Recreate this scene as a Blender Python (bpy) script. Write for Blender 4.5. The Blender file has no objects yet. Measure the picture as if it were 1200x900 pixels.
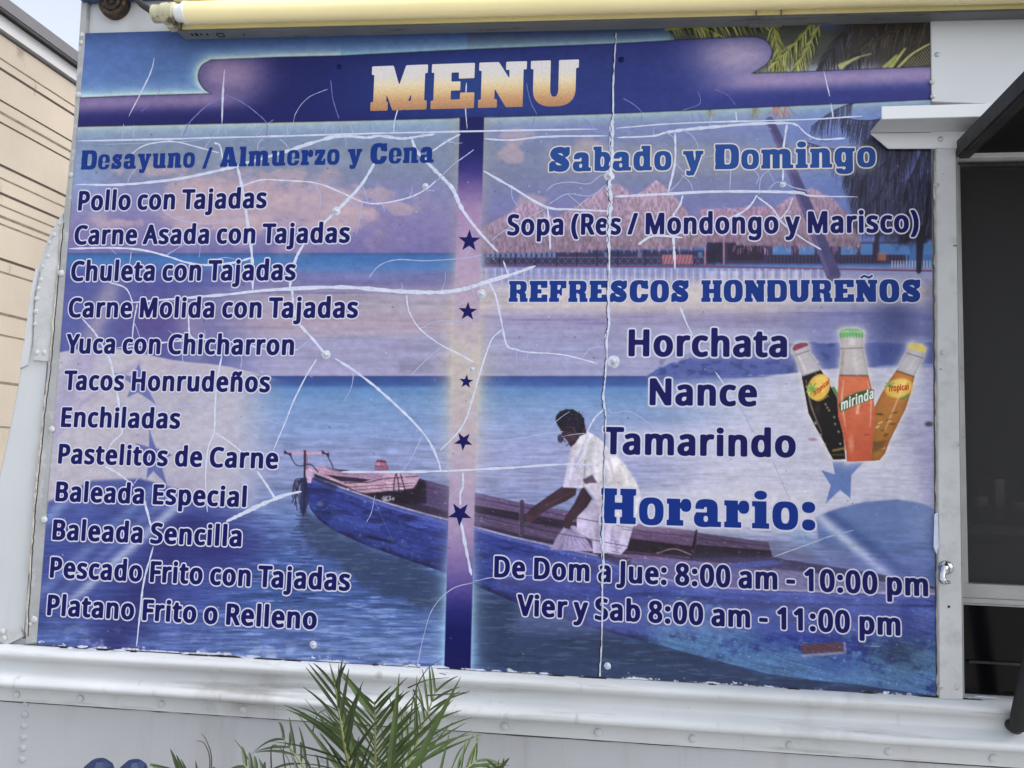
import bpy, bmesh, math, random
import numpy as np
from mathutils import Vector, Matrix
from mathutils.geometry import tessellate_polygon

# ------------------------------------------------------------------ camera, sky, sun, exposure
S = bpy.context.scene
COL = S.collection
CAM = (0.0, -1.5, 1.6)
YAW, PITCH, ROLL = 0.13778255, 0.09058676, -0.02793825
FPX = 1000.0

def _rot():
    y, p, r = YAW, PITCH, ROLL
    cy, sy, cp, sp, cr, sr = math.cos(y), math.sin(y), math.cos(p), math.sin(p), math.cos(r), math.sin(r)
    Rz = np.array([[cy, -sy, 0], [sy, cy, 0], [0, 0, 1]])
    Rx = np.array([[1, 0, 0], [0, cp, -sp], [0, sp, cp]])
    Ry = np.array([[cr, 0, sr], [0, 1, 0], [-sr, 0, cr]])
    return Rz @ Rx @ Ry
ROT = _rot()
cam_data = bpy.data.cameras.new('camera')
cam = bpy.data.objects.new('camera', cam_data)
COL.objects.link(cam)
cam_data.sensor_width = 36.0
cam_data.lens = 36.0 * FPX / 1200.0
cam_data.clip_start = 0.05
cam_data.clip_end = 2000
M3 = Matrix(((ROT[0][0], ROT[0][2], -ROT[0][1]), (ROT[1][0], ROT[1][2], -ROT[1][1]), (ROT[2][0], ROT[2][2], -ROT[2][1])))
cam.matrix_world = Matrix.Translation(CAM) @ M3.to_4x4()
S.camera = cam

SUN_EL, SUN_AZ = math.radians(52), math.radians(100)     # azimuth clockwise from north (+y)
world = bpy.data.worlds.new('World')
S.world = world
world.use_nodes = True
wn, wl = world.node_tree.nodes, world.node_tree.links
wn.clear()
sky = wn.new('ShaderNodeTexSky'); sky.sky_type = 'NISHITA'; sky.sun_disc = False
sky.sun_elevation = SUN_EL; sky.sun_rotation = SUN_AZ; sky.dust_density = 3.0; sky.air_density = 1.0
bw = wn.new('ShaderNodeRGBToBW')
mixw = wn.new('ShaderNodeMixRGB'); mixw.inputs[0].default_value = 0.74    # overcast: most of the blue is veiled
bg = wn.new('ShaderNodeBackground'); bg.inputs[1].default_value = 0.15
wo = wn.new('ShaderNodeOutputWorld')
wl.new(sky.outputs[0], bw.inputs[0]); wl.new(sky.outputs[0], mixw.inputs[1]); wl.new(bw.outputs[0], mixw.inputs[2])
wl.new(mixw.outputs[0], bg.inputs[0]); wl.new(bg.outputs[0], wo.inputs[0])
sun_d = bpy.data.lights.new('sun', 'SUN'); sun_d.energy = 0.55; sun_d.angle = math.radians(40); sun_d.color = (1.0, 0.97, 0.93)
sun = bpy.data.objects.new('sun', sun_d); COL.objects.link(sun)
sd = Vector((math.sin(SUN_AZ) * math.cos(SUN_EL), math.cos(SUN_AZ) * math.cos(SUN_EL), math.sin(SUN_EL)))
sun.rotation_euler = sd.to_track_quat('Z', 'Y').to_euler()
S.view_settings.view_transform = 'Standard'; S.view_settings.look = 'None'
S.view_settings.exposure = 1.6; S.view_settings.gamma = 1.0; S.view_settings.use_curve_mapping = False
K_PRINT = 1.2        # how bright a white print comes out in this light

# ------------------------------------------------------------------ helpers
def ray(px, py):
    return ROT @ np.array([px - 600.0, FPX, 450.0 - py])
def P(px, py, y=0.0):
    """the point of the plane y=const that the photograph shows at a pixel"""
    d = ray(px, py); t = (y - CAM[1]) / d[1]
    return Vector((CAM[0] + t * d[0], y, CAM[2] + t * d[2]))
def PX(px, py, x):
    d = ray(px, py); t = (x - CAM[0]) / d[0]
    return Vector((x, CAM[1] + t * d[1], CAM[2] + t * d[2]))
def proj(p):
    q = ROT.T @ (np.array(p, float).T - np.array(CAM)[:, None])
    return 600 + FPX * q[0] / q[1], 450 - FPX * q[2] / q[1]
def rgb(r, g, b):
    f = lambda c: (c / 255 / 12.92) if c / 255 <= 0.04045 else ((c / 255 + 0.055) / 1.055) ** 2.4
    return (f(r), f(g), f(b), 1.0)

def ink(r, g, b):
    return tuple(c / K_PRINT for c in rgb(r, g, b)[:3]) + (1.0,)

def mat(name, color, rough=0.5, metal=0.0, spec=0.5, noise=None, bump=None, dirt=None):
    """Principled material; noise=(scale, amount) varies the colour, bump=(scale, strength), dirt=(color, scale, threshold, softness)"""
    m = bpy.data.materials.new(name); m.use_nodes = True
    n, l = m.node_tree.nodes, m.node_tree.links
    b = n['Principled BSDF']
    b.inputs['Base Color'].default_value = color; b.inputs['Roughness'].default_value = rough
    b.inputs['Metallic'].default_value = metal; b.inputs['Specular IOR Level'].default_value = spec
    geo = n.new('ShaderNodeNewGeometry')
    src = None
    if noise:
        t = n.new('ShaderNodeTexNoise'); t.inputs['Scale'].default_value = noise[0]; t.inputs['Detail'].default_value = 6
        l.new(geo.outputs['Position'], t.inputs['Vector'])
        r = n.new('ShaderNodeMapRange'); r.inputs[1].default_value = 0.3; r.inputs[2].default_value = 0.7
        r.inputs[3].default_value = 1 - noise[1]; r.inputs[4].default_value = 1 + noise[1] * 0.5
        l.new(t.outputs[0], r.inputs[0])
        mx = n.new('ShaderNodeMixRGB'); mx.blend_type = 'MULTIPLY'; mx.inputs[0].default_value = 1
        mx.inputs[1].default_value = color; l.new(r.outputs[0], mx.inputs[2]); src = mx.outputs[0]
    for d in (dirt or []):
        t = n.new('ShaderNodeTexNoise'); t.inputs['Scale'].default_value = 1.0; t.inputs['Detail'].default_value = 8
        t.inputs['Roughness'].default_value = 0.65
        mp = n.new('ShaderNodeMapping'); sc = d[1] if isinstance(d[1], tuple) else (d[1],) * 3
        mp.inputs['Scale'].default_value = sc; mp.inputs['Location'].default_value = (d[2] * 17.3, d[3] * 31, sc[0] * .37)
        l.new(geo.outputs['Position'], mp.inputs[0]); l.new(mp.outputs[0], t.inputs['Vector'])
        r = n.new('ShaderNodeMapRange'); r.inputs[1].default_value = d[2]; r.inputs[2].default_value = d[2] + d[3]
        r.inputs[4].default_value = d[4] if len(d) > 4 else 1.0
        l.new(t.outputs[0], r.inputs[0])
        mx = n.new('ShaderNodeMixRGB'); mx.inputs[2].default_value = d[0]
        l.new(r.outputs[0], mx.inputs[0])
        if src: l.new(src, mx.inputs[1])
        else: mx.inputs[1].default_value = color
        src = mx.outputs[0]
    if src: l.new(src, b.inputs['Base Color'])
    if bump:
        t = n.new('ShaderNodeTexNoise'); t.inputs['Scale'].default_value = bump[0]; t.inputs['Detail'].default_value = 5
        l.new(geo.outputs['Position'], t.inputs['Vector'])
        bp = n.new('ShaderNodeBump'); bp.inputs['Strength'].default_value = bump[1]; bp.inputs['Distance'].default_value = 0.004
        l.new(t.outputs[0], bp.inputs['Height']); l.new(bp.outputs[0], b.inputs['Normal'])
    return m

def tag(o, label=None, cat=None, group=None, kind=None):
    if label: o['label'] = label
    if cat: o['category'] = cat
    if group: o['group'] = group
    if kind: o['kind'] = kind
    return o
def empty(name, loc, label, cat, group=None):
    o = bpy.data.objects.new(name, None); COL.objects.link(o); o.location = loc
    o.empty_display_size = 0.1
    return tag(o, label, cat, group)
def link(name, me, m, parent=None, smooth=False):
    for mm in (m if isinstance(m, (list, tuple)) else [m]): me.materials.append(mm)
    if smooth:
        me.polygons.foreach_set('use_smooth', [True] * len(me.polygons))
    o = bpy.data.objects.new(name, me); COL.objects.link(o)
    if parent is not None:
        o.parent = parent
        p = parent; loc = Vector((0, 0, 0))
        while p is not None: loc += p.location; p = p.parent
        me.transform(Matrix.Translation(-loc))     # geometry is written in world coordinates
    return o
class MB:
    """collects shapes, then links them as one mesh object"""
    def __init__(s): s.b = bmesh.new()
    def box(s, x0, x1, y0, y1, z0, z1):
        v = [s.b.verts.new((x, y, z)) for x in (x0, x1) for y in (y0, y1) for z in (z0, z1)]
        for f in ((0, 1, 3, 2), (4, 6, 7, 5), (0, 4, 5, 1), (2, 3, 7, 6), (0, 2, 6, 4), (1, 5, 7, 3)):
            s.b.faces.new([v[i] for i in f])
        return s
    def prism(s, pts, y0, y1):
        """polygon of (x, z) extruded from y0 (front) to y1"""
        a = [s.b.verts.new((p[0], y0, p[1])) for p in pts]; c = [s.b.verts.new((p[0], y1, p[1])) for p in pts]
        n = len(pts)
        s.b.faces.new(a); s.b.faces.new(c[::-1])
        for i in range(n): s.b.faces.new((a[i], c[i], c[(i + 1) % n], a[(i + 1) % n]))
        return s
    def tube(s, pts, r, n=12, cap=True):
        pts = [Vector(p) for p in pts]; rs = r if isinstance(r, (list, tuple)) else [r] * len(pts)
        rings = []; up = None
        for i, p in enumerate(pts):
            d = (pts[min(i + 1, len(pts) - 1)] - pts[max(i - 1, 0)]).normalized()
            if up is None: up = d.orthogonal().normalized()
            u = (up - d * up.dot(d)).normalized(); up = u; w = d.cross(u)
            rings.append([s.b.verts.new(p + (u * math.cos(2 * math.pi * k / n) + w * math.sin(2 * math.pi * k / n)) * rs[i]) for k in range(n)])
        for a, c in zip(rings[:-1], rings[1:]):
            for k in range(n): s.b.faces.new((a[k], a[(k + 1) % n], c[(k + 1) % n], c[k]))
        if cap: s.b.faces.new(rings[0][::-1]); s.b.faces.new(rings[-1])
        return s
    def lathe(s, c, axis, prof, n=20):
        """prof = [(radius, height along axis)]"""
        c = Vector(c); d = Vector(axis).normalized(); u = d.orthogonal().normalized(); w = d.cross(u); rings = []
        for r, h in prof:
            if r < 1e-6: rings.append([s.b.verts.new(c + d * h)])
            else: rings.append([s.b.verts.new(c + d * h + (u * math.cos(2 * math.pi * k / n) + w * math.sin(2 * math.pi * k / n)) * r) for k in range(n)])
        for a, e in zip(rings[:-1], rings[1:]):
            for k in range(n):
                k2 = (k + 1) % n
                if len(a) == 1: s.b.faces.new((a[0], e[k2], e[k]))
                elif len(e) == 1: s.b.faces.new((a[k], a[k2], e[0]))
                else: s.b.faces.new((a[k], a[k2], e[k2], e[k]))
        return s
    def obox(s, o, ex, ey, ez):
        o, ex, ey, ez = map(Vector, (o, ex, ey, ez))
        v = [s.b.verts.new(o + ex * i + ey * j + ez * k) for i in (0, 1) for j in (0, 1) for k in (0, 1)]
        for f in ((0, 1, 3, 2), (4, 6, 7, 5), (0, 4, 5, 1), (2, 3, 7, 6), (0, 2, 6, 4), (1, 5, 7, 3)):
            s.b.faces.new([v[i] for i in f])
        return s
    def quad(s, *p):
        s.b.faces.new([s.b.verts.new(q) for q in p]); return s
    def done(s, name, m, parent=None, smooth=False, bevel=0.0, seg=2):
        if bevel:
            bmesh.ops.recalc_face_normals(s.b, faces=s.b.faces[:])
            es = [e for e in s.b.edges if len(e.link_faces) == 2 and e.calc_face_angle(0) > 0.5]
            bmesh.ops.bevel(s.b, geom=es, offset=bevel, segments=seg, affect='EDGES', clamp_overlap=True)
        bmesh.ops.recalc_face_normals(s.b, faces=s.b.faces[:])
        me = bpy.data.meshes.new(name); s.b.to_mesh(me); s.b.free()
        o = link(name, me, m, parent, smooth)
        if smooth: me.set_sharp_from_angle(angle=math.radians(40))
        return o
def spline(pts, n=8):
    p = [np.array(q, float) for q in pts]
    pp = [2 * p[0] - p[1]] + p + [2 * p[-1] - p[-2]]; out = []
    for i in range(1, len(pp) - 2):
        a, b, c, d = pp[i - 1:i + 3]
        for t in np.linspace(0, 1, n, endpoint=False):
            out.append(.5 * (2 * b + (c - a) * t + (2 * a - 5 * b + 4 * c - d) * t * t + (3 * b - a - 3 * c + d) * t ** 3))
    out.append(p[-1]); return out

# outlines of the letters (advance, filled contours, outline contours), per mille of the capital height
GLYPHS = '''
sans	(	494	242,-206 194,-194 158,-162 97,-73 40,43 9,140 -8,220 -21,341 -20,453 -7,573 21,694 65,806 116,899 169,971 198,993 250,1004 335,1005 395,991 412,975 416,955 330,802 274,650 245,505 241,333 261,196 290,92 326,3 407,-137 412,-161 402,-185 371,-201 323,-207	242,-270 174,-256 124,-222 54,-126 -3,-21 -47,100 -72,208 -85,329 -84,465 -68,602 -35,730 16,855 81,963 130,1024 174,1053 246,1068 335,1069 399,1059 439,1040 467,1011 480,971 473,919 395,788 350,678 318,545 305,425 310,296 338,156 386,27 469,-117 477,-169 455,-224 411,-256 335,-271
sans	)	494	45,-206 -12,-189 -25,-173 -27,-153 54,-13 105,120 142,292 147,449 126,594 91,718 34,847 -24,939 -28,963 -16,986 13,999 133,1005 185,995 218,971 286,875 346,750 379,642 399,533 408,429 404,296 383,164 359,76 315,-29 262,-117 217,-175 185,-198 133,-207	45,-270 -12,-260 -52,-240 -80,-209 -93,-169 -86,-121 -7,11 41,132 74,276 83,417 69,545 37,674 -15,798 -84,915 -93,967 -74,1019 -32,1052 45,1068 133,1069 205,1056 253,1028 322,939 379,839 431,702 454,602 472,449 472,341 459,216 427,76 375,-53 310,-161 259,-226 213,-256 137,-271
sans	-	523	54,293 5,305 -11,317 -19,333 -19,438 -7,458 13,470 74,480 351,479 407,468 434,442 435,333 423,313 403,301 343,291	54,229 -35,253 -63,278 -81,313 -82,454 -63,493 -31,520 70,543 355,543 435,526 487,481 501,438 499,321 479,278 447,251 347,227
sans	/	587	15,-2 -21,5 -44,18 -54,38 -52,66 284,966 312,992 360,1003 453,1003 509,992 532,970 530,930 196,34 178,14 147,1 103,-4	15,-66 -49,-54 -93,-26 -117,18 -117,74 223,990 257,1034 312,1060 445,1068 537,1050 569,1029 591,998 595,922 256,10 228,-30 184,-55 111,-68
sans	0	845	334,-15 246,1 174,33 117,77 69,138 32,214 5,318 -9,443 -9,559 1,664 24,772 53,844 93,905 149,957 210,989 282,1009 370,1019 471,1005 551,974 605,937 664,869 704,788 732,684 746,563 746,439 736,334 713,230 676,146 633,86 571,36 503,4 402,-16|352,170 378,169 402,178 442,226 468,302 485,427 484,583 463,720 445,768 423,804 398,825 370,834 346,830 322,816 284,756 258,648 248,527 253,399 274,274 310,198 330,179	334,-79 226,-60 145,-25 73,29 15,102 -25,182 -57,294 -73,431 -73,567 -61,692 -40,788 -3,877 48,953 105,1005 186,1049 262,1070 370,1083 491,1066 567,1038 644,989 712,913 761,820 793,712 810,575 810,431 798,306 772,202 730,110 680,40 611,-15 535,-53 406,-79|358,250 378,252 396,286 420,447 411,652 390,732 366,754 347,736 330,680 312,507 325,347 341,278
sans	1	845	350,-2 297,12 282,26 276,46 273,676 257,682 221,660 189,654 129,660 105,677 60,733 48,769 53,785 72,805 306,986 366,1003 446,1003 506,988 521,974 528,954 528,46 514,18 486,3 438,-4	350,-66 261,-42 233,-17 214,22 208,572 193,587 105,601 64,625 -6,717 -17,777 -6,813 24,849 269,1039 338,1063 446,1067 506,1058 546,1039 576,1010 591,970 592,34 570,-18 522,-52 446,-67
sans	8	845	322,-15 222,1 121,41 49,100 8,170 -9,258 -7,314 7,371 49,440 137,523 133,535 68,604 40,652 25,700 20,768 29,824 53,877 103,933 141,961 198,987 266,1006 326,1015 418,1014 519,995 603,957 655,914 696,852 713,784 713,720 705,680 668,612 592,539 588,527 659,465 712,404 738,342 745,258 736,202 708,138 680,100 627,53 567,21 495,-3 402,-16|323,166 398,164 439,178 473,214 488,262 483,310 457,355 418,387 358,416 330,407 282,368 261,338 249,298 249,254 262,214 290,181|369,632 399,644 434,676 451,708 457,752 450,788 431,816 402,832 362,838 326,830 298,810 282,780 276,744 285,704 302,676 330,651	322,-79 194,-58 89,-15 7,49 -47,134 -72,226 -69,342 -40,423 34,531 -33,660 -44,780 -33,844 -3,909 39,961 97,1010 161,1042 238,1066 322,1079 418,1078 535,1057 635,1013 701,961 753,885 776,808 776,696 753,628 695,531 759,451 792,387 808,318 809,246 797,178 760,98 720,47 663,0 591,-39 519,-63 406,-80|342,230 394,231 420,262 411,306 366,340 334,327 315,290 318,252|359,716 378,717 389,736 388,756 374,769 358,768 345,752
sans	:	453	155,-20 95,-5 43,32 22,84 25,153 55,198 107,229 171,239 235,229 283,205 312,173 325,121 320,68 301,32 263,1 215,-16|163,530 103,542 53,574 25,618 21,675 32,723 63,759 115,784 175,793 239,781 287,753 318,711 325,655 314,602 283,566 227,538	155,-84 71,-65 -6,-11 -42,68 -39,165 1,237 75,286 163,303 247,293 316,261 364,213 388,144 385,60 358,0 308,-48 243,-75|167,466 79,482 9,526 -35,594 -44,675 -30,743 14,804 83,841 175,856 263,841 333,799 380,731 390,655 372,574 328,518 255,479
sans	A	931	2,-2 -34,5 -57,18 -67,38 -65,66 287,970 315,996 363,1007 456,1007 512,994 538,966 609,785 886,70 890,50 887,30 861,8 813,-3 717,-4 664,6 644,18 628,38 544,252 530,275 508,281 307,281 291,277 279,263 195,46 179,21 155,6 114,-2|376,476 436,474 455,484 455,500 416,592 408,592 400,583 368,500 367,484	2,-66 -62,-54 -106,-26 -130,18 -130,74 229,998 263,1040 319,1064 444,1072 537,1054 568,1034 592,1002 669,809 947,90 955,42 946,2 911,-38 857,-60 729,-68 640,-54 600,-30 574,2 488,207 464,216 355,217 323,196 251,14 215,-34 139,-63
sans	B	945	127,-2 72,14 58,30 53,50 53,942 60,974 87,994 139,1003 436,1003 589,982 653,962 709,934 775,869 798,817 806,777 807,693 795,645 768,592 718,540 714,528 794,456 815,424 832,379 839,331 838,255 826,203 802,151 763,102 714,62 645,29 581,10 476,-4|328,183 480,186 512,195 534,211 558,247 570,299 565,351 541,396 512,414 472,425 340,426 321,420 314,400 314,207 318,191|328,616 464,615 513,632 533,661 542,701 540,749 524,785 500,802 452,814 340,815 321,809 314,789 314,640 318,624	127,-66 71,-57 31,-36 2,-5 -11,34 -12,950 2,1005 43,1044 103,1063 420,1068 613,1042 741,990 826,910 854,853 870,793 868,661 818,540 882,432 903,351 899,223 858,118 822,69 769,22 689,-23 621,-46 476,-68|398,247 460,249 490,263 505,307 492,347 452,361 404,361 385,351 379,271|398,681 464,686 477,709 470,737 440,750 388,744 379,705
sans	C	922	454,-15 334,5 225,49 141,113 83,186 36,290 12,403 7,543 24,660 60,760 107,836 173,905 261,962 362,998 466,1015 583,1014 707,994 807,958 841,929 840,897 796,808 763,787 715,782 579,822 498,826 445,816 398,793 341,740 317,700 297,652 276,551 277,443 289,371 315,298 349,246 390,208 446,182 518,172 595,178 715,204 771,199 795,186 808,166 808,61 799,45 779,31 699,4 554,-16	454,-79 313,-56 201,-12 101,61 34,142 -16,242 -50,371 -58,547 -41,668 0,784 56,877 129,953 229,1018 338,1058 462,1078 587,1078 727,1055 848,1010 900,957 907,893 855,780 811,738 747,719 675,723 542,762 478,758 430,736 384,688 356,624 340,535 344,427 382,311 418,269 454,247 538,237 731,269 787,262 831,240 857,214 872,178 871,45 835,-11 751,-49 607,-76
sans	D	1048	127,-2 72,14 58,30 53,50 53,942 60,974 87,994 139,1003 452,1003 545,991 613,974 677,950 750,910 819,849 867,785 907,701 927,616 932,452 926,396 902,299 850,199 798,137 733,86 665,50 585,22 416,-4|328,187 428,186 484,198 533,217 573,246 610,287 633,327 653,388 666,472 667,528 658,600 641,665 617,713 585,753 541,785 488,806 440,815 340,815 324,811 315,797 314,211 318,195	127,-66 71,-57 31,-36 2,-5 -11,34 -12,950 3,1006 46,1046 107,1064 440,1068 625,1038 769,974 846,915 908,841 956,753 988,649 996,572 991,388 967,287 920,187 870,118 806,58 737,13 637,-30 420,-68|398,251 484,267 546,311 582,375 602,484 593,592 563,677 508,728 436,750 392,747 378,721 378,283 384,260
sans	E	824	127,-2 72,14 58,30 53,50 53,942 59,972 87,994 147,1004 617,1004 685,990 706,970 711,942 709,857 701,841 685,829 621,815 336,815 316,801 314,640 321,620 340,614 597,614 653,604 673,592 685,572 687,488 677,452 637,431 589,426 340,426 321,420 314,400 314,211 320,192 336,185 617,185 681,173 701,159 710,139 711,50 705,28 677,6 621,-4	127,-66 71,-57 33,-38 3,-6 -10,30 -12,946 1,1002 55,1050 139,1067 617,1068 717,1046 756,1014 775,966 774,845 745,793 701,765 637,753 400,749 382,737 378,713 384,690 400,680 613,677 673,666 712,645 737,616 750,580 743,436 713,396 661,371 396,359 379,339 378,283 385,259 404,250 633,248 693,237 733,217 761,187 774,151 775,38 763,-2 713,-49 633,-67
sans	F	776	127,-2 72,14 58,30 53,50 53,942 59,972 87,994 147,1004 617,1004 685,990 706,970 711,942 709,857 701,841 685,829 621,815 336,815 320,808 314,789 314,604 320,585 340,578 597,578 657,567 677,552 686,532 687,440 681,418 653,395 609,387 340,385 321,379 314,359 314,58 309,30 292,12 263,1 219,-4	127,-66 71,-57 33,-38 3,-6 -10,30 -12,946 1,1002 55,1050 139,1067 617,1068 717,1046 753,1017 774,970 774,849 749,797 709,769 657,755 396,748 379,729 378,677 384,654 400,644 613,641 673,630 713,608 737,580 750,544 751,428 739,388 707,351 657,330 389,315 378,287 377,34 361,-10 332,-39 288,-59
sans	H	1062	127,-2 72,14 58,30 53,50 53,942 63,978 83,992 107,999 215,1004 276,995 306,974 314,946 314,640 324,618 613,614 632,620 639,636 639,946 646,974 673,994 729,1004 822,1003 858,997 882,985 897,966 900,942 900,58 890,22 870,8 846,1 737,-4 677,5 646,26 639,54 639,400 632,420 613,426 340,426 321,420 314,404 314,58 309,30 292,12 263,1 219,-4	127,-66 71,-57 31,-36 2,-5 -11,34 -12,950 8,1014 59,1052 135,1067 239,1066 328,1042 358,1014 376,974 382,693 408,679 541,679 563,685 573,701 576,966 585,998 609,1030 661,1058 741,1068 866,1060 922,1036 954,998 964,950 964,50 944,-14 894,-52 818,-67 693,-64 621,-39 592,-10 576,30 570,347 545,361 408,361 388,354 379,335 378,42 361,-10 332,-39 288,-59
sans	J	459	-42,-247 -115,-233 -162,-207 -172,-182 -172,-98 -159,-70 -127,-54 -90,-50 -18,-59 6,-55 28,-34 42,6 48,75 50,962 67,986 102,999 207,1004 259,998 295,978 305,946 305,14 296,-46 280,-94 259,-130 227,-168 191,-197 138,-223 94,-237 18,-248	-42,-311 -143,-291 -211,-251 -235,-203 -237,-102 -225,-50 -187,-10 -123,11 -38,12 -21,34 -13,978 14,1026 70,1058 155,1068 279,1059 343,1022 369,962 363,-46 316,-162 231,-248 122,-296 26,-312
sans	M	1276	127,-2 72,14 58,30 53,50 53,942 56,966 67,982 91,995 131,1003 272,1004 328,997 360,978 392,906 564,448 573,428 585,421 599,440 792,946 810,978 842,997 898,1004 1038,1003 1079,995 1103,982 1115,962 1117,934 1117,58 1114,34 1103,18 1059,0 950,-4 894,5 863,26 856,54 855,375 853,396 846,401 830,377 710,62 689,22 661,5 613,-4 541,-3 488,8 468,21 456,39 332,369 316,394 309,388 306,367 306,58 301,30 284,12 255,1 211,-4	127,-66 71,-57 31,-36 2,-5 -11,34 -11,954 -5,990 15,1022 67,1055 147,1068 296,1066 352,1056 392,1036 429,990 565,631 585,610 601,628 737,982 777,1036 818,1056 874,1066 1014,1068 1095,1058 1147,1030 1175,990 1181,946 1181,46 1175,10 1155,-22 1115,-51 1067,-63 902,-62 830,-33 781,39 737,-22 697,-51 621,-67 545,-68 448,-44 380,29 340,-26 296,-54 223,-67
sans	N	1087	127,-2 72,14 58,30 53,50 53,942 63,978 95,997 151,1004 259,1002 296,995 320,982 644,484 665,464 673,471 675,488 675,942 680,970 709,994 761,1003 850,1003 886,997 910,985 925,966 928,942 928,58 918,22 886,3 830,-4 721,-2 685,5 660,18 628,58 334,516 316,532 308,525 306,508 303,34 287,14 255,1 211,-4	127,-66 71,-57 31,-36 2,-5 -11,34 -12,950 -7,986 10,1017 59,1052 131,1067 255,1067 340,1046 382,1010 577,708 601,691 610,717 612,970 641,1026 689,1055 773,1068 894,1060 953,1034 982,998 992,950 992,50 987,14 970,-17 922,-52 850,-67 725,-67 641,-47 594,-6 404,288 380,305 370,279 369,34 353,-10 324,-39 280,-59
sans	P	887	127,-2 72,14 58,30 53,50 53,942 59,972 87,994 135,1003 408,1004 549,983 601,966 657,938 693,911 735,865 762,817 779,765 787,689 782,632 770,580 745,527 718,488 677,448 585,395 488,367 321,347 314,327 314,54 308,28 288,10 259,1|328,544 384,543 444,555 477,572 504,604 521,673 517,717 501,765 468,797 400,815 336,815 318,805 314,568 318,552	127,-66 71,-57 33,-38 3,-6 -10,30 -12,946 -2,998 23,1030 55,1050 151,1068 420,1067 557,1047 641,1019 709,982 761,935 802,881 830,821 846,761 851,677 842,596 818,528 763,440 677,369 573,322 387,283 378,259 377,30 344,-30 267,-62|395,612 436,626 454,669 446,725 408,749 388,744 378,721 379,632
sans	R	909	127,-2 72,14 58,30 53,50 53,942 59,972 87,994 135,1003 420,1004 561,982 665,938 723,889 758,837 779,773 787,689 775,608 750,552 693,486 633,443 627,424 843,66 850,46 846,28 818,6 761,-4 653,-3 617,3 593,15 568,42 382,359 364,375 340,377 321,371 314,355 314,54 308,28 288,10 259,1|328,564 400,562 440,568 472,581 499,608 516,653 521,705 506,765 476,797 452,807 404,815 336,815 318,805 314,588 318,572	127,-66 71,-57 33,-38 3,-6 -10,30 -12,946 -2,998 23,1030 55,1050 151,1068 436,1066 569,1046 657,1015 728,974 778,926 818,861 842,793 852,689 835,584 798,508 723,424 718,404 906,86 916,42 906,2 872,-38 818,-60 673,-68 585,-54 525,-10 412,180 388,200 378,175 376,26 348,-26 280,-60|400,628 436,639 454,677 448,729 412,750 388,744 378,721 379,649
sans	S	815	256,-15 104,8 52,24 11,45 -6,77 -6,170 -1,192 28,214 72,221 248,177 337,172 381,178 417,193 444,222 457,266 453,310 438,342 405,371 361,395 172,474 104,519 67,555 27,620 10,676 6,768 19,828 47,881 92,929 164,974 244,1002 325,1015 433,1015 525,1001 626,973 678,948 695,921 666,828 645,800 617,788 574,784 417,825 334,824 305,812 281,788 271,760 268,724 281,680 313,646 369,615 562,532 618,495 671,443 703,387 716,338 719,266 703,186 680,138 640,90 594,53 538,25 465,1 397,-11 345,-17	256,-79 116,-60 28,-36 -33,-3 -66,45 -68,198 -48,238 -13,267 28,280 88,284 248,242 333,236 374,246 390,278 365,319 132,423 60,471 9,523 -33,595 -54,664 -58,776 -45,840 -9,913 44,974 116,1022 208,1059 317,1078 429,1079 638,1038 722,996 758,941 751,873 723,796 698,760 650,731 582,720 421,759 365,762 343,752 335,728 345,706 369,687 626,569 722,483 763,411 780,351 784,258 768,174 738,110 696,53 642,8 578,-28 445,-68 349,-81
sans	T	824	304,-2 252,12 237,26 230,46 228,801 208,815 27,816 -34,829 -49,842 -58,861 -56,966 -45,982 -25,994 35,1004 677,1004 742,994 766,978 775,954 775,861 758,834 734,822 690,816 509,815 489,801 485,38 469,15 440,2 392,-4	304,-66 212,-39 182,-10 167,26 163,733 139,750 -33,760 -90,789 -122,849 -116,994 -65,1046 27,1067 673,1068 770,1052 814,1022 837,978 839,853 823,809 796,781 758,763 577,750 552,729 551,50 543,6 513,-33 469,-57 396,-68
sans	V	881	331,-2 276,14 250,50 -60,918 -68,950 -63,974 -34,995 26,1004 143,999 167,990 187,974 209,926 371,462 388,444 400,460 584,974 612,994 661,1003 757,1003 813,992 838,970 840,938 518,38 500,15 468,1 424,-4	331,-66 243,-42 215,-18 193,18 -123,901 -132,950 -124,998 -78,1046 2,1066 118,1066 211,1039 255,986 367,669 388,647 404,669 516,985 548,1030 592,1055 665,1067 765,1067 841,1050 873,1030 898,998 904,926 577,10 548,-30 500,-57 428,-68
sans	Y	837	307,-2 255,12 240,26 234,42 229,392 -61,930 -67,950 -65,970 -38,994 14,1003 122,1003 159,997 182,986 199,966 351,681 363,670 383,688 520,946 548,985 576,998 624,1004 717,1003 769,992 794,970 794,938 497,388 494,54 489,30 472,12 444,1 400,-4	307,-66 223,-44 175,10 165,371 -123,910 -132,954 -124,998 -92,1038 -38,1060 102,1068 191,1054 245,1014 345,829 367,813 384,829 480,1006 524,1046 632,1068 721,1067 797,1050 851,1002 861,934 563,375 558,46 550,6 520,-33 476,-57 404,-68
sans	a	830	242,-15 178,-4 117,16 75,41 37,77 8,122 -9,174 -13,250 -4,302 32,371 97,427 158,456 222,476 322,492 421,499 433,515 428,555 408,591 374,605 310,600 198,561 166,559 126,567 106,579 96,595 68,664 66,692 89,717 162,748 294,781 407,785 487,773 543,756 596,728 636,692 665,648 682,595 690,539 687,33 660,7 611,-4 523,-1 463,19 370,-8 302,-17|286,166 346,169 397,202 414,226 427,262 433,302 426,322 407,329 338,323 298,312 273,294 255,262 250,222 262,183	242,-79 126,-56 37,-11 -29,57 -68,142 -77,258 -59,338 -12,419 83,503 43,555 9,636 0,676 4,712 25,748 57,773 142,810 226,833 395,850 555,821 627,785 680,741 717,688 745,616 754,543 749,13 716,-34 656,-61 563,-69 459,-55 318,-79
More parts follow.
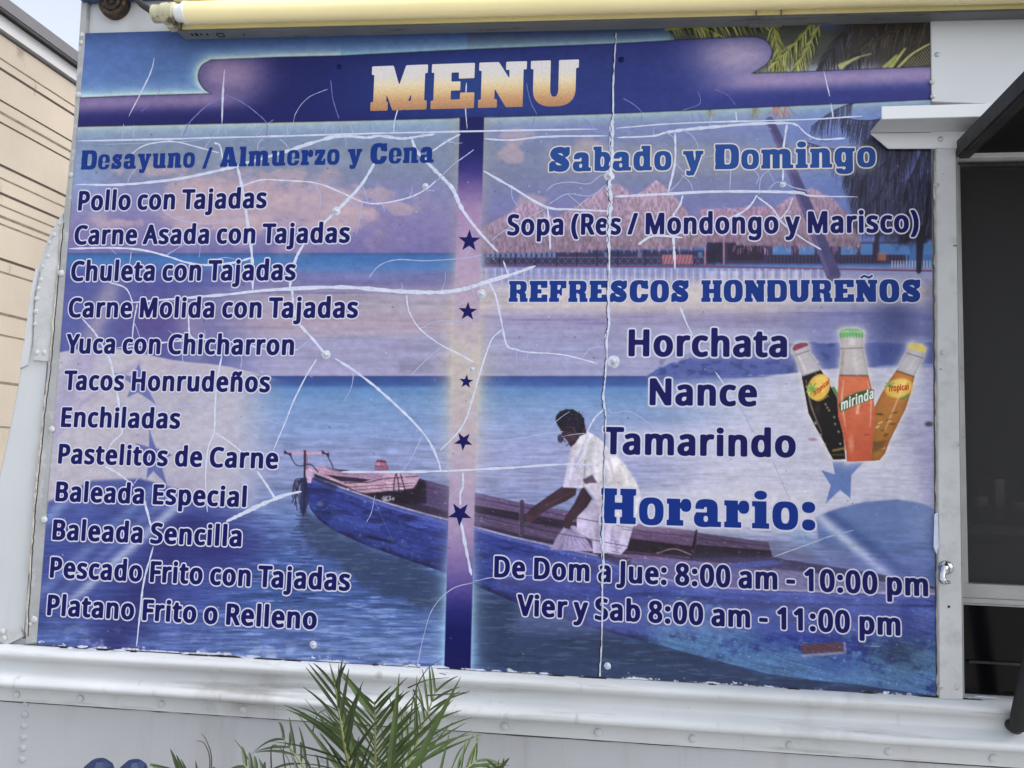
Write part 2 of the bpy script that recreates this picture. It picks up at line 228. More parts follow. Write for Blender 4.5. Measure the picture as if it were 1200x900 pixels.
sans	b	900	401,-15 332,-4 260,18 188,-3 111,-3 63,9 39,37 37,1005 47,1037 75,1055 124,1063 204,1063 248,1057 276,1044 288,1031 294,1013 294,792 300,774 316,770 401,785 461,786 537,774 597,753 662,716 715,664 751,608 774,547 792,447 791,314 771,214 726,122 662,53 581,9 469,-15|382,170 441,168 481,194 514,258 530,347 526,463 505,539 469,587 421,604 365,595 332,567 308,507 295,415 299,318 316,242 344,192	401,-79 268,-56 160,-69 63,-60 7,-31 -23,17 -27,1021 -1,1081 59,1117 212,1127 276,1116 316,1096 341,1069 357,1033 365,856 561,834 676,784 778,688 838,559 856,451 852,274 822,166 775,77 698,-1 605,-51 493,-76|405,234 429,238 446,262 467,375 450,499 435,527 413,538 392,531 376,507 359,395 375,274 388,246
sans	c	726	350,-15 246,4 161,41 113,76 56,142 23,210 4,290 -1,419 11,511 34,583 73,648 132,708 181,739 258,768 346,785 438,786 519,773 603,748 639,722 643,688 615,612 591,585 555,573 515,574 394,601 354,595 325,579 294,543 273,487 260,395 265,318 273,278 294,226 318,195 350,174 386,168 438,173 555,205 591,202 618,190 636,162 635,61 611,33 531,1 426,-16	350,-79 246,-63 169,-36 85,13 26,73 -20,146 -52,234 -65,330 -64,451 -52,531 -20,621 28,696 93,760 169,805 250,833 350,849 446,849 575,826 659,792 701,744 707,679 667,571 611,523 527,509 394,536 358,519 338,479 325,395 340,282 358,249 386,234 559,269 611,263 651,246 679,221 699,182 700,57 671,-3 599,-45 486,-73
sans	d	900	322,-15 233,1 153,37 87,94 48,150 15,230 -1,342 4,475 24,567 52,628 87,676 141,724 201,757 254,775 326,786 398,785 474,772 490,775 496,792 497,1013 503,1031 516,1045 543,1057 587,1063 667,1063 719,1053 746,1033 753,1005 750,33 723,7 675,-4 595,-3 523,17 442,-8 378,-16|347,170 410,169 451,190 479,238 496,314 496,435 475,531 462,560 442,584 422,597 390,605 342,599 302,559 273,487 260,399 265,314 284,242 310,197	322,-79 209,-59 121,-19 47,41 -4,110 -48,214 -65,326 -64,455 -37,587 29,708 121,788 237,836 424,856 435,1037 452,1073 478,1099 519,1117 587,1127 671,1127 743,1113 795,1077 817,1021 812,10 779,-35 719,-61 619,-69 519,-56 390,-79|372,234 398,237 414,254 432,342 419,491 406,523 382,537 362,529 346,503 325,387 340,278
sans	e	834	362,-15 286,-3 213,20 141,60 80,118 45,170 16,238 -1,334 -1,419 8,495 32,571 69,640 125,701 185,742 262,772 338,785 406,786 486,774 555,749 619,708 667,657 704,591 724,531 733,463 733,375 729,355 714,338 659,322 294,320 273,314 269,302 273,282 297,226 326,194 362,174 398,168 454,170 503,178 591,206 627,210 675,200 691,189 699,174 699,69 691,53 671,37 543,-4 446,-16|288,499 442,497 457,503 461,519 446,559 419,591 394,604 358,605 322,587 298,559 279,519 280,507	362,-79 262,-63 181,-36 101,9 32,73 -15,145 -49,230 -65,322 -65,427 -56,507 -28,595 20,684 80,748 149,796 225,829 330,849 402,850 499,836 571,813 647,768 703,716 748,648 785,555 797,475 797,367 780,313 724,262 757,206 765,170 764,57 735,5 687,-27 587,-60 450,-80|397,238 442,237 461,246 402,252 390,246
sans	g	900	314,-311 177,-292 109,-271 69,-251 51,-219 51,-130 57,-109 85,-89 133,-82 302,-127 374,-132 410,-127 442,-112 468,-86 486,-50 493,-10 478,0 394,-15 334,-16 246,-2 149,40 81,102 31,187 4,295 -1,432 11,516 27,568 68,649 121,707 169,742 233,769 318,785 370,787 446,777 523,755 611,775 671,774 719,765 746,745 753,713 753,-14 732,-118 711,-163 679,-205 635,-245 579,-276 519,-296 454,-307 402,-313|353,167 406,167 450,188 479,231 495,295 500,400 483,512 470,545 450,574 426,593 398,602 346,599 314,576 285,528 265,448 260,367 277,259 310,196	314,-376 173,-356 85,-331 25,-299 -7,-255 -13,-211 -7,-90 22,-50 92,-10 -8,119 -53,239 -65,327 -65,436 -36,584 7,673 61,739 129,793 209,829 362,851 519,827 647,839 743,825 796,788 817,729 818,-22 796,-134 735,-240 687,-287 623,-326 478,-368|369,235 398,234 417,255 436,363 420,496 405,524 382,535 362,528 344,500 325,392 338,287
sans	h	904	111,-2 56,14 42,30 37,50 38,1014 51,1042 79,1057 128,1064 212,1063 268,1050 292,1022 294,789 300,771 316,767 449,787 569,769 613,754 666,725 710,682 730,653 751,600 764,524 763,46 757,26 742,12 682,-3 561,1 533,10 514,26 507,54 507,488 502,528 489,568 469,593 445,602 397,602 364,593 336,568 316,532 303,484 294,404 294,58 289,30 272,12 244,1 200,-4	111,-66 55,-57 17,-38 -13,-6 -26,30 -26,1026 -4,1078 43,1112 116,1127 212,1127 296,1109 346,1062 358,1026 358,877 368,851 501,846 629,817 714,769 786,685 814,616 828,540 827,34 816,-2 790,-33 710,-64 609,-68 541,-60 500,-46 466,-18 443,42 442,492 433,524 409,536 379,512 364,448 358,46 348,2 319,-34 272,-58
sans	i	440	111,-2 58,12 43,26 37,46 37,729 50,753 86,770 135,775 239,770 279,753 293,721 292,42 279,18 247,2 199,-4|147,805 86,821 47,853 29,897 29,938 36,962 62,999 111,1024 171,1032 239,1018 276,994 299,958 305,910 298,873 276,841 239,817 187,805	111,-66 54,-57 16,-38 -14,-6 -27,30 -28,725 -5,801 -33,877 -36,938 -14,1006 26,1053 86,1084 175,1095 251,1082 307,1053 343,1014 368,954 367,877 337,801 357,725 357,42 338,-14 291,-51 215,-67
sans	j	440	-9,-311 -89,-297 -130,-275 -142,-251 -143,-175 -133,-147 -109,-130 -61,-122 11,-129 26,-118 33,-98 39,733 57,757 92,770 196,775 248,769 284,749 294,721 295,-86 287,-142 256,-215 228,-247 196,-272 112,-304 52,-313|144,805 86,821 44,857 30,898 35,962 64,999 108,1024 168,1032 228,1022 264,1003 294,970 306,926 300,881 281,848 244,820 204,807	-9,-376 -121,-354 -181,-315 -206,-263 -206,-155 -190,-114 -161,-85 -119,-66 -41,-55 -27,-34 -27,725 -5,801 -33,881 -29,975 6,1034 64,1075 148,1095 212,1091 264,1077 318,1042 353,998 370,942 367,877 337,801 359,721 357,-122 317,-239 248,-315 148,-361 60,-376
sans	l	440	111,-2 56,14 42,30 37,50 38,1014 51,1042 79,1057 128,1064 212,1063 272,1048 287,1034 294,1014 294,46 280,18 248,2 200,-4	111,-66 55,-57 17,-38 -13,-6 -26,30 -26,1026 -4,1078 43,1112 116,1127 212,1127 272,1118 312,1099 341,1070 357,1030 358,34 336,-18 288,-52 212,-67
sans	m	1312	111,-2 56,14 42,30 37,50 37,717 42,741 56,757 95,771 176,775 224,770 268,756 348,779 453,787 541,773 650,728 770,775 838,786 899,787 979,774 1039,752 1087,722 1128,677 1161,600 1173,504 1173,50 1169,30 1155,14 1131,3 1095,-3 1003,-4 951,6 922,30 917,54 917,476 912,524 903,560 887,587 870,599 846,602 806,598 778,580 757,548 741,496 732,420 732,58 726,28 698,6 642,-4 553,-3 517,3 493,15 480,30 475,54 474,520 463,560 446,588 427,600 397,602 364,596 336,573 316,536 303,488 294,408 294,58 289,30 272,12 244,1 200,-4	111,-66 55,-57 15,-36 -13,-5 -26,34 -27,729 -17,769 12,805 51,826 116,838 272,828 437,851 549,837 654,805 758,838 899,851 1051,817 1119,779 1168,732 1220,628 1238,512 1237,38 1226,-2 1199,-34 1127,-62 1003,-68 919,-51 869,-10 853,42 852,476 845,516 830,527 810,504 798,424 796,42 779,-10 730,-51 654,-67 529,-64 457,-39 425,-6 412,34 411,488 405,516 393,523 373,497 359,408 358,46 348,2 319,-34 272,-58
sans	n	904	111,-2 59,12 44,26 38,46 37,713 47,749 75,766 120,774 200,773 272,754 360,779 469,787 573,770 625,750 674,721 710,685 739,636 754,588 763,532 764,58 754,22 714,1 605,-4 545,5 514,26 507,54 503,524 489,568 469,593 449,601 401,602 364,593 340,572 320,540 303,484 294,404 294,58 289,30 272,12 244,1 200,-4	111,-66 55,-57 17,-38 -13,-6 -26,30 -27,721 -9,783 31,818 87,834 180,839 276,826 453,851 593,831 706,778 782,694 823,572 828,50 810,-12 754,-54 658,-68 529,-58 489,-39 463,-14 443,42 442,492 433,524 409,536 381,514 364,448 358,46 348,2 319,-34 272,-58
sans	o	887	350,-15 262,1 185,32 121,76 73,130 32,202 12,262 -1,347 0,439 13,519 40,591 73,648 133,708 201,749 270,773 354,786 438,785 523,769 599,737 663,693 707,644 744,583 769,511 781,435 780,330 769,258 748,198 708,126 659,73 593,29 519,1 418,-16|382,166 434,174 462,193 479,214 507,282 521,375 512,471 487,543 446,589 394,604 338,593 298,551 271,483 260,391 269,302 292,230 332,182	350,-79 242,-60 165,-30 81,25 28,81 -24,170 -52,247 -65,334 -64,451 -48,543 -17,624 25,692 89,756 161,801 237,831 346,849 438,849 535,832 615,801 691,754 752,692 802,612 832,527 845,443 844,318 829,234 797,150 752,77 694,17 623,-28 543,-59 422,-80|377,234 406,235 430,260 456,379 437,495 418,526 394,538 366,530 346,503 325,395 341,282
sans	p	900	111,-311 56,-295 42,-279 37,-259 37,713 42,741 67,763 116,774 196,774 272,755 344,777 417,787 525,778 601,754 658,721 702,681 743,624 774,548 792,448 792,327 780,247 759,183 732,131 698,88 658,50 593,14 529,-6 461,-16 401,-15 316,1 301,-2 294,-22 294,-259 287,-283 268,-299 240,-309|395,167 445,170 485,205 513,263 530,351 529,432 505,532 470,584 433,602 373,598 332,566 308,508 295,420 300,315 320,231 352,186	111,-376 55,-366 15,-346 -13,-315 -26,-275 -27,717 -19,765 31,818 120,838 272,827 457,851 553,837 621,816 694,775 750,725 799,657 836,568 855,464 856,319 844,235 821,163 755,54 702,2 650,-31 549,-67 365,-86 357,-283 319,-343 244,-372|402,235 425,238 445,267 467,384 448,500 430,528 409,536 389,527 375,504 359,396 374,275
sans	r	640	111,-2 59,12 44,26 38,46 37,713 43,743 71,765 128,775 220,770 272,751 340,774 413,787 473,786 554,769 576,749 583,725 573,640 561,613 541,600 517,594 417,594 393,589 344,552 312,496 294,408 294,58 288,28 268,10 240,1	111,-66 55,-57 17,-38 -13,-6 -26,30 -27,721 -15,773 35,820 116,838 280,825 453,851 585,826 625,792 646,745 639,640 621,585 593,555 553,537 414,524 387,500 368,460 359,388 358,42 346,-2 319,-34 272,-58
sans	s	725	228,-15 108,5 48,25 11,45 -6,77 -6,162 -1,184 28,206 76,213 108,209 228,168 325,165 349,173 365,187 374,210 372,238 357,259 329,279 107,379 71,403 34,439 7,483 -5,527 -5,587 9,640 34,680 84,726 156,760 220,777 285,786 381,785 481,769 578,736 606,716 614,688 580,604 558,579 529,570 493,568 361,604 297,605 260,593 248,563 256,541 277,523 509,420 554,391 590,356 618,310 631,258 630,198 614,138 586,94 559,65 477,17 425,0 361,-11 309,-17	228,-79 116,-63 24,-35 -33,-3 -64,41 -70,182 -37,242 7,267 64,277 140,272 187,258 38,347 -37,427 -70,523 -69,599 -53,660 -20,716 32,768 104,809 176,833 277,849 377,849 501,830 602,796 642,772 666,744 679,708 676,668 621,547 527,495 630,408 680,330 694,274 696,210 674,114 610,24 509,-40 381,-73
sans	t	573	288,-15 219,-3 150,25 101,65 74,106 54,158 45,226 44,579 33,595 -33,616 -46,630 -51,648 -46,710 -27,728 51,771 100,905 127,925 171,934 256,929 295,909 305,885 306,796 316,778 460,767 488,752 502,724 501,644 484,616 460,605 424,599 324,597 308,584 306,238 314,194 336,168 356,164 440,174 476,167 499,154 510,130 509,45 492,21 444,0 348,-16	288,-79 195,-63 119,-32 65,9 23,64 -7,134 -18,206 -21,523 -93,583 -115,636 -115,704 -104,740 -78,771 -3,820 51,949 99,983 171,998 272,991 324,970 362,925 380,845 513,814 550,780 566,736 565,628 541,580 492,548 390,531 373,515 370,270 384,238 492,230 553,193 574,142 570,21 541,-23 480,-56 356,-79
sans	u	904	313,-15 220,1 144,33 91,77 50,146 35,198 30,250 29,712 34,740 64,764 128,774 240,769 268,758 284,742 290,712 292,250 305,206 321,182 341,170 373,165 421,172 449,190 475,226 490,270 499,334 499,712 507,744 533,764 586,774 678,773 734,760 754,742 760,716 760,57 755,29 726,5 678,-4 598,-4 525,15 453,-5 389,-15	313,-79 196,-59 112,-23 43,33 -9,118 -35,242 -35,720 -25,768 -1,800 31,820 120,838 264,829 304,812 333,787 354,728 356,270 365,241 385,233 417,258 434,330 435,728 452,780 501,821 574,837 682,837 762,819 805,784 824,732 825,49 815,1 774,-43 710,-64 614,-69 517,-57 385,-80
sans	y	765	68,-311 -13,-298 -49,-275 -59,-247 -56,-163 -41,-143 -13,-131 19,-127 92,-132 124,-119 162,-66 196,18 200,42 -62,701 -67,725 -61,747 -33,767 23,775 120,773 156,767 180,753 201,721 319,412 333,399 345,412 453,713 473,750 501,767 553,775 646,774 703,761 725,737 722,705 441,-38 393,-147 338,-223 268,-276 184,-305 124,-313	68,-376 -62,-347 -101,-315 -121,-271 -122,-159 -100,-110 -37,-71 84,-62 105,-34 130,38 -125,685 -131,737 -119,777 -81,815 -21,834 104,839 188,823 248,773 312,612 333,594 348,612 407,769 457,818 537,837 622,839 698,831 738,815 786,761 787,693 501,-62 449,-179 385,-269 300,-332 212,-364
sans	ñ	904	111,-2 59,12 44,26 38,46 37,713 40,737 51,753 112,781 94,809 90,829 102,889 119,930 142,962 172,989 212,1011 252,1023 312,1028 364,1022 481,973 491,978 517,1013 546,1026 617,1032 682,1018 701,1002 707,982 699,934 683,889 639,829 565,781 577,769 650,737 690,707 727,661 751,600 764,512 764,58 758,28 726,5 666,-4 557,1 533,10 514,26 507,54 503,524 489,568 469,593 449,601 401,602 364,593 340,572 320,540 303,484 294,404 294,58 289,30 272,12 244,1 200,-4|258,757 280,755 385,784 393,793 375,809 316,834 288,797 247,773	111,-66 51,-55 12,-34 -17,2 -27,42 -26,737 -15,773 21,821 59,954 124,1034 228,1084 332,1091 457,1060 525,1087 605,1096 714,1075 758,1034 772,978 755,893 704,789 791,677 815,612 827,544 828,50 816,-2 762,-51 670,-68 533,-59 493,-42 465,-17 443,42 442,492 433,524 409,536 381,514 364,448 358,46 348,2 319,-34 272,-58
slab	M	1380	14,1 4,8 0,19 1,186 13,199 51,203 60,219 60,786 58,799 51,807 13,811 1,824 0,979 8,996 24,1000 281,1000 476,1000 495,996 507,979 633,596 644,583 651,586 657,596 783,979 795,996 814,1000 1266,1000 1279,998 1286,992 1290,976 1289,824 1277,811 1239,807 1232,799 1230,786 1230,219 1239,203 1277,199 1289,186 1290,21 1282,4 1266,0 821,0 809,3 794,16 774,3 761,0 519,2 503,19 381,314 374,328 366,332 360,319 361,214 369,203 394,195 400,181 400,21 394,5 376,0|878,201 916,201 928,211 930,319 924,332 911,320 871,221 870,209	-1,-49 -21,-41 -41,-21 -52,19 -50,201 -34,230 4,256 8,271 7,744 1,756 -41,789 -52,824 -51,996 -43,1019 -24,1039 11,1050 486,1050 514,1045 537,1029 553,1006 633,764 644,749 657,764 737,1006 754,1030 779,1046 1281,1050 1306,1044 1329,1024 1342,989 1341,814 1331,789 1288,756 1283,739 1283,266 1289,254 1331,221 1342,186 1342,6 1334,-18 1314,-39 1279,-50 519,-50 491,-43 454,-14 419,-42 396,-50
slab	E	1070	14,1 4,8 0,19 1,176 13,189 51,193 60,209 60,786 58,799 51,807 13,811 1,824 0,979 5,994 24,1000 946,1000 964,995 970,979 970,684 967,669 959,662 634,661 625,666 620,676 620,781 612,796 599,800 471,800 461,798 453,791 450,776 453,609 469,600 639,600 654,595 660,579 660,424 656,408 644,400 471,400 456,395 450,379 450,224 455,206 469,200 651,203 660,219 660,334 665,344 674,349 969,348 977,341 980,326 980,24 975,6 956,0	-1,-49 -21,-41 -41,-21 -52,16 -50,191 -34,220 4,246 8,261 7,741 2,756 -41,789 -52,821 -52,991 -36,1027 -14,1045 14,1050 959,1050 981,1046 1000,1034 1017,1011 1022,986 1022,679 1017,649 996,623 971,611 718,606 712,591 713,421 717,406 731,400 981,399 1001,391 1023,369 1032,334 1032,19 1029,-7 1016,-27 994,-45 969,-50|515,251 589,250 603,256 608,329 601,346 524,350 507,344 503,269|515,651 554,651 566,659 567,731 559,747 521,750 505,741 503,669
slab	F	1040	14,1 4,8 0,19 1,176 13,189 51,193 60,209 60,786 58,799 51,807 13,811 1,824 0,979 5,994 24,1000 906,1000 924,995 930,976 929,653 922,644 911,640 721,640 704,632 700,619 700,324 696,308 679,300 589,303 580,316 579,367 566,379 469,380 459,377 452,369 450,214 453,199 466,190 536,189 549,176 550,21 545,6 526,0|463,581 561,580 576,588 583,651 591,658 612,664 620,676 620,781 612,796 599,800 471,800 454,792 450,779 450,601 453,589	-1,-49 -21,-41 -41,-21 -52,16 -50,191 -34,220 4,246 8,261 7,741 2,756 -39,786 -51,814 -52,989 -37,1026 -14,1045 14,1050 919,1050 941,1046 959,1035 976,1013 982,986 982,656 974,622 954,601 931,591 774,590 756,583 752,306 743,281 720,259 694,250 574,252 537,281 523,324 511,327 504,319 506,247 566,234 589,214 600,191 602,11 587,-26 566,-44 541,-50|511,634 524,637 534,674 565,711 567,736 556,748 519,750 504,739 503,649
slab	N	1150	14,1 4,8 0,19 1,166 13,179 51,183 60,199 60,796 58,809 51,817 13,821 1,834 0,979 6,995 24,1000 419,1000 436,997 451,982 658,664 671,651 677,654 680,664 680,804 669,818 614,821 602,831 600,979 606,995 624,1000 1036,1000 1055,994 1060,979 1059,833 1046,821 1001,818 993,811 990,801 990,24 984,5 966,0 641,0 621,4 604,26 379,386 369,395 362,391 360,381 360,196 369,183 407,179 419,166 420,21 415,6 396,0	-1,-49 -21,-41 -41,-21 -52,16 -50,184 -31,212 2,234 8,251 7,751 2,766 -41,799 -52,831 -52,994 -46,1014 -32,1031 -11,1046 9,1050 441,1049 481,1027 539,953 546,960 549,999 557,1019 579,1041 601,1049 1051,1050 1074,1045 1094,1030 1107,1011 1112,991 1111,821 1094,790 1049,766 1043,751 1042,16 1038,-9 1022,-31 1001,-46 981,-50 611,-48 571,-19 494,103 479,114 473,101 469,-6 454,-30 429,-47
slab	U	1140	454,-9 374,-1 326,8 269,26 226,46 184,74 149,105 119,143 97,181 73,251 60,349 60,804 51,817 13,821 1,833 0,976 3,991 11,998 21,1000 316,1000 416,1000 432,991 435,976 435,351 438,316 449,271 469,231 496,207 526,200 556,209 581,231 601,271 612,316 615,351 615,976 618,991 626,998 639,1000 1026,1000 1041,997 1048,989 1050,979 1049,834 1037,821 999,817 990,801 990,356 987,311 969,224 936,151 902,106 857,66 804,36 751,16 691,1 629,-7	439,-59 304,-40 244,-20 191,6 149,35 101,81 46,166 21,244 8,341 7,754 1,766 -39,796 -52,826 -52,986 -45,1016 -16,1044 14,1050 429,1050 454,1042 476,1021 487,981 488,351 501,284 513,261 526,256 539,264 550,286 562,354 563,981 572,1019 596,1042 621,1050 1039,1050 1066,1044 1091,1021 1101,996 1102,829 1091,799 1049,766 1043,754 1039,306 1022,216 991,141 954,86 911,44 859,6 794,-25 731,-44 646,-57
slab	D	1090	14,1 4,8 0,19 0,161 5,174 24,184 29,194 13,259 3,339 0,606 9,716 29,806 24,816 5,826 0,836 0,979 5,994 24,1000 606,1000 691,995 769,981 816,966 862,944 907,909 951,849 979,779 994,694 1000,606 1000,391 987,259 977,214 957,161 934,123 909,93 862,56 816,34 769,19 694,6 606,0|498,191 549,190 574,194 599,204 621,223 639,251 654,291 667,374 670,579 664,651 655,706 639,749 620,779 594,799 556,810 506,810 461,801 416,800 405,794 400,781 400,684 390,579 390,424 400,316 400,216 405,206 414,201 461,199	-1,-49 -21,-41 -41,-21 -52,16 -52,171 -34,221 -52,384 -52,614 -34,779 -52,829 -52,981 -49,1007 -36,1027 -14,1045 9,1050 679,1047 759,1037 824,1019 886,989 936,952 987,891 1022,819 1044,721 1052,611 1052,386 1040,251 1007,144 955,66 907,24 849,-9 789,-30 711,-44 616,-50|514,241 564,246 589,269 607,324 617,429 617,574 604,691 579,745 561,755 534,760 466,749 455,741 443,571 443,431 453,264 464,252
slab	H	1150	14,1 4,8 0,19 1,176 14,189 59,192 67,199 70,209 70,786 68,799 61,807 14,811 1,823 0,979 6,995 24,1000 284,1000 459,1000 474,995 480,979 479,824 467,811 429,807 420,791 420,616 428,604 444,600 621,600 631,603 638,611 639,796 627,809 589,813 580,826 580,979 582,989 589,997 604,1000 1036,1000 1055,994 1060,979 1059,823 1046,811 999,807 992,799 990,786 990,209 993,199 1001,192 1046,189 1059,177 1060,21 1054,5 1036,0 604,0 589,3 582,11 580,21 580,174 589,187 627,191 639,204 638,389 631,397 621,400 444,400 428,396 420,384 420,209 429,193 467,189 479,176 480,21 474,5 456,0	-1,-49 -21,-41 -41,-21 -52,16 -50,194 -26,227 11,244 18,261 17,744 11,756 -16,766 -37,784 -52,821 -52,991 -46,1013 -32,1031 -11,1046 9,1050 469,1050 494,1045 531,1020 564,1044 586,1050 1046,1050 1071,1046 1094,1030 1107,1011 1112,991 1111,811 1095,781 1076,766 1049,756 1043,739 1043,256 1049,244 1076,234 1097,216 1112,179 1112,9 1106,-13 1092,-31 1071,-46 1051,-50 591,-50 566,-45 529,-20 496,-44 474,-50|524,211 539,213 586,251 587,331 576,348 491,350 474,339 474,251|485,651 569,650 586,661 585,751 534,790 521,787 474,749 473,669
slab	O	1070	409,-19 299,-6 244,8 191,31 144,61 108,94 76,133 51,176 18,271 6,346 0,424 3,626 13,704 28,766 56,834 81,874 109,907 169,956 206,977 251,994 314,1009 424,1020 606,1017 676,1008 729,994 774,977 811,956 874,905 899,874 925,831 954,759 967,704 977,624 980,426 971,324 952,234 926,170 881,103 836,61 774,23 711,1 631,-14 559,-20|466,181 506,180 529,185 551,199 566,216 579,239 594,284 607,376 610,576 604,654 594,714 579,761 559,794 536,811 506,820 471,820 449,814 429,801 414,784 401,761 386,716 373,624 370,424 376,346 385,289 398,246 415,214 439,191	394,-69 256,-50 156,-9 111,21 61,68 3,154 -34,261 -52,416 -49,634 -39,711 -22,784 11,861 65,936 136,997 229,1042 301,1060 414,1070 621,1067 744,1044 841,999 911,940 962,874 1002,784 1024,684 1032,576 1029,366 1019,289 1002,216 972,144 924,74 861,15 789,-27 706,-54 626,-66|483,231 514,238 534,269 549,334 557,436 557,571 544,694 524,752 511,764 491,769 462,759 443,724 430,664 423,564 423,431 433,319 454,252 466,238
slab	C	1090	419,-19 336,-12 286,-2 234,14 181,39 141,65 103,101 71,144 46,189 21,261 6,346 0,426 0,571 14,706 28,764 53,826 101,896 154,944 221,981 309,1007 429,1020 571,1020 681,1009 786,980 796,983 809,997 819,1000 951,997 958,989 960,979 961,801 982,726 995,649 990,636 966,625 952,604 939,600 819,600 806,605 795,624 784,630 636,632 626,646 607,741 585,786 571,801 551,814 529,820 496,820 471,815 451,803 434,784 421,761 401,689 390,574 390,421 401,311 423,234 441,206 456,193 486,181 526,180 551,186 574,201 591,224 604,251 615,289 626,356 639,369 974,370 991,362 994,344 976,251 947,174 911,119 872,76 819,39 766,14 704,-5 619,-17	404,-69 321,-62 251,-47 144,1 99,33 54,79 20,126 -7,179 -30,246 -46,336 -52,576 -37,724 -15,801 8,854 56,924 124,986 206,1031 294,1057 416,1070 579,1070 679,1062 769,1042 814,1050 951,1050 976,1044 1003,1019 1012,994 1013,814 1037,724 1047,654 1044,624 1032,604 981,559 954,550 804,550 784,556 749,579 621,582 596,596 579,619 562,706 544,751 524,767 496,767 471,744 453,679 443,569 443,436 450,336 463,276 481,242 509,231 531,236 546,252 562,294 578,379 593,401 616,416 981,420 1011,414 1041,384 1047,344 1027,236 992,146 954,88 901,33 849,-4 779,-37 709,-57 634,-67
slab	S	1070	456,-14 334,5 234,40 222,34 216,8 204,0 49,0 39,3 32,11 30,306 33,321 59,339 76,372 94,395 134,423 186,435 216,432 256,419 265,426 254,458 186,505 139,546 109,581 83,624 68,671 65,724 71,764 88,814 126,877 184,934 251,971 334,997 454,1015 544,1015 636,1001 729,970 737,974 745,994 756,1000 919,998 927,991 930,979 928,691 919,682 891,675 860,629 826,603 786,588 741,584 734,574 746,548 809,504 852,461 885,416 906,374 921,324 925,276 919,231 904,186 879,139 842,91 797,51 754,26 699,6 624,-9 561,-15|467,256 564,256 577,264 571,275 506,309 444,337 321,382 306,380 307,369 356,284 404,266|630,636 644,637 645,649 601,719 581,736 536,745 474,745 426,740 416,734 416,726 426,719	441,-64 351,-52 264,-30 216,-50 31,-49 6,-39 -17,-11 -22,21 -20,334 53,426 124,481 50,574 18,651 13,741 38,831 81,905 149,973 219,1014 309,1045 454,1065 591,1062 704,1037 749,1050 941,1046 971,1021 982,994 981,681 964,650 924,624 846,546 922,456 965,369 976,314 977,264 954,169 924,111 884,60 826,9 769,-24 709,-45 636,-59 574,-65
slab	R	1130	14,1 4,8 0,19 1,166 13,179 51,183 60,199 60,796 58,809 51,817 13,821 1,834 0,979 5,994 24,1000 719,997 791,987 844,972 881,954 917,926 952,881 972,821 980,759 977,626 966,574 947,531 916,493 874,460 870,449 879,437 939,389 948,374 953,189 966,180 1026,179 1038,169 1040,24 1035,6 1016,0 644,0 628,4 621,12 618,29 598,344 584,357 454,416 444,411 440,399 440,199 449,183 487,179 499,166 500,21 494,5 476,0|433,581 566,581 594,590 616,609 629,631 636,656 640,721 628,771 604,804 584,815 559,820 439,820 424,812 420,796 420,601 423,589	-1,-49 -21,-41 -41,-21 -52,16 -50,184 -31,212 2,234 8,251 7,751 2,766 -39,796 -51,824 -52,991 -36,1027 -14,1045 9,1050 694,1050 776,1043 836,1029 901,1002 944,972 979,936 999,904 1016,864 1029,806 1032,659 1024,589 1001,519 954,451 989,410 1000,384 1005,239 1014,232 1060,221 1081,201 1090,184 1092,11 1088,-9 1076,-27 1056,-44 1034,-50 624,-50 604,-44 583,-26 559,22 539,-24 519,-42 499,-49|542,204 551,203 555,216 548,309 536,322 501,335 493,321 494,241|485,631 551,631 577,646 586,679 587,716 579,749 566,764 494,770 476,763 473,649
slab	A	1170	14,1 4,8 0,19 1,156 14,169 56,172 69,189 280,991 289,998 304,1000 716,1000 736,995 749,971 994,186 1009,171 1064,170 1078,159 1080,24 1076,8 1069,2 1056,0 553,1 544,8 540,19 538,189 524,200 464,200 448,196 440,184 440,19 437,9 429,2|435,361 541,360 551,364 556,374 499,654 491,667 486,666 481,656 425,386 425,369	-1,-49 -31,-32 -50,-1 -50,171 -27,206 18,224 27,239 234,1019 259,1041 289,1050 731,1050 766,1038 786,1019 797,994 1033,236 1046,222 1099,212 1129,176 1132,16 1123,-19 1099,-42 1071,-50 546,-50 524,-44 491,-20 456,-44 434,-50
slab	Ñ	1150	14,1 4,8 0,19 1,166 13,179 51,183 60,199 60,796 58,809 51,817 13,821 1,834 0,979 6,995 24,1000 419,1000 436,997 451,982 658,664 671,651 677,654 680,664 680,804 669,818 614,821 602,831 600,979 606,995 624,1000 1036,1000 1055,994 1060,979 1059,833 1046,821 1001,818 993,811 990,801 990,24 984,5 966,0 641,0 621,4 604,26 379,386 369,395 362,391 360,381 360,196 369,183 407,179 419,166 420,21 415,6 396,0|636,1049 581,1061 501,1091 454,1114 429,1119 391,1107 304,1056 274,1051 256,1057 242,1069 233,1086 231,1106 240,1129 256,1144 351,1199 401,1217 436,1220 461,1216 611,1156 644,1150 679,1161 774,1222 791,1229 806,1229 833,1216 847,1194 849,1171 836,1146 711,1066 674,1052	-1,-49 -20,-41 -39,-24 -52,14 -50,184 -31,212 2,234 8,251 7,751 2,766 -39,796 -51,821 -52,986 -43,1019 -21,1041 -1,1049 179,1053 183,1064 180,1121 205,1169 316,1239 381,1266 474,1267 639,1204 659,1210 734,1259 774,1278 821,1279 859,1262 881,1241 896,1214 902,1186 900,1159 879,1116 816,1069 810,1054 1063,1049 1096,1027 1111,996 1110,816 1091,788 1049,766 1043,751 1042,19 1033,-19 1010,-41 986,-50 614,-49 591,-38 571,-19 494,103 479,114 473,101 469,-6 454,-30 429,-47|536,954 543,954 547,961 547,1014 519,1029 481,1036|425,1054 439,1056 429,1062
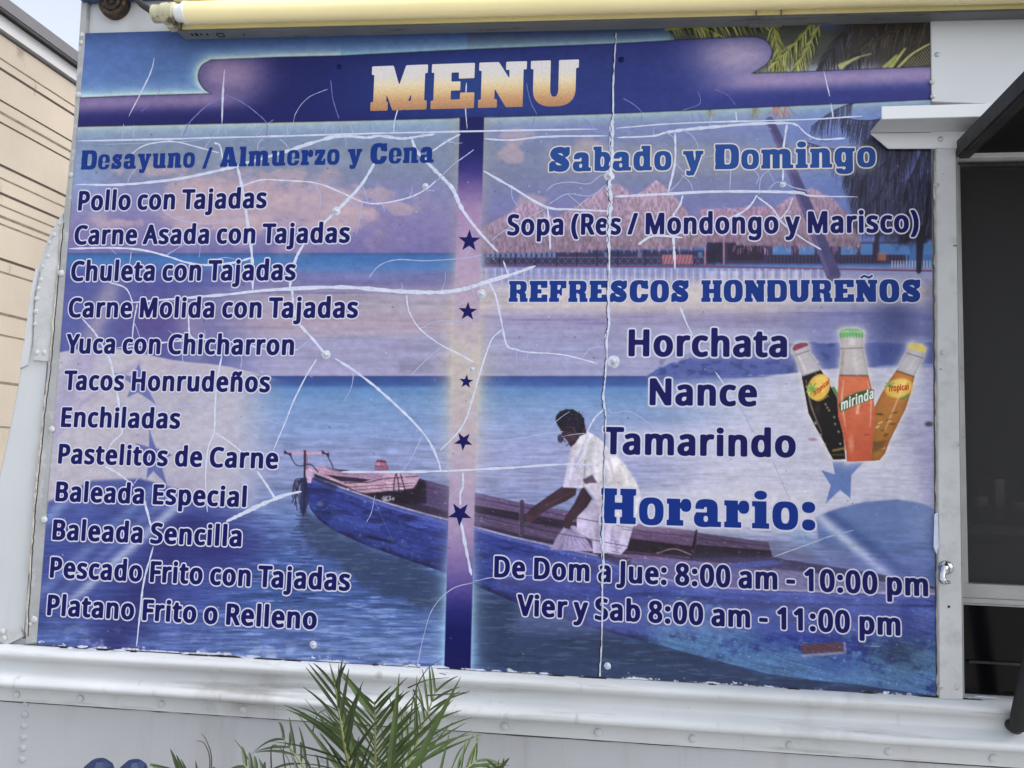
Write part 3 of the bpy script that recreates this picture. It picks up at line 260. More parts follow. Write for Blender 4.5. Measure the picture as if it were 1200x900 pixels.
slab	o	830	309,-14 219,-2 146,26 109,51 80,79 58,106 38,141 13,216 0,321 3,479 21,574 42,626 79,680 126,722 186,752 244,767 321,775 424,775 484,769 531,759 589,737 640,701 685,649 717,581 732,519 740,434 737,281 719,186 699,136 666,86 631,51 584,21 531,1 481,-9 419,-15|348,161 404,164 421,171 440,186 465,226 482,301 485,426 479,479 469,521 456,551 436,577 414,593 386,600 354,600 331,595 298,571 273,529 258,459 255,336 269,246 281,214 299,188 321,170	294,-64 196,-50 109,-12 76,11 33,54 -9,118 -39,206 -52,316 -49,486 -30,589 -4,651 34,707 89,759 164,799 229,817 309,825 439,825 546,809 614,782 670,744 726,682 765,604 784,526 792,436 789,274 770,171 747,114 711,59 661,9 609,-24 551,-47 494,-60 429,-65|366,211 396,219 413,241 427,289 432,351 429,454 419,504 400,539 371,549 344,541 327,519 313,471 308,409 311,309 320,259 339,223
slab	e	850	316,-14 224,-1 146,28 109,54 79,83 41,139 13,219 0,324 3,476 21,571 43,626 79,677 134,724 194,752 251,767 331,775 471,772 561,754 614,732 654,704 689,669 721,617 741,564 754,504 760,434 758,341 751,333 739,330 464,330 409,347 371,350 346,346 291,328 283,321 280,309 280,211 288,171 301,144 324,123 354,112 391,110 431,121 459,144 474,176 482,229 494,239 734,239 744,234 747,226 739,189 717,134 687,89 651,54 599,21 536,-1 474,-12|356,366 401,366 441,382 464,409 479,456 480,529 466,586 444,617 404,634 356,634 319,619 297,594 284,554 280,464 293,416 316,383	301,-64 201,-49 111,-11 76,13 33,56 -7,116 -39,209 -52,319 -49,484 -29,589 -2,654 36,707 96,762 176,802 239,817 321,825 486,822 576,804 649,771 696,735 747,679 787,596 805,521 812,434 811,331 780,281 800,234 789,171 764,111 731,61 676,7 614,-29 556,-50 491,-61|376,161 401,165 418,179 430,244 442,271 434,282 381,299 344,288 333,266 333,214 340,184 354,167|373,416 396,418 411,427 427,474 420,559 408,576 384,584 361,581 346,570 333,519 333,471 340,441 352,424
slab	a	890	246,-14 184,-6 124,11 81,33 46,63 21,101 5,149 0,229 6,276 21,319 50,364 53,391 61,398 356,400 372,404 380,421 379,536 374,545 364,550 311,548 301,536 298,501 284,490 51,492 41,504 40,546 48,604 64,651 93,696 129,727 174,750 236,767 311,775 431,775 516,765 584,742 621,720 649,694 674,657 689,616 700,541 700,166 705,156 714,151 784,150 797,141 800,126 798,11 791,3 779,0 454,0 346,-15|339,136 369,138 391,151 407,174 414,201 414,241 402,276 381,296 356,305 331,302 308,289 293,266 286,239 286,201 296,169 311,149	231,-64 139,-49 51,-9 -9,49 -41,116 -52,181 -47,279 -34,326 19,441 -7,479 -12,509 -7,596 14,669 42,716 89,762 139,791 206,814 299,825 441,825 521,816 589,797 644,767 685,731 716,689 737,641 752,549 753,216 764,202 819,192 848,159 852,129 848,-9 824,-39 796,-50 471,-50 359,-65|345,196 356,197 362,211 361,234 351,245 343,241 338,229
slab	s	809	321,-9 249,3 174,29 164,24 155,6 144,0 49,0 39,3 32,11 31,236 65,286 96,309 116,317 144,320 166,316 191,305 219,281 257,216 286,201 331,191 371,190 411,195 421,204 419,211 411,217 226,311 209,331 191,366 134,411 99,446 73,486 61,529 61,571 76,621 109,672 149,709 209,742 279,764 339,775 399,775 459,764 526,740 534,741 546,755 556,760 669,758 677,751 680,739 678,541 654,521 636,496 616,478 586,464 546,458 540,449 551,416 619,362 659,304 671,269 677,229 675,189 664,154 642,114 614,81 574,48 529,23 481,6 419,-6|460,501 469,504 468,514 441,551 426,564 379,575 346,574 334,566 341,554	306,-59 196,-37 156,-50 29,-49 4,-37 -18,-9 -22,21 -20,254 25,319 92,371 36,444 11,506 8,576 26,639 64,699 116,750 181,786 261,814 324,824 401,825 511,804 551,810 691,806 719,784 731,756 731,534 719,506 642,431 638,421 691,354 722,284 730,201 714,136 687,86 650,44 599,3 544,-27 494,-45 434,-56
slab	y	950	244,-239 159,-207 143,-194 140,-176 141,-36 147,-26 159,-24 281,-46 294,-45 302,-39 307,-26 316,9 316,29 94,596 79,609 16,610 2,621 0,736 3,751 11,758 24,760 416,760 432,756 440,739 439,599 488,389 492,379 499,375 507,389 535,584 533,601 520,629 520,739 525,754 544,760 836,760 851,757 858,749 860,739 858,621 846,611 796,609 781,596 561,-16 466,-206 456,-217 441,-222	229,-289 126,-249 101,-226 90,-204 88,-36 99,1 116,17 139,27 246,14 256,17 259,29 57,546 42,559 -16,566 -48,601 -52,741 -45,776 -19,802 9,810 431,810 479,791 529,810 849,810 879,802 903,779 911,756 909,603 880,569 831,558 819,544 611,-34 513,-231 489,-258 459,-271
slab	u	970	304,-14 219,-2 151,26 126,43 103,66 76,114 65,149 60,194 60,594 49,608 14,611 2,621 0,736 3,751 11,758 24,760 329,760 346,752 350,736 350,229 357,204 370,181 389,166 411,161 431,166 450,181 463,204 470,229 470,736 473,751 481,758 494,760 776,760 791,757 798,749 800,736 800,166 805,156 813,151 864,150 877,141 880,126 877,9 869,2 859,0 516,0 409,-15	289,-64 194,-49 116,-14 58,39 26,96 8,186 7,541 2,556 -39,586 -50,609 -52,744 -45,776 -19,802 11,810 346,810 369,802 389,784 405,741 405,251 411,237 415,739 429,781 451,802 476,810 789,810 819,802 844,778 852,749 853,216 861,203 904,189 929,156 932,16 925,-16 901,-41 876,-50 534,-50 421,-65
slab	n	990	14,1 4,8 0,19 1,136 13,149 51,153 60,169 60,586 58,599 51,607 13,611 1,623 0,739 6,755 24,760 389,760 486,775 574,775 631,768 679,754 724,730 757,699 786,654 800,616 807,576 811,164 824,151 884,150 897,141 900,21 894,5 876,0 509,0 496,2 489,8 485,24 485,549 479,571 466,592 449,605 429,609 409,604 393,591 381,571 375,549 375,24 371,8 364,2 351,0	-1,-49 -20,-41 -39,-24 -52,14 -50,154 -31,182 2,204 8,221 7,544 1,556 -41,589 -52,619 -52,754 -35,789 -16,804 6,810 371,810 471,825 584,825 686,807 741,780 769,760 824,696 854,614 862,546 863,216 871,203 921,191 950,154 952,9 935,-29 916,-44 894,-50 494,-50 466,-42 429,-9 396,-41 371,-50
slab	m	1410	14,1 4,8 0,19 1,136 13,149 51,153 60,169 60,586 58,599 51,607 13,611 1,623 0,741 9,757 24,760 361,760 456,775 539,775 621,762 704,724 761,752 811,767 879,775 964,775 1039,765 1096,744 1144,711 1176,671 1197,624 1210,549 1211,164 1224,151 1301,150 1317,141 1320,21 1318,11 1311,3 1296,0 889,0 870,6 865,24 865,539 859,555 841,560 779,559 770,554 765,544 765,24 762,9 754,2 744,0 494,0 479,3 472,11 470,24 470,544 465,554 456,559 394,560 376,555 370,539 370,24 366,8 359,2 346,0	-1,-49 -21,-41 -41,-21 -52,19 -49,156 -30,184 2,204 8,221 7,544 1,556 -41,589 -52,624 -51,759 -41,781 -19,802 11,810 346,810 441,824 546,825 624,815 704,786 814,820 981,824 1056,814 1126,787 1179,750 1221,699 1247,641 1262,559 1264,212 1275,201 1321,199 1339,192 1363,169 1371,146 1371,3 1361,-21 1339,-42 1309,-50 874,-50 851,-45 814,-20 781,-44 761,-50 479,-50 456,-45 419,-20 386,-44 366,-50
slab	r	809	14,1 4,8 0,19 1,146 13,159 51,163 60,179 60,586 58,599 51,607 13,611 1,623 0,739 5,754 24,760 386,759 399,746 400,661 404,651 409,649 416,654 433,694 455,724 481,744 516,759 556,765 611,762 651,749 679,730 704,699 721,656 730,609 730,561 725,516 714,481 697,451 677,429 651,411 614,399 581,395 526,399 489,411 463,429 443,451 417,494 406,494 401,486 401,174 414,161 484,160 497,151 500,24 495,6 476,0	-1,-49 -20,-41 -39,-24 -52,14 -50,164 -31,192 2,214 8,231 7,544 1,556 -41,589 -52,619 -52,751 -39,784 -16,804 6,810 394,810 446,787 514,812 594,815 654,804 707,774 739,741 758,709 781,621 779,519 767,471 749,434 699,380 639,351 536,345 466,363 453,354 455,219 466,211 519,202 541,181 550,161 552,11 539,-24 516,-44 491,-50
slab	z	770	34,1 24,8 20,19 22,189 31,198 61,203 75,216 271,524 284,549 280,556 269,560 191,560 178,556 170,541 169,474 159,462 51,460 36,465 30,484 30,736 34,752 41,758 54,760 616,760 632,756 640,739 638,571 631,563 609,555 598,541 436,241 423,211 426,204 436,200 509,200 522,204 530,219 531,286 541,298 649,300 664,295 670,276 670,24 666,8 659,2 646,0	19,-49 -14,-30 -31,1 -30,201 -6,237 41,262 126,399 114,410 21,413 -2,429 -19,453 -22,741 -11,781 14,804 39,810 629,810 664,799 684,778 692,754 690,559 677,534 634,497 563,361 576,350 679,347 701,332 718,309 722,19 711,-21 686,-44 661,-50
slab	l	570	14,1 4,8 0,19 1,137 14,149 59,152 67,159 70,169 70,836 68,849 61,857 14,861 2,871 2,989 9,997 21,1000 399,998 407,991 410,976 410,169 413,159 421,152 466,149 478,139 478,11 471,3 459,0	-1,-49 -30,-34 -50,-4 -52,131 -49,156 -39,174 -19,192 11,204 17,219 17,789 11,806 -24,821 -49,854 -52,979 -48,1009 -24,1039 4,1050 421,1046 451,1021 462,989 463,219 469,204 511,182 530,154 528,-9 504,-39 476,-50
slab	i	590	14,1 4,8 0,19 2,139 14,149 69,152 80,166 80,586 77,601 69,608 14,611 2,621 0,736 3,751 11,758 24,760 396,760 411,757 418,749 420,736 420,166 425,156 433,151 484,150 497,141 500,126 497,9 489,2 476,0|219,806 174,813 138,826 109,844 82,871 69,901 65,934 71,966 86,994 109,1016 144,1036 179,1048 226,1055 274,1055 324,1047 361,1034 394,1014 421,984 434,944 431,901 414,866 384,838 336,816 276,805	-1,-49 -30,-34 -50,-4 -52,139 -46,163 -31,182 -11,196 19,203 27,214 27,541 19,557 -26,573 -49,604 -49,766 -37,786 -14,805 53,816 19,881 13,949 32,1009 76,1057 131,1087 186,1102 286,1105 351,1094 406,1069 445,1036 470,1004 485,959 487,914 480,879 439,811 466,774 472,749 473,219 481,203 526,187 549,156 549,-6 526,-37 496,-50
slab	b	850	386,-14 296,0 136,0 109,18 74,21 62,31 60,839 58,849 51,857 13,861 1,873 0,981 3,991 11,998 336,1000 351,997 360,981 360,794 365,779 376,773 479,775 519,772 561,764 599,752 651,721 685,689 709,654 731,606 747,551 757,484 760,321 747,209 734,161 715,116 689,76 657,44 629,24 594,6 516,-12|387,171 409,171 429,177 444,188 457,206 475,254 485,339 482,459 469,526 459,551 441,574 422,586 401,590 384,588 366,580 340,549 323,494 315,421 315,334 329,241 339,214 353,191 369,178	371,-64 281,-50 116,-49 84,-32 41,-22 11,14 7,791 2,806 -43,841 -52,879 -50,1004 -35,1029 -9,1047 346,1050 376,1044 401,1021 411,999 417,831 431,825 566,816 609,804 659,779 689,757 738,706 784,616 809,494 812,309 805,229 792,169 751,74 681,-4 601,-47 504,-64|395,229 409,232 420,254 432,351 425,484 415,519 401,532 389,525 379,501 368,409 373,286 383,246
slab	d	890	266,-14 221,-9 176,2 136,21 109,39 59,93 26,161 10,221 3,276 0,439 10,539 21,584 38,629 64,674 98,711 131,736 166,754 241,772 281,775 384,773 395,779 400,794 397,851 386,859 351,862 341,874 340,981 349,997 364,1000 709,998 717,991 720,976 720,169 723,159 731,152 784,150 797,141 800,126 798,11 791,3 779,0 466,0 366,-15|347,171 369,171 389,177 404,188 417,206 435,254 445,339 442,459 429,526 419,551 401,574 382,586 361,590 344,588 326,580 300,549 283,494 275,421 275,334 289,241 299,214 313,191 329,178	251,-64 159,-47 81,-5 19,59 -22,139 -49,266 -52,444 -42,549 -10,651 29,714 101,779 184,814 295,829 288,874 289,996 299,1021 324,1044 354,1050 731,1046 761,1021 772,989 773,219 781,203 826,187 849,156 852,21 847,-11 824,-39 796,-50 484,-50 379,-65|355,229 369,232 380,254 392,351 385,484 375,519 361,532 349,525 339,501 328,409 333,286 343,246
slab	g	909	331,-259 231,-247 156,-222 124,-203 95,-176 68,-129 61,-89 60,-51 63,-39 73,-31 296,-31 309,-36 341,-69 364,-78 384,-80 409,-74 432,-59 446,-39 449,-16 444,3 431,19 414,32 391,39 371,39 324,30 104,30 89,36 88,46 103,66 104,79 64,124 33,176 15,229 3,304 0,349 3,496 15,571 33,624 66,679 109,721 164,752 226,769 284,775 371,775 484,760 809,758 817,751 820,741 818,631 806,621 751,618 743,611 740,601 740,-76 735,-116 727,-141 709,-171 675,-204 634,-227 591,-241 526,-254 461,-260|357,201 379,201 398,206 426,234 446,289 455,359 452,476 439,539 426,566 412,584 396,595 374,600 339,592 323,579 311,561 293,509 285,441 285,356 299,269 321,223 339,208	316,-309 204,-294 116,-259 86,-239 48,-201 19,-146 8,-96 8,-39 14,-17 34,14 36,69 -2,129 -29,191 -45,261 -52,339 -47,526 -34,591 -17,641 19,704 71,758 136,797 201,817 271,825 384,825 499,810 809,810 834,805 859,784 870,761 872,631 867,609 852,589 831,574 801,567 793,554 792,-84 786,-129 774,-164 754,-199 711,-241 659,-272 614,-289 556,-302 476,-310|363,259 379,260 389,279 402,371 396,491 386,529 371,543 359,537 349,514 338,429 343,314 352,276
slab	/	710	16,-79 7,-69 10,-51 376,986 385,996 399,1000 586,998 593,989 590,971 224,-66 215,-76 201,-80	1,-129 -21,-119 -41,-96 -47,-74 -44,-46 329,1011 354,1038 381,1049 589,1050 614,1044 634,1027 644,1009 642,961 271,-91 249,-116 221,-129
slab	:	510	179,-9 134,-1 96,13 64,35 40,64 26,96 20,131 21,169 33,214 53,244 76,265 106,282 139,293 186,300 234,300 281,293 319,279 364,247 381,224 392,201 399,166 400,131 387,76 356,35 309,6 276,-4 239,-9|179,476 134,484 96,498 64,520 40,549 26,581 20,616 21,654 33,699 53,729 76,750 106,767 139,778 186,785 234,785 281,778 319,764 364,732 381,709 392,686 399,651 400,616 387,561 356,520 309,491 276,481 239,476	164,-59 111,-49 61,-27 29,-2 -5,36 -21,71 -32,119 -32,174 -19,226 1,262 36,299 111,339 169,349 241,350 324,334 389,295 420,261 438,229 452,156 451,114 439,64 421,31 391,-2 329,-42 256,-59|164,426 111,436 61,458 29,483 -5,521 -21,556 -32,604 -32,659 -19,711 1,747 36,784 111,824 169,834 241,835 324,819 389,780 420,746 438,714 452,641 451,599 439,549 421,516 391,483 329,443 256,426
'''

# ------------------------------------------------------------------ the printed picture on the banner
# The banner is a flat digital print; its picture (sky, huts, sea, boat, bottles ...) is computed here as ink colours.
GX, GY = 1230, 900
Q = [P(101, 40), P(1089, 14), P(1096, 816), P(44, 755)]       # corners of the vinyl on the truck's side
def wav(x, z):
    """slow buckles of the vinyl, metres towards the viewer"""
    return 0.0006 * np.sin(x * 9.0 + 1.3 * np.sin(z * 6.0)) * np.sin(z * 7.5 + 0.8 + x * 2.0)
gu, gv = np.meshgrid(np.linspace(0, 1, GX), np.linspace(0, 1, GY))
q = [np.array(v) for v in Q]
WX = (q[0][0] * (1 - gu) + q[1][0] * gu) * (1 - gv) + (q[3][0] * (1 - gu) + q[2][0] * gu) * gv
WZ = (q[0][2] * (1 - gu) + q[1][2] * gu) * (1 - gv) + (q[3][2] * (1 - gu) + q[2][2] * gu) * gv
X, Y = proj(np.stack([WX.ravel(), np.zeros(WX.size), WZ.ravel()], 1))
X = X.reshape(WX.shape).astype(np.float32); Y = Y.reshape(WX.shape).astype(np.float32)
cmin, cmax, rmin, rmax = X.min(0), X.max(0), Y.min(1), Y.max(1)
IM = np.zeros((GY, GX, 3), np.float32)
REG = np.zeros((GY, GX), np.int8)

def vn(x, y, seed):
    t = np.random.RandomState(seed).rand(256, 256).astype(np.float32)
    xi = np.floor(x).astype(np.int32); yi = np.floor(y).astype(np.int32)
    fx = x - xi; fy = y - yi; fx = fx * fx * (3 - 2 * fx); fy = fy * fy * (3 - 2 * fy)
    a, b = xi & 255, (xi + 1) & 255; c, d = yi & 255, (yi + 1) & 255
    return (t[c, a] * (1 - fx) + t[c, b] * fx) * (1 - fy) + (t[d, a] * (1 - fx) + t[d, b] * fx) * fy
def fbm(x, y, seed, o=4):
    s = 0; a = 0.5; n = 0
    for k in range(o):
        s = s + a * vn(x * 2 ** k, y * 2 ** k, seed + k); n += a; a *= 0.5
    return s / n
def sm(a, b, x):
    t = np.clip((x - a) / (b - a), 0, 1); return t * t * (3 - 2 * t)
def win(x0, y0, x1, y1):
    c = np.nonzero((cmax >= x0) & (cmin <= x1))[0]; r = np.nonzero((rmax >= y0) & (rmin <= y1))[0]
    if not len(c) or not len(r): return None
    return (slice(r[0], r[-1] + 1), slice(c[0], c[-1] + 1))
ALL = (slice(0, GY), slice(0, GX))
def mix(w, col, m, a=1.0):
    m = (np.clip(m, 0, 1) * a)[..., None]
    IM[w] = IM[w] * (1 - m) + np.asarray(col, np.float32) * m
def mul(w, f, m):
    m = np.clip(m, 0, 1)[..., None]; IM[w] = IM[w] * (1 - m + m * np.asarray(f, np.float32))
def sdpoly(x, y, pts):
    D = np.full(x.shape, 1e9, np.float32); ins = np.zeros(x.shape, bool)
    for (ax, ay), (bx, by) in zip(pts, pts[1:] + pts[:1]):
        dx, dy = bx - ax, by - ay; L = dx * dx + dy * dy + 1e-9
        t = np.clip(((x - ax) * dx + (y - ay) * dy) / L, 0, 1)
        D = np.minimum(D, (x - ax - t * dx) ** 2 + (y - ay - t * dy) ** 2)
        if ay != by: ins ^= ((ay > y) != (by > y)) & (x < dx * (y - ay) / (dy if dy else 1e-9) + ax)
    D = np.sqrt(D); return np.where(ins, -D, D)
def poly(pts, col, a=1.0, f=1.0, reg=None, jag=0, seed=1, js=0.3):
    """filled polygon with feathered edge f (px); jag roughens the outline"""
    g = max(f, 1) + jag
    w = win(min(p[0] for p in pts) - g, min(p[1] for p in pts) - g, max(p[0] for p in pts) + g, max(p[1] for p in pts) + g)
    if w is None: return None, None
    x, y = X[w], Y[w]
    if jag:
        x = x + (fbm(X[w] * js, Y[w] * js, seed, 3) - .5) * 2 * jag; y = y + (fbm(X[w] * js, Y[w] * js, seed + 50, 3) - .5) * 2 * jag
    d = sdpoly(x, y, pts); m = np.clip(0.5 - d / f, 0, 1)
    if f > 3: m = m * m * (3 - 2 * m)
    if col is not None: mix(w, col, m, a)
    if reg is not None: REG[w][d < 0] = reg
    return w, m
def line(pts, wd, col, a=1.0, f=1.0, sp=False):
    """polyline stroke; wd a width or a list of widths"""
    if sp: pts = [tuple(p) for p in spline(pts, 6)]
    n = len(pts)
    ws = wd if isinstance(wd, (list, tuple)) else [wd]
    ws = np.interp(np.linspace(0, 1, n), np.linspace(0, 1, len(ws)), ws)
    g = max(ws) / 2 + f + 1
    w = win(min(p[0] for p in pts) - g, min(p[1] for p in pts) - g, max(p[0] for p in pts) + g, max(p[1] for p in pts) + g)
    if w is None: return
    x, y = X[w], Y[w]; D = np.full(x.shape, 1e9, np.float32)
    for i in range(n - 1):
        ax, ay = pts[i]; bx, by = pts[i + 1]; dx, dy = bx - ax, by - ay
        t = np.clip(((x - ax) * dx + (y - ay) * dy) / (dx * dx + dy * dy + 1e-9), 0, 1)
        D = np.minimum(D, np.hypot(x - ax - t * dx, y - ay - t * dy) - (ws[i] * (1 - t) + ws[i + 1] * t) / 2)
    mix(w, col, np.clip(0.5 - D / f, 0, 1), a)
def ell(cx, cy, rx, ry, col, a=1.0, f=1.0, rot=0.0, reg=None):
    R_ = max(rx, ry) * (1 + f / min(rx, ry)) + 1
    w = win(cx - R_, cy - R_, cx + R_, cy + R_)
    if w is None: return None, None
    c, s = math.cos(rot), math.sin(rot); x = (X[w] - cx) * c + (Y[w] - cy) * s; y = -(X[w] - cx) * s + (Y[w] - cy) * c
    d = (np.hypot(x / rx, y / ry) - 1) * min(rx, ry); m = np.clip(0.5 - d / f, 0, 1)
    if f > 3: m = m * m * (3 - 2 * m)
    if col is not None: mix(w, col, m, a)
    if reg is not None: REG[w][d < 0] = reg
    return w, m
def soft(x0, y0, x1, y1, col, a, f):
    w = win(x0 - f, y0 - f, x1 + f, y1 + f)
    if w is None: return
    x, y = X[w], Y[w]
    mix(w, col, sm(x0 - f, x0 + f, x) * (1 - sm(x1 - f, x1 + f, x)) * sm(y0 - f, y0 + f, y) * (1 - sm(y1 - f, y1 + f, y)), a)
def vgrad(y, stops):
    ys = [s[0] for s in stops]; return np.stack([np.interp(y, ys, [s[1][k] for s in stops]) for k in range(3)], -1).astype(np.float32)
rnd = random.Random(7)

def frond(x0, y0, x1, y1, sag, ln, n, cols, wd=1.2, hang=0.8, a=0.9):
    """a palm frond: an arched midrib with hanging leaflets"""
    for k in range(n):
        t = (k + rnd.random()) / n
        bx = x0 + (x1 - x0) * t; by = y0 + (y1 - y0) * t + sag * 4 * t * (t - 1) * -1 * -1
        L = ln * (0.45 + 0.8 * math.sin(math.pi * min(1, t * 0.9 + 0.08))) * rnd.uniform(.7, 1.15)
        for sd_ in (-1, 1):
            ang = math.atan2(y1 - y0, x1 - x0) + sd_ * rnd.uniform(.5, .9)
            ex = bx + math.cos(ang) * L * (1 - hang); ey = by + math.sin(ang) * L * (1 - hang) + L * hang
            line([(bx, by), ((bx + ex) / 2 + rnd.uniform(-1, 1), (by + ey) / 2 - L * .06), (ex, ey)], [wd, wd, .3], rnd.choice(cols), a)
    pts = [(x0 + (x1 - x0) * t, y0 + (y1 - y0) * t + sag * 4 * t * (t - 1)) for t in np.linspace(0, 1, 9)]
    line(pts, [wd * 1.8, wd * .8], cols[0], a)

# --- left half: sky, clouds, first sea, beach, second sea
left = X < 548
A = vgrad(Y, [(20, (38, 62, 118)), (60, (72, 104, 170)), (110, (84, 120, 184)), (150, (118, 142, 184)), (172, (112, 128, 160)), (205, (116, 126, 160)),
              (225, (122, 124, 172)), (262, (124, 114, 166)), (296, (110, 103, 162)), (298, (58, 88, 150)), (301, (54, 104, 172)), (314, (74, 118, 182)),
              (322, (104, 112, 168)), (333, (112, 106, 160)), (343, (150, 140, 164)), (365, (156, 146, 164)), (380, (162, 142, 164)), (394, (150, 142, 168)),
              (398, (142, 140, 176)), (440, (146, 142, 180)), (441.5, (50, 74, 142)), (451, (58, 90, 162)), (456, (86, 128, 184)), (474, (106, 140, 190)),
              (500, (118, 144, 196)), (530, (130, 142, 190)), (560, (126, 138, 186)), (600, (98, 120, 178)), (650, (70, 96, 166)), (700, (66, 94, 162)),
              (735, (86, 114, 178)), (765, (98, 124, 186))])
B = vgrad(Y, [(20, (40, 60, 112)), (60, (72, 84, 120)), (120, (120, 152, 184)), (150, (114, 126, 180)), (178, (114, 124, 158)), (205, (116, 122, 158)), (235, (112, 116, 168)), (262, (112, 108, 164)),
              (286, (98, 104, 168)), (290, (62, 104, 176)), (312, (72, 112, 180)), (316, (132, 140, 190)), (330, (152, 150, 186)), (342, (174, 164, 172)), (362, (172, 160, 172)),
              (372, (142, 134, 170)), (385, (142, 138, 176)), (405, (142, 142, 182)), (440, (144, 144, 182)), (441.5, (52, 78, 146)), (451, (62, 94, 166)),
              (456, (88, 130, 188)), (474, (110, 142, 190)), (500, (130, 148, 196)), (530, (142, 148, 194)), (560, (138, 144, 188)), (600, (118, 130, 178)), (650, (104, 112, 160)),
              (700, (56, 76, 128)), (760, (58, 78, 126)), (820, (62, 80, 124))])
IM[:] = np.where(left[..., None], A, B)
Ys = Y + (X - 320) * -0.012
n1 = fbm(X * .018, Y * .03, 3, 5)
# clouds on the left
cm = np.exp(-(((X - 300) / 190) ** 2 + ((Y - 242) / 40) ** 2) * 1.1)
mix(ALL, (176, 150, 162), sm(.50, .68, n1 * .75 + cm * .42) * (cm > .05) * sm(0, .35, cm) * (X < 530), .85)
for cx, cy, rx, ry in ((330, 205, 34, 12), (255, 222, 50, 16), (345, 232, 50, 20), (180, 200, 50, 14), (150, 262, 34, 9), (435, 228, 30, 14), (470, 245, 20, 9), (300, 262, 90, 12), (400, 250, 50, 12)):
    w = win(cx - rx * 2, cy - ry * 2, cx + rx * 2, cy + ry * 2); x, y = X[w], Y[w]
    e = 1 - np.hypot((x - cx) / rx, (y - cy) / ry) + (fbm(x * .06, y * .06, 11, 5) - .5) * 1.7
    mix(w, (182, 154, 160), sm(0.05, .55, e), .6); mix(w, (150, 124, 164), sm(.2, .8, e) * sm(cy - 2, cy + ry, y), .45)
mix(ALL, (126, 156, 208), (X < 150) * (1 - sm(95, 150, X)) * np.exp(-((Y - 205) / 34) ** 2), .55)
# sea ripples and streaks in the sky
rip = fbm(X * .05, Ys * .5, 21, 4); rip2 = fbm(X * .018, Ys * .22, 25, 4)
sea = (Ys > 441) & ((X > 300) | (Y > 590))
amp = np.clip((Y - 430) / 230, .12, 1) * sea
IM *= (1 + ((rip - .5) * .55 + (rip2 - .5) * .5) * amp)[..., None]
st = fbm(X * .012, Y * .25, 31, 4)
IM *= (1 + (st - .5) * .20 * ((Y > 318) & (Y < 441)))[..., None]
mix(ALL, (104, 100, 160), sm(.55, .7, fbm(X * .009, Y * .18, 35, 3)) * ((Y > 318) & (Y < 345) & left), .6)
mix(ALL, (122, 104, 166), sm(.54, .66, fbm(X * .008, Y * .12, 38, 3)) * ((Y > 366) & (Y < 395) & ~left), .7)
mix(ALL, (122, 148, 206), sm(.60, .74, rip) * sea * sm(600, 690, Y) * (X < 545), .75)
mix(ALL, (44, 60, 120), sm(.56, .68, rip2) * sea * sm(600, 690, Y) * (X < 545), .5)
# left flag: blue upper band, pale field, blue lower band with white folds
w = win(40, 300, 340, 450); x, y = X[w], Y[w]
edge = 412 + 30 * sm(150, 330, x) + 4 * np.sin(x * .04)
dg = np.sin((x + y * .62 - 330) * .042)
fm = sm(306, 322, y) * (1 - sm(edge - 1.2, edge + 1.2, y)) * (1 - sm(200, 330, x))
mix(w, (72, 82, 158), fm, .88)
mix(w, (88, 66, 132), fm * np.exp(-(((x - 185) / 45) ** 2 + ((y - 375) / 35) ** 2)), .7)
mix(w, (150, 138, 164), fm * np.exp(-((x - 128 + (y - 345) * .38) / 13) ** 2) * sm(315, 345, y), .75)
mix(w, (140, 128, 162), fm * np.exp(-((x - 222 - (y - 345) * .18) / 20) ** 2) * sm(330, 375, y), .75)
mix(w, (66, 78, 150), fm * np.exp(-(((x - 270) / 40) ** 2 + ((y - 418) / 16) ** 2)), .8)
w = win(30, 405, 360, 620); x, y = X[w], Y[w]
edge = 412 + 30 * sm(150, 330, x) + 4 * np.sin(x * .04)
pm = sm(edge - 1.2, edge + 1.2, y) * (1 - sm(270, 345, x + (y - 450) * .12)) * (1 - sm(585, 612, y - (x - 200) * .04))
pale = np.stack([np.full(x.shape, c) for c in (166, 160, 178)], -1)
mix(w, pale, pm, .95)
IM[w] *= (1 + (fbm(x * .012 + y * .006, y * .012, 41, 3) - .5)[..., None] * np.array([.22, .26, .14]) * pm[..., None])
mix(w, (172, 160, 168), pm * np.exp(-((x + y * .7 - 480) / 60) ** 2), .35)
mix(w, (140, 130, 182), pm * np.exp(-((x + y * .55 - 335) / 16) ** 2), .5)
line([(60, 520), (100, 470), (165, 425)], [2, 6], (138, 126, 176), .5, 5)
low = [(58, 588), (110, 563), (165, 561), (205, 572), (262, 590), (300, 598), (330, 606), (330, 660), (300, 780), (30, 780)]
w, m = poly(low, None, f=5)
x, y = X[w], Y[w]
fade = 1 - sm(235, 330, x + (y - 640) * .15)
mix(w, (60, 74, 152), m * fade * (1 - sm(690, 748, y) * .55), .85)
mix(w, (44, 44, 112), m * fade * np.exp(-((x + y * .62 - 600) / 34) ** 2) * sm(590, 615, y), .75)
mix(w, (42, 40, 112), m * np.exp(-(((x - 262) / 46) ** 2 + ((y - 640) / 28) ** 2)), .7)
mix(w, (50, 60, 135), m * np.exp(-((x + y * .9 - 690) / 26) ** 2) * fade, .6)
mix(w, (150, 160, 196), m * np.exp(-((x + y * 1.12 - 873) / 9) ** 2) * (1 - sm(690, 720, y)), .85)
mix(w, (120, 134, 190), m * np.exp(-((x + y * 1.12 - 850) / 8) ** 2) * (1 - sm(690, 720, y)), .4)
mix(w, (126, 148, 200), m * np.exp(-((x + y * .8 - 545) / 9) ** 2) * (1 - sm(600, 640, y)), .6)
mix(w, (116, 138, 196), m * np.exp(-((x + y * 1.1 - 812) / 12) ** 2), .5)
IM[w] *= (1 + (rip[w] - .5) * .22 * m)[..., None]
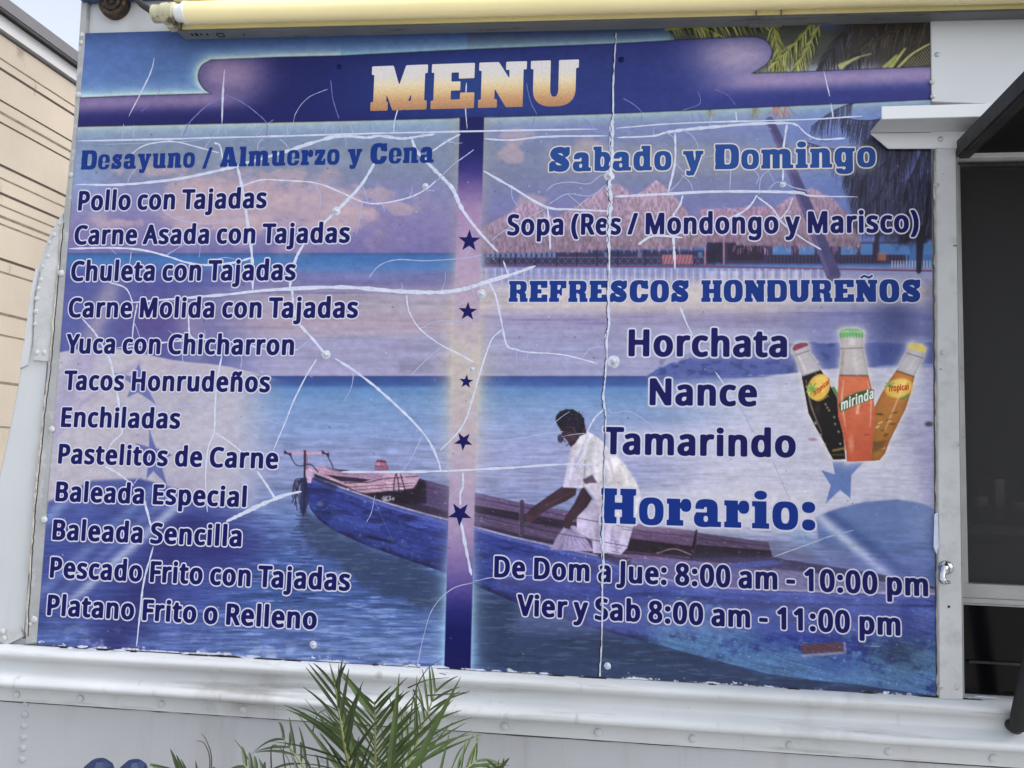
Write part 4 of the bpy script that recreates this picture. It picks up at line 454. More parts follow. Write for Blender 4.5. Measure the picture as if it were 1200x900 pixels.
def star(cx, cy, r, rot, inner=.4, sy=1.0):
    return [(cx + (r if k % 2 == 0 else r * inner) * math.sin(rot + k * math.pi / 5), cy - sy * (r if k % 2 == 0 else r * inner) * math.cos(rot + k * math.pi / 5)) for k in range(10)]
poly([(164, 427), (171, 449), (184, 474), (163, 460), (150, 466), (156, 450), (133, 437), (154, 441)], (88, 98, 168), .85, 1.5)
poly([(176, 503), (184, 525), (203, 533), (189, 541), (197, 568), (181, 552), (173, 561), (175, 539), (160, 519), (176, 524)], (82, 94, 166), .9, 1.5)

# --- right half: huts on the water, palms
w = win(548, 120, 1100, 330); x, y = X[w], Y[w]; rt = (x > 560)
mix(w, (96, 122, 196), rt * sm(850, 990, x) * (1 - sm(280, 300, y)), .75)
ct = fbm(x * .05, y * .05, 51, 5)
for cx, cy, rx, ry in ((613, 160, 26, 16), (622, 240, 26, 13), (600, 182, 34, 12), (760, 190, 30, 14), (690, 175, 40, 14)):
    e = 1 - np.hypot((x - cx) / rx, (y - cy) / ry) + (ct - .5) * 1.6
    mix(w, (178, 152, 160), sm(0.05, .6, e) * rt, .62)
thatch = (fbm(X * .55, Y * .22, 61, 3))
def roof(pts, c, seed):
    w, m = poly(pts, None, f=2.2, jag=1.2, seed=seed, js=.5)
    y = Y[w]; y0, y1 = min(p[1] for p in pts), max(p[1] for p in pts)
    t = np.clip((y - y0) / (y1 - y0), 0, 1)[..., None]
    c0 = np.array(c, np.float32); base = c0 * (1.1 - .26 * t) * (.76 + .48 * thatch[w])[..., None]
    mm = m[..., None]; IM[w] = IM[w] * (1 - mm) + base * mm
soft(568, 294, 840, 311, (52, 50, 86), .95, 2)
soft(842, 284, 1060, 310, (62, 50, 84), .9, 2)
for k in range(14): soft(570 + k * 6.0, 296, 574 + k * 6.0, 302, (92, 130, 190), .8, 1)
for xx, ww in ((905, 26), (936, 22), (958, 18), (985, 22), (1008, 18), (1030, 40), (1075, 30)): soft(xx, 286, xx + ww - 4, 299, (72, 124, 192), .95, 1.2)
for xx in (708, 747, 818): soft(xx, 296, xx + 5, 302, (96, 124, 180), .7, 1)
for k in range(30):
    xx = 568 + k * 9.1
    line([(xx, 302), (xx + 8, 311)], .8, (124, 104, 132), .55); line([(xx + 8, 302), (xx, 311)], .8, (124, 104, 132), .55)
line([(566, 302), (830, 302)], 1, (118, 96, 130), .7); line([(566, 312), (832, 313), (1094, 318)], 2.2, (120, 62, 98), .9)
for xx in (586, 604, 628, 652, 676, 700, 724, 756, 792, 812): line([(xx, 290), (xx, 312)], 1.2, (36, 30, 54), .8)
soft(776, 299, 812, 310, (190, 112, 124), .8, 1)
for k in range(9): line([(777 + k * 4, 310), (780 + k * 4, 299)], .8, (90, 52, 84), .8)
line([(826, 276), (826, 310)], 1.6, (176, 120, 150), .9); line([(848, 278), (848, 310)], 1.6, (176, 120, 150), .9)
soft(828, 284, 846, 308, (44, 36, 60), .9, 1.5); soft(852, 286, 895, 306, (50, 38, 62), .9, 2)
for k in range(40): line([(900 + k * 4.2, 300), (900 + k * 4.2, 308)], 1.1, (36, 28, 50), .75)
soft(1028, 297, 1038, 306, (190, 110, 70), .7, 2)
for k in range(16): soft(1044 + k * 3.4, 306, 1045.5 + k * 3.4, 314, (196, 196, 214), .7, .6)
roof([(560, 270), (590, 254), (612, 240), (625, 236), (640, 250), (668, 268), (690, 296), (560, 298)], (150, 124, 152), 5)
roof([(820, 246), (905, 242), (910, 285), (822, 284)], (150, 116, 148), 6)
roof([(600, 286), (640, 262), (690, 232), (716, 216), (724, 216), (746, 231), (790, 262), (812, 284), (812, 292), (600, 294)], (152, 126, 152), 7)
roof([(730, 240), (760, 219), (769, 211), (786, 226), (806, 250), (828, 284), (826, 290), (742, 292)], (156, 130, 152), 8)
roof([(862, 284), (888, 256), (925, 232), (950, 221), (975, 232), (1002, 262), (1010, 290), (862, 288)], (150, 122, 148), 9)
for k in range(240):
    xx = rnd.uniform(562, 1008); yy = rnd.uniform(286, 293)
    if 828 < xx < 858: continue
    line([(xx, yy), (xx + rnd.uniform(-1.5, 1.5), yy + rnd.uniform(3, 7))], .9, rnd.choice([(150, 112, 150), (120, 88, 130), (176, 138, 168)]), .8)
for k in range(96):                                   # piles under the deck
    xx = 566 + k * 4.3 + rnd.uniform(-1, 1)
    soft(xx, 315, xx + 1.3, 331 + rnd.uniform(-2, 4), (194, 188, 212) if k % 2 else (108, 118, 176), .75, .9)
for k in range(9): soft(830 + k * 14, 318, 837 + k * 14, 334, (200, 196, 216), .5, 1)
soft(568, 322, 660, 333, (120, 116, 166), .35, 5)
# leaning palm trunk and the big dark palm
line([(902, 142), (918, 178), (938, 226), (958, 276), (976, 322)], [9, 11, 13, 15, 17], (76, 70, 120), 1, 2, True)
line([(898, 142), (914, 178), (933, 226), (953, 276), (970, 322)], [2, 4], (112, 98, 156), .6, 2, True)
dk = [(44, 43, 66), (56, 55, 84), (36, 35, 52), (66, 65, 100)]
poly([(1008, 178), (1030, 150), (1096, 130), (1096, 285), (1060, 286), (1015, 270), (1000, 240)], (48, 47, 72), .82, 12, jag=14, seed=71, js=.06)
poly([(1040, 205), (1072, 176), (1092, 184), (1088, 205), (1046, 216)], (104, 118, 196), .7, 5, jag=6, seed=73, js=.2)
poly([(1052, 262), (1070, 236), (1096, 205), (1096, 284), (1056, 284)], (34, 32, 50), .9, 8, jag=6, seed=75, js=.1)
for x0, y0, x1, y1, sag, ln, n in ((1068, 150, 946, 168, 16, 34, 46), (1070, 146, 990, 205, 22, 46, 46), (1075, 160, 1000, 255, 10, 40, 44), (1085, 165, 1040, 262, 4, 36, 40),
                                   (1090, 170, 1066, 262, 2, 34, 34), (1095, 175, 1090, 262, 2, 30, 26), (1060, 130, 985, 138, 8, 34, 34)):
    frond(x0, y0, x1, y1, -sag, ln, int(n * 1.4), dk, 1.2)
for k in range(150):
    xx = rnd.uniform(990, 1092); yy = rnd.uniform(170, 270)
    line([(xx, yy), (xx - 3 + rnd.uniform(-3, 3), yy + rnd.uniform(8, 20))], .8, (100, 106, 162), .38)
line([(1078, 270), (1076, 318)], [10, 6], (38, 34, 56), .95, 2); line([(1028, 276), (1024, 300)], [6, 4], (52, 44, 66), .9, 2)
line([(998, 250), (960, 162)], 1.0, (120, 124, 180), .2)
# sandy strip and hills behind the second sea
soft(600, 338, 1085, 362, (186, 172, 176), .4, 9)
w = win(850, 330, 1100, 445); x, y = X[w], Y[w]
mix(w, (104, 120, 196), sm(880, 1000, x) * sm(338, 365, y), .45)
mix(w, (66, 74, 132), np.exp(-(((x - 1048) / 30) ** 2 + ((y - 375) / 34) ** 2)), .85)
mix(w, (56, 66, 120), (x > 1030) * sm(1075, 1096, x) * (y < 400), .3)
poly([(755, 442), (768, 434), (790, 425), (812, 418), (850, 409), (880, 404), (930, 402), (1096, 402), (1096, 427), (1040, 428), (960, 436), (880, 441), (820, 443)], (78, 92, 166), .95, 1.5, jag=2, seed=81, js=.15)
poly([(1030, 405), (1096, 402), (1096, 424), (1030, 426)], (62, 76, 146), .7, 8)
w = win(750, 400, 1096, 445); mul(w, (.8, .82, .88), sm(.5, .66, fbm(X[w] * .12, Y[w] * .2, 83, 4)) * (Y[w] > 402) * (Y[w] < 440) * (X[w] > 770) * (X[w] < 1000))
# right flag: pale field over the water, blue wave with white folds
w = win(720, 424, 1100, 640); x, y = X[w], Y[w]
lim = 443 - 12 * sm(860, 1000, x)
fm = sm(740, 900, x + (y - 500) * .5) * sm(lim - 1.5, lim + 2, y) * (1 - sm(600, 650, y))
mix(w, (190, 188, 208), fm, .9)
mix(w, (196, 192, 206), fm * np.exp(-(((x - 905) / 60) ** 2 + ((y - 600) / 26) ** 2)), .5)
mix(w, (146, 142, 180), fm * np.exp(-((x - y * .55 - 790) / 20) ** 2) * sm(440, 480, y), .55)
mix(w, (150, 150, 192), fm * np.exp(-((x - 1092) / 16) ** 2), .7)
IM[w] *= (1 + (rip[w] - .5) * .14 * fm)[..., None]
line([(1044, 520), (1090, 505)], 3, (140, 132, 160), .3, 4); ell(1088, 497, 5, 3, (60, 56, 70), .8, 2); ell(952, 515, 5, 2, (150, 90, 120), .7, 2)
poly([(962, 551), (978, 556), (975, 541), (1012, 541), (997, 557), (996, 584), (984, 574), (967, 590), (973, 569)], (88, 116, 182), .95, 1.3)
wave = [(955, 606), (980, 596), (1012, 588), (1050, 585), (1080, 590), (1100, 600), (1100, 700), (1060, 690), (1010, 680), (960, 640)]
w, m = poly(wave, None, f=4); x, y = X[w], Y[w]
mix(w, (86, 112, 172), m, .92)
mix(w, (120, 140, 192), m * np.exp(-(((x - 1085) / 24) ** 2 + ((y - 612) / 30) ** 2)), .8)
mix(w, (64, 86, 150), m * np.exp(-((y - 600 - (x - 968) * .78) / 9) ** 2), .8)
w = win(880, 590, 1100, 710); x, y = X[w], Y[w]
gr = sm(868, 900, x) * sm(628, 650, y) * (1 - sm(680, 700, y)) * (1 - sm(950, 1010, x - (y - 640)))
mix(w, (112, 114, 148), gr, .75)
mix(w, (176, 184, 216), np.exp(-((y - 613 - (x - 968) * .86) / 8) ** 2) * sm(940, 965, x) * (1 - sm(1040, 1070, x)), .85)
mix(w, (104, 134, 196), np.exp(-((y - 640 - (x - 950) * .9) / 7) ** 2) * sm(920, 950, x) * (1 - sm(1000, 1030, x)), .6)
soft(925, 618, 950, 640, (128, 160, 206), .5, 10)
IM[w] *= (1 + (rip[w] - .5) * .26 * sm(600, 640, y))[..., None]

# --- the blue boat
HULL = [(357, 556), (366, 560), (400, 572), (440, 586), (480, 598), (525, 610), (556, 617), (600, 629), (650, 641), (700, 652), (740, 668), (790, 682), (850, 690), (930, 693), (1010, 696), (1100, 697),
        (1100, 815), (1050, 808), (1000, 801), (950, 796), (900, 789), (860, 779), (800, 763), (760, 752), (700, 737), (650, 722), (600, 704), (553, 684), (523, 671), (470, 653), (430, 639), (395, 623), (375, 610), (364, 596), (358, 576)]
INT = [(372, 552), (402, 562), (470, 578), (490, 560), (500, 563), (530, 571), (556, 577), (600, 587), (650, 596), (700, 604), (742, 613), (790, 621), (818, 625), (860, 631), (905, 652), (940, 660), (1000, 672), (1095, 690), (1010, 697), (930, 695),
       (850, 692), (790, 684), (740, 670), (700, 654), (650, 643), (600, 631), (556, 619), (525, 612), (480, 600), (440, 588), (400, 574), (366, 562)]
# dark mirror image in the water
w, m = poly([(352, 600), (372, 606), (430, 640), (523, 672), (553, 690), (650, 724), (760, 754), (900, 791), (1000, 804), (1060, 812), (1060, 822), (700, 822), (560, 780), (556, 740), (520, 722), (430, 690), (362, 640)], None, f=14, jag=8, seed=91, js=.07)
mix(w, (46, 60, 92), m * (.75 + .5 * (rip[w] - .5)), .92)
mix(w, (76, 98, 132), m * sm(.60, .72, rip[w]), .6)
for k in range(26):
    yy = 600 + k * 4.2; xx = 352 + rnd.uniform(-7, 7)
    line([(xx - rnd.uniform(2, 9), yy), (xx + rnd.uniform(2, 10), yy + rnd.uniform(-1, 1))], 1.3, (36, 42, 84), .6)
poly(INT, (58, 46, 72), 1, 1.2, reg=7)
wp, mp_ = poly([(556, 577), (600, 587), (650, 596), (700, 604), (742, 613), (818, 625), (818, 632), (742, 624), (640, 606), (556, 592)], (104, 82, 126), .9, 1.2)
poly([(500, 563), (530, 571), (556, 577), (556, 606), (530, 600), (490, 590)], (82, 66, 110), .9, 1.2)
poly([(556, 592), (640, 606), (742, 626), (742, 634), (640, 616), (556, 600)], (48, 38, 58), .9, 1.5)
poly([(556, 600), (640, 616), (742, 636), (742, 648), (640, 632), (556, 613)], (92, 72, 110), .85, 1.5)
poly([(726, 612), (815, 622), (808, 654), (728, 645)], (106, 78, 118), .9, 1.3); poly([(731, 630), (812, 640), (810, 653), (729, 645)], (40, 30, 42), .9, 1.3)
poly([(818, 624), (900, 635), (905, 653), (812, 654)], (88, 70, 104), .95, 1.3); poly([(816, 638), (903, 645), (905, 653), (812, 654)], (40, 32, 46), .9, 1.3)
line([(816, 622), (810, 654)], 3, (34, 28, 44), .9)
line([(612, 588), (612, 628)], 5, (70, 56, 84), .95); line([(609, 588), (609, 628)], 1, (110, 90, 130), .7)
line([(720, 650), (770, 654), (820, 660), (862, 662)], 4, (128, 84, 116), .9, 1.5, True); line([(770, 648), (790, 643), (810, 650)], 1.5, (160, 120, 130), .8, 1, True)
poly([(740, 652), (830, 660), (905, 668), (905, 690), (850, 688), (790, 682), (740, 668)], (104, 92, 144), .85, 2, jag=3, seed=95, js=.1)
poly([(838, 662), (905, 656), (918, 660), (900, 663), (842, 668)], (62, 76, 156), .9, 1.5)
poly([(925, 656), (990, 666), (1050, 676), (1096, 688), (1096, 692), (1000, 682), (924, 664)], (44, 40, 58), .9, 1.5)
poly([(905, 666), (960, 672), (1040, 682), (1096, 690), (1096, 697), (1000, 694), (905, 690)], (136, 128, 164), .75, 2)
line([(745, 667), (790, 682), (850, 689), (930, 692), (1010, 694), (1096, 696)], 3, (176, 164, 190), .85, 1.5)
line([(820, 672), (850, 664), (842, 672)], 2, (176, 180, 210), .6); line([(713, 690), (722, 664), (738, 655)], 1.4, (160, 96, 130), .8)
# hull paint
d = [p for p in HULL]
w, m = poly(d, (46, 60, 142), 1, 1.3, reg=7); x, y = X[w], Y[w]
top = np.interp(x, [p[0] for p in HULL[:16]], [p[1] for p in HULL[:16]]); bot = np.interp(x, [p[0] for p in HULL[16:33]][::-1], [p[1] for p in HULL[16:33]][::-1])
hv = np.clip((y - top) / np.maximum(bot - top, 1), 0, 1)
hn = fbm(x * .035, y * .07, 101, 5); hn2 = fbm(x * .16, y * .2, 105, 4)
mix(w, (38, 48, 120), m * sm(.45, .95, hv) * (x < 700), .65)
mix(w, (72, 92, 184), m * sm(.52, .7, hn) * (1 - hv * .6), .55)
mix(w, (36, 38, 86), m * sm(.58, .72, fbm(x * .025, y * .12, 109, 4)), .6)
mix(w, (36, 36, 70), m * sm(.88, 1.0, hv + (hn2 - .5) * .2) * (x < 790), .85)
mix(w, (64, 84, 150), m * np.exp(-((hv - .72) / .12) ** 2) * sm(.5, .62, hn2) * (x < 480), .55)
tl = sm(.40, .62, hn * .6 + hn2 * .4 + (hv - .55) * .45) * sm(740, 790, x)
mix(w, (84, 132, 176), m * tl * (1 - sm(870, 900, x) * sm(.55, .25, hv)), .75)
mix(w, (78, 122, 174), m * np.exp(-(((x - 840) / 60) ** 2 + ((y - 738) / 17) ** 2)), .7)
mix(w, (42, 58, 152), m * np.exp(-(((x - 920) / 44) ** 2 + ((y - 742) / 18) ** 2)), .75)
mix(w, (46, 66, 158), m * np.exp(-(((x - 980) / 30) ** 2 + ((y - 776) / 12) ** 2)), .5)
mix(w, (52, 76, 92), m * np.exp(-(((x - 1055) / 34) ** 2 + ((y - 764) / 20) ** 2)), .7)
mix(w, (98, 120, 188), m * np.exp(-(((x - 1085) / 22) ** 2 + ((y - 722) / 24) ** 2)), .6)
mix(w, (78, 96, 190), m * sm(.18, .10, hv) * (x > 740), .4)
mix(w, (34, 40, 96), m * np.exp(-((y - (706 + (x - 780) * .012)) / 1.6) ** 2) * (x > 745) * (x < 1095), .7)
mix(w, (96, 108, 190), m * np.exp(-((y - top - 3) / 2.2) ** 2), .6)
line([(366, 558), (400, 571), (440, 585), (480, 597), (525, 609)], 2.2, (166, 164, 196), .8, 1.2)
line([(556, 617), (600, 629), (650, 640), (700, 651)], 2.4, (160, 156, 196), .8, 1.2)
line([(400, 584), (440, 602), (480, 617), (522, 630)], 2, (38, 38, 84), .6, 2)
line([(372, 560), (392, 571)], 7, (36, 38, 76), .7, 4); ell(376, 590, 4, 3, (120, 138, 200), .8, 2); ell(381, 588, 9, 12, (36, 44, 98), .35, 5)
line([(430, 628), (462, 636)], 3, (30, 32, 64), .7, 2); line([(440, 588), (462, 636)], .8, (120, 124, 180), .4)
poly([(938, 754), (986, 752), (990, 764), (940, 766)], (92, 62, 76), .95, 1.5, jag=1.5, seed=111); line([(940, 768), (964, 766), (990, 764), (989, 753)], 2.6, (146, 142, 170), .75, 2)
line([(1012, 756), (1030, 757)], 1.2, (150, 140, 170), .7)
# foredeck, bow post, ropes
poly([(360, 549), (378, 546), (400, 552), (450, 553), (488, 555), (492, 560), (486, 572), (432, 578), (420, 576), (398, 566), (372, 556)], (176, 136, 164), 1, 1.2, reg=7)
poly([(380, 548), (412, 552), (450, 556), (448, 563), (424, 562), (396, 556)], (150, 116, 152), .8, 1.5)
poly([(382, 556), (400, 558), (436, 562), (424, 565), (400, 564)], (44, 36, 60), .95, 1.2); poly([(382, 547), (396, 550), (420, 552), (404, 554)], (60, 46, 76), .9, 1.2)
poly([(402, 567), (432, 566), (488, 561), (484, 572), (434, 577)], (186, 146, 170), .9, 1.2); line([(404, 566), (432, 565), (450, 561), (490, 558)], 1.2, (60, 46, 72), .85)
poly([(357, 549), (366, 547), (367, 556), (365, 566), (361, 566)], (186, 150, 180), .95, 1.2)
line([(360, 548), (358, 529)], 4.5, (146, 104, 140), 1, 1.2); line([(338, 531), (384, 531)], 2.6, (196, 140, 170), 1, 1.2)
line([(358, 529), (357, 600)], 2.4, (34, 30, 58), .9, 1.2)
for px_ in (338, 382):
    for k in range(5): line([(px_ - 4, 528 + k), (px_ + 4, 535 - k)], 1, (40, 32, 58), .8)
line([(341, 534), (346, 543), (352, 546), (358, 545)], 1.1, (40, 34, 60), .9, 1, True); line([(384, 534), (388, 541), (391, 548)], 1.1, (40, 34, 60), .9, 1, True)
line([(358, 544), (366, 545), (373, 553)], 1.2, (40, 34, 60), .9, 1, True)
for k in range(7):
    line([(355, 562 + rnd.uniform(-2, 4)), (347 + rnd.uniform(-4, 4), 566 + rnd.uniform(-2, 6)), (348 + rnd.uniform(-6, 6), 580 + k * 3)], 1.1, (34, 30, 56), .85, 1, True)
poly([(353, 560), (360, 560), (362, 590), (356, 606), (352, 596)], (40, 40, 78), .85, 2)
poly([(439, 551), (441, 540), (447, 538), (453, 540), (457, 552)], (150, 94, 124), 1, 1.2, reg=7); line([(443, 540), (452, 541)], 2, (60, 36, 60), .8); line([(440, 546), (455, 547)], 1.2, (90, 52, 80), .7)
for pts in ([(464, 556), (462, 572), (467, 590)], [(470, 556), (475, 574), (478, 590)], [(465, 555), (468, 570), (467, 588)]): line(pts, 1.3, (46, 38, 60), .9, 1, True)
poly([(430, 578), (484, 573), (492, 563), (500, 566), (500, 590), (470, 592), (440, 584)], (34, 28, 44), .8, 3)
for k in range(14): ell(448 + rnd.uniform(0, 14), 583 + rnd.uniform(-2, 4), 1.5, 1.2, (176, 166, 190), .7, 1)

# --- the fisherman
poly([(645, 644), (652, 630), (662, 616), (674, 616), (684, 626), (696, 646)], (150, 136, 178), 1, 1.3, reg=8)
for k in range(7): line([(667, 617), (650 + k * 7.4, 643)], .9, (112, 98, 146), .7)
poly([(688, 588), (704, 584), (722, 600), (744, 610), (735, 642), (727, 650), (712, 648), (695, 648), (694, 634), (676, 622), (676, 606)], (176, 164, 198), 1, 1.2, reg=8)
poly([(700, 600), (712, 612), (706, 646), (698, 646)], (146, 132, 172), .6, 4)
for k in range(8): line([(718 + rnd.uniform(-4, 6), 628 + k * 2.5), (724 + rnd.uniform(-4, 4), 630 + k * 2.5)], 1.1, (110, 96, 136), .7)
SK = (66, 44, 58)
poly([(683, 569), (694, 584), (688, 594), (678, 604), (670, 612), (668, 620), (662, 619), (659, 612), (665, 602), (673, 590)], SK, 1, 1.2, reg=8)
poly([(659, 570), (676, 570), (675, 580), (664, 587), (648, 594), (634, 602), (626, 611), (618, 612), (615, 604), (622, 596), (640, 583)], SK, 1, 1.2, reg=8)
for k in range(4): line([(617 + k * 2, 604), (617 + k * 1.5, 612)], 1, (96, 66, 78), .6)
line([(640, 592), (668, 578)], 2, (96, 66, 78), .5, 2); line([(666, 606), (684, 584)], 2, (94, 64, 76), .4, 2)
poly([(674, 512), (686, 504), (700, 512), (716, 528), (732, 544), (745, 564), (752, 582), (746, 602), (738, 616), (716, 612), (704, 596), (694, 580), (686, 570), (682, 572), (660, 571), (664, 552), (668, 530)], (194, 190, 200), 1, 1.2, reg=8)
poly([(700, 514), (716, 528), (732, 544), (748, 570), (740, 610), (722, 608), (716, 560)], (206, 198, 202), .9, 6)
poly([(668, 530), (680, 536), (682, 570), (660, 571)], (178, 166, 204), .6, 5); line([(686, 540), (684, 570)], 1.6, (140, 124, 168), .7, 2); line([(692, 545), (704, 590)], 2, (160, 146, 186), .7, 3)
poly([(683, 562), (694, 556), (700, 566), (686, 567)], (80, 60, 84), .9, 2)
poly([(690, 566), (702, 566), (716, 588), (712, 600), (700, 592)], (190, 178, 200), .9, 1.5)
poly([(655, 499), (659, 510), (665, 517), (669, 524), (674, 520), (680, 511), (688, 508), (684, 494)], SK, 1, 1.2, reg=8)
ell(657, 514, 3.6, 5, (52, 40, 62), .85, 1.5); line([(668, 508), (674, 516)], 2, (92, 64, 78), .6, 2)
poly([(651, 494), (652, 487), (657, 482), (664, 479.5), (672, 480), (680, 484), (685, 491), (685.5, 500), (682, 507), (676, 508), (674, 501), (664, 499), (657, 503)], (34, 30, 46), 1, 1.3, reg=8, jag=.8, seed=121)
for k in range(40): ell(rnd.uniform(655, 683), rnd.uniform(482, 502), .9, .9, (66, 62, 92), .5, 1)

# grain of the wood, folds of the cloth, streaks of old paint
gr_ = fbm((X - Y * .3) * .05, (Y - X * .24) * .9, 161, 4) - .5; gr2 = fbm(X * .35, Y * .5, 165, 4) - .5
IM *= (1 + (gr_ * .42 + gr2 * .26) * (REG == 7))[..., None]
vs = fbm(X * .5, Y * .05, 171, 3)
IM += (sm(.74, .82, fbm(X * .18, Y * .4, 175, 4)) * (REG == 7))[..., None] * np.array([36, 36, 34], np.float32)
fo = fbm((X + Y * .5) * .09, (Y - X * .8) * .03, 181, 3) - .5
IM *= (1 + (fo * .42 + gr2 * .16) * (REG == 8))[..., None]
for pts, c_ in (([(690, 508), (682, 528), (676, 550)], (150, 138, 176)), ([(704, 520), (716, 545), (722, 580)], (166, 152, 186)), ([(716, 530), (734, 560), (738, 596)], (224, 216, 220)), ([(672, 535), (668, 560)], (222, 214, 226)), ([(694, 530), (700, 556)], (220, 212, 222)), ([(708, 560), (716, 588)], (150, 138, 172)),
                ([(720, 600), (716, 640)], (140, 126, 164)), ([(735, 606), (728, 640)], (206, 196, 214)), ([(690, 600), (698, 640)], (196, 186, 210))): line(pts, [1, 3, 1], c_, .55, 3, True)
for pts in ([(556, 583), (640, 600), (742, 619)], [(556, 604), (640, 622), (740, 641)], [(820, 631), (902, 640)], [(730, 620), (812, 629)], [(405, 571), (486, 566)], [(410, 575), (484, 569)]): line(pts, .9, (48, 38, 62), .7)
poly([(653, 498), (660, 500), (672, 502), (676, 508), (668, 506), (660, 504)], (40, 32, 44), .8, 2); line([(658, 506), (661, 512), (659, 514), (663, 518)], 1.1, (36, 26, 40), .7, 1); line([(672, 503), (675, 507), (673, 511)], 1.4, (98, 68, 80), .7, 1); line([(664, 522), (674, 517)], 2, (40, 30, 44), .5, 2)

# --- header band and centre stripe
BAND = [(90, 115.5), (160, 112.8), (248, 110.5)] + [tuple(p) for p in spline([(248, 110.5), (240, 105), (234, 96), (233.5, 86), (238, 77), (248, 71)], 5)][1:] + \
       [(330, 67.5), (400, 66), (560, 58.5), (720, 52), (800, 47.5), (868, 44)] + [tuple(p) for p in spline([(885, 44), (897, 48.5), (904, 58), (903, 68), (897, 77), (881, 87)], 5)] + \
       [(940, 85), (1010, 82), (1100, 78.5), (1100, 117), (1000, 122), (880, 127), (716, 134), (560, 139), (400, 142.5), (240, 146), (80, 149.5)]
w = ALL; d = sdpoly(X, Y, BAND)
BSD = d
soft(60, 20, 760, 34, (26, 44, 98), .6, 16)  # dark top strip; carries the lamp's contact shadow within the print
gl = np.exp(-np.clip(d, 0, 99) / 6.5) * (d > 0)
topside = Y < np.interp(X, [90, 716, 1100], [130, 100, 90])
mix(w, (150, 200, 214), gl * topside * (X < 790), .9)
mix(w, (220, 226, 204), np.exp(-np.clip(d, 0, 99) / 3.6) * (d > 0) * topside * (X < 400), .7)
mix(w, (164, 190, 182), gl * ~topside, .85)
mix(w, (196, 186, 160), np.exp(-np.clip(d, 0, 99) / 2.2) * (d > 0) * ~topside * (X < 420), .5)
# palm leaves in the strip above the band, right
w = win(770, 10, 1100, 90); x, y = X[w], Y[w]
out = (BSD[w] > 0) & (y < 100)
keep = IM[w].copy()
px_ = sm(778, 800, x) * (x > 770)
mix(w, (72, 76, 66), px_, .95); mix(w, (60, 54, 50), sm(960, 1000, x), .95)
mix(w, (160, 164, 190), np.exp(-((y - (86 - (x - 890) * .02)) / 9) ** 2) * sm(880, 910, x) * (1 - sm(1000, 1060, x)), .9)
mix(w, (74, 92, 150), np.exp(-(((x - 968) / 16) ** 2 + ((y - 30) / 6) ** 2)), .9)
yl = [(150, 156, 62), (112, 122, 58), (196, 192, 96), (172, 170, 78), (66, 74, 40), (34, 38, 32), (44, 48, 38)]
for x0, y0, x1, y1, sag, ln, n, cs in ((800, 22, 920, 80, 0, 26, 40, yl), (905, 22, 915, 88, 0, 22, 30, yl), (955, 24, 905, 78, -2, 24, 34, yl), (960, 30, 930, 86, 0, 20, 26, yl),
                                       (780, 36, 900, 32, 4, 16, 40, yl), (1000, 26, 960, 84, 4, 26, 36, [(52, 50, 54), (36, 36, 44), (70, 70, 88)]), (1040, 26, 990, 86, 4, 28, 36, [(52, 48, 50), (40, 38, 40), (80, 82, 104)]),
                                       (1090, 26, 1010, 60, 6, 30, 40, [(60, 54, 48), (44, 40, 38), (84, 76, 58)]), (1095, 40, 1040, 86, 4, 22, 30, [(64, 56, 46), (40, 36, 34)])):
    frond(x0, y0, x1, y1, sag, ln, int(n * 1.5), cs, 1.15, .45)
for a_, b_ in (((1036, 80), (1050, 66)), ((1043, 80), (1060, 58)), ((984, 78), (1006, 68))): line([a_, b_], [5, 2], (176, 176, 78), .9, 1.5)
rb = [(1050, 82), (1066, 66), (1082, 56), (1094, 50)]
line(rb, [3, 1.6], (186, 182, 98), .95, 1.2, True)
for k in range(16): line([(1056 + k * 2.4, 76 - k * 1.5), (1064 + k * 2.6, 82 - k * .6)], .9, (150, 146, 92), .8)
line([(986, 80), (1000, 70), (1020, 64)], [2.4, 1], (180, 170, 120), .9, 1.2, True)
for k in range(70):
    xx = rnd.uniform(985, 1085); yy = rnd.uniform(24, 76)
    line([(xx, yy), (xx - 3, yy + rnd.uniform(4, 10))], .8, rnd.choice([(96, 96, 110), (120, 112, 80), (86, 100, 150)]), .45)
IM[w] = np.where(out[..., None], IM[w], keep)
# red-tipped fronds peeping out under the band
for k in range(26):
    xx = rnd.uniform(905, 925); line([(xx, 126), (xx + rnd.uniform(-10, 10), 126 + rnd.uniform(5, 14))], 1.2, rnd.choice([(196, 124, 108), (170, 150, 110), (150, 96, 110)]), .7)
for xx in (832, 884, 886): 
    for k in range(8): line([(xx + rnd.uniform(-2, 2), 127), (xx + rnd.uniform(-6, 8), 127 + rnd.uniform(6, 16))], 1.1, rnd.choice([(150, 148, 104), (120, 112, 92)]), .6)
frond(1000, 122, 950, 150, 4, 26, 26, dk, 1.2, .8, .6)
# the band itself
w = ALL; m = np.clip(.5 - BSD, 0, 1)
base = np.stack([np.interp(X, [90, 330, 520, 720, 900, 1095], [36, 28, 32, 42, 52, 56]), np.interp(X, [90, 330, 520, 720, 900, 1095], [36, 32, 44, 54, 62, 64]), np.interp(X, [90, 330, 520, 720, 900, 1095], [112, 108, 124, 134, 146, 148])], -1)
mix(w, base, m)
mix(w, (40, 84, 160), m * np.exp(-(((X - 556) / 128) ** 2 + ((Y - 100) / 34) ** 4)), .55)
yb = np.interp(X, [90, 248, 400], [115, 110.5, 108])
mix(w, (150, 126, 170), m * np.exp(-np.abs((Y - yb - 7) / 11) ** 2.2) * (1 - sm(230, 330, X)), .8)
mix(w, (166, 138, 174), m * np.exp(-(np.abs((X - 268) / 46) ** 2.4 + np.abs((Y - 88) / 26) ** 2.4)), .85)
yb = np.interp(X, [700, 881, 1100], [96, 87, 78.5])
mix(w, (166, 142, 186), m * np.exp(-np.abs((Y - yb - 9) / 13) ** 2.2) * sm(790, 900, X), .85)
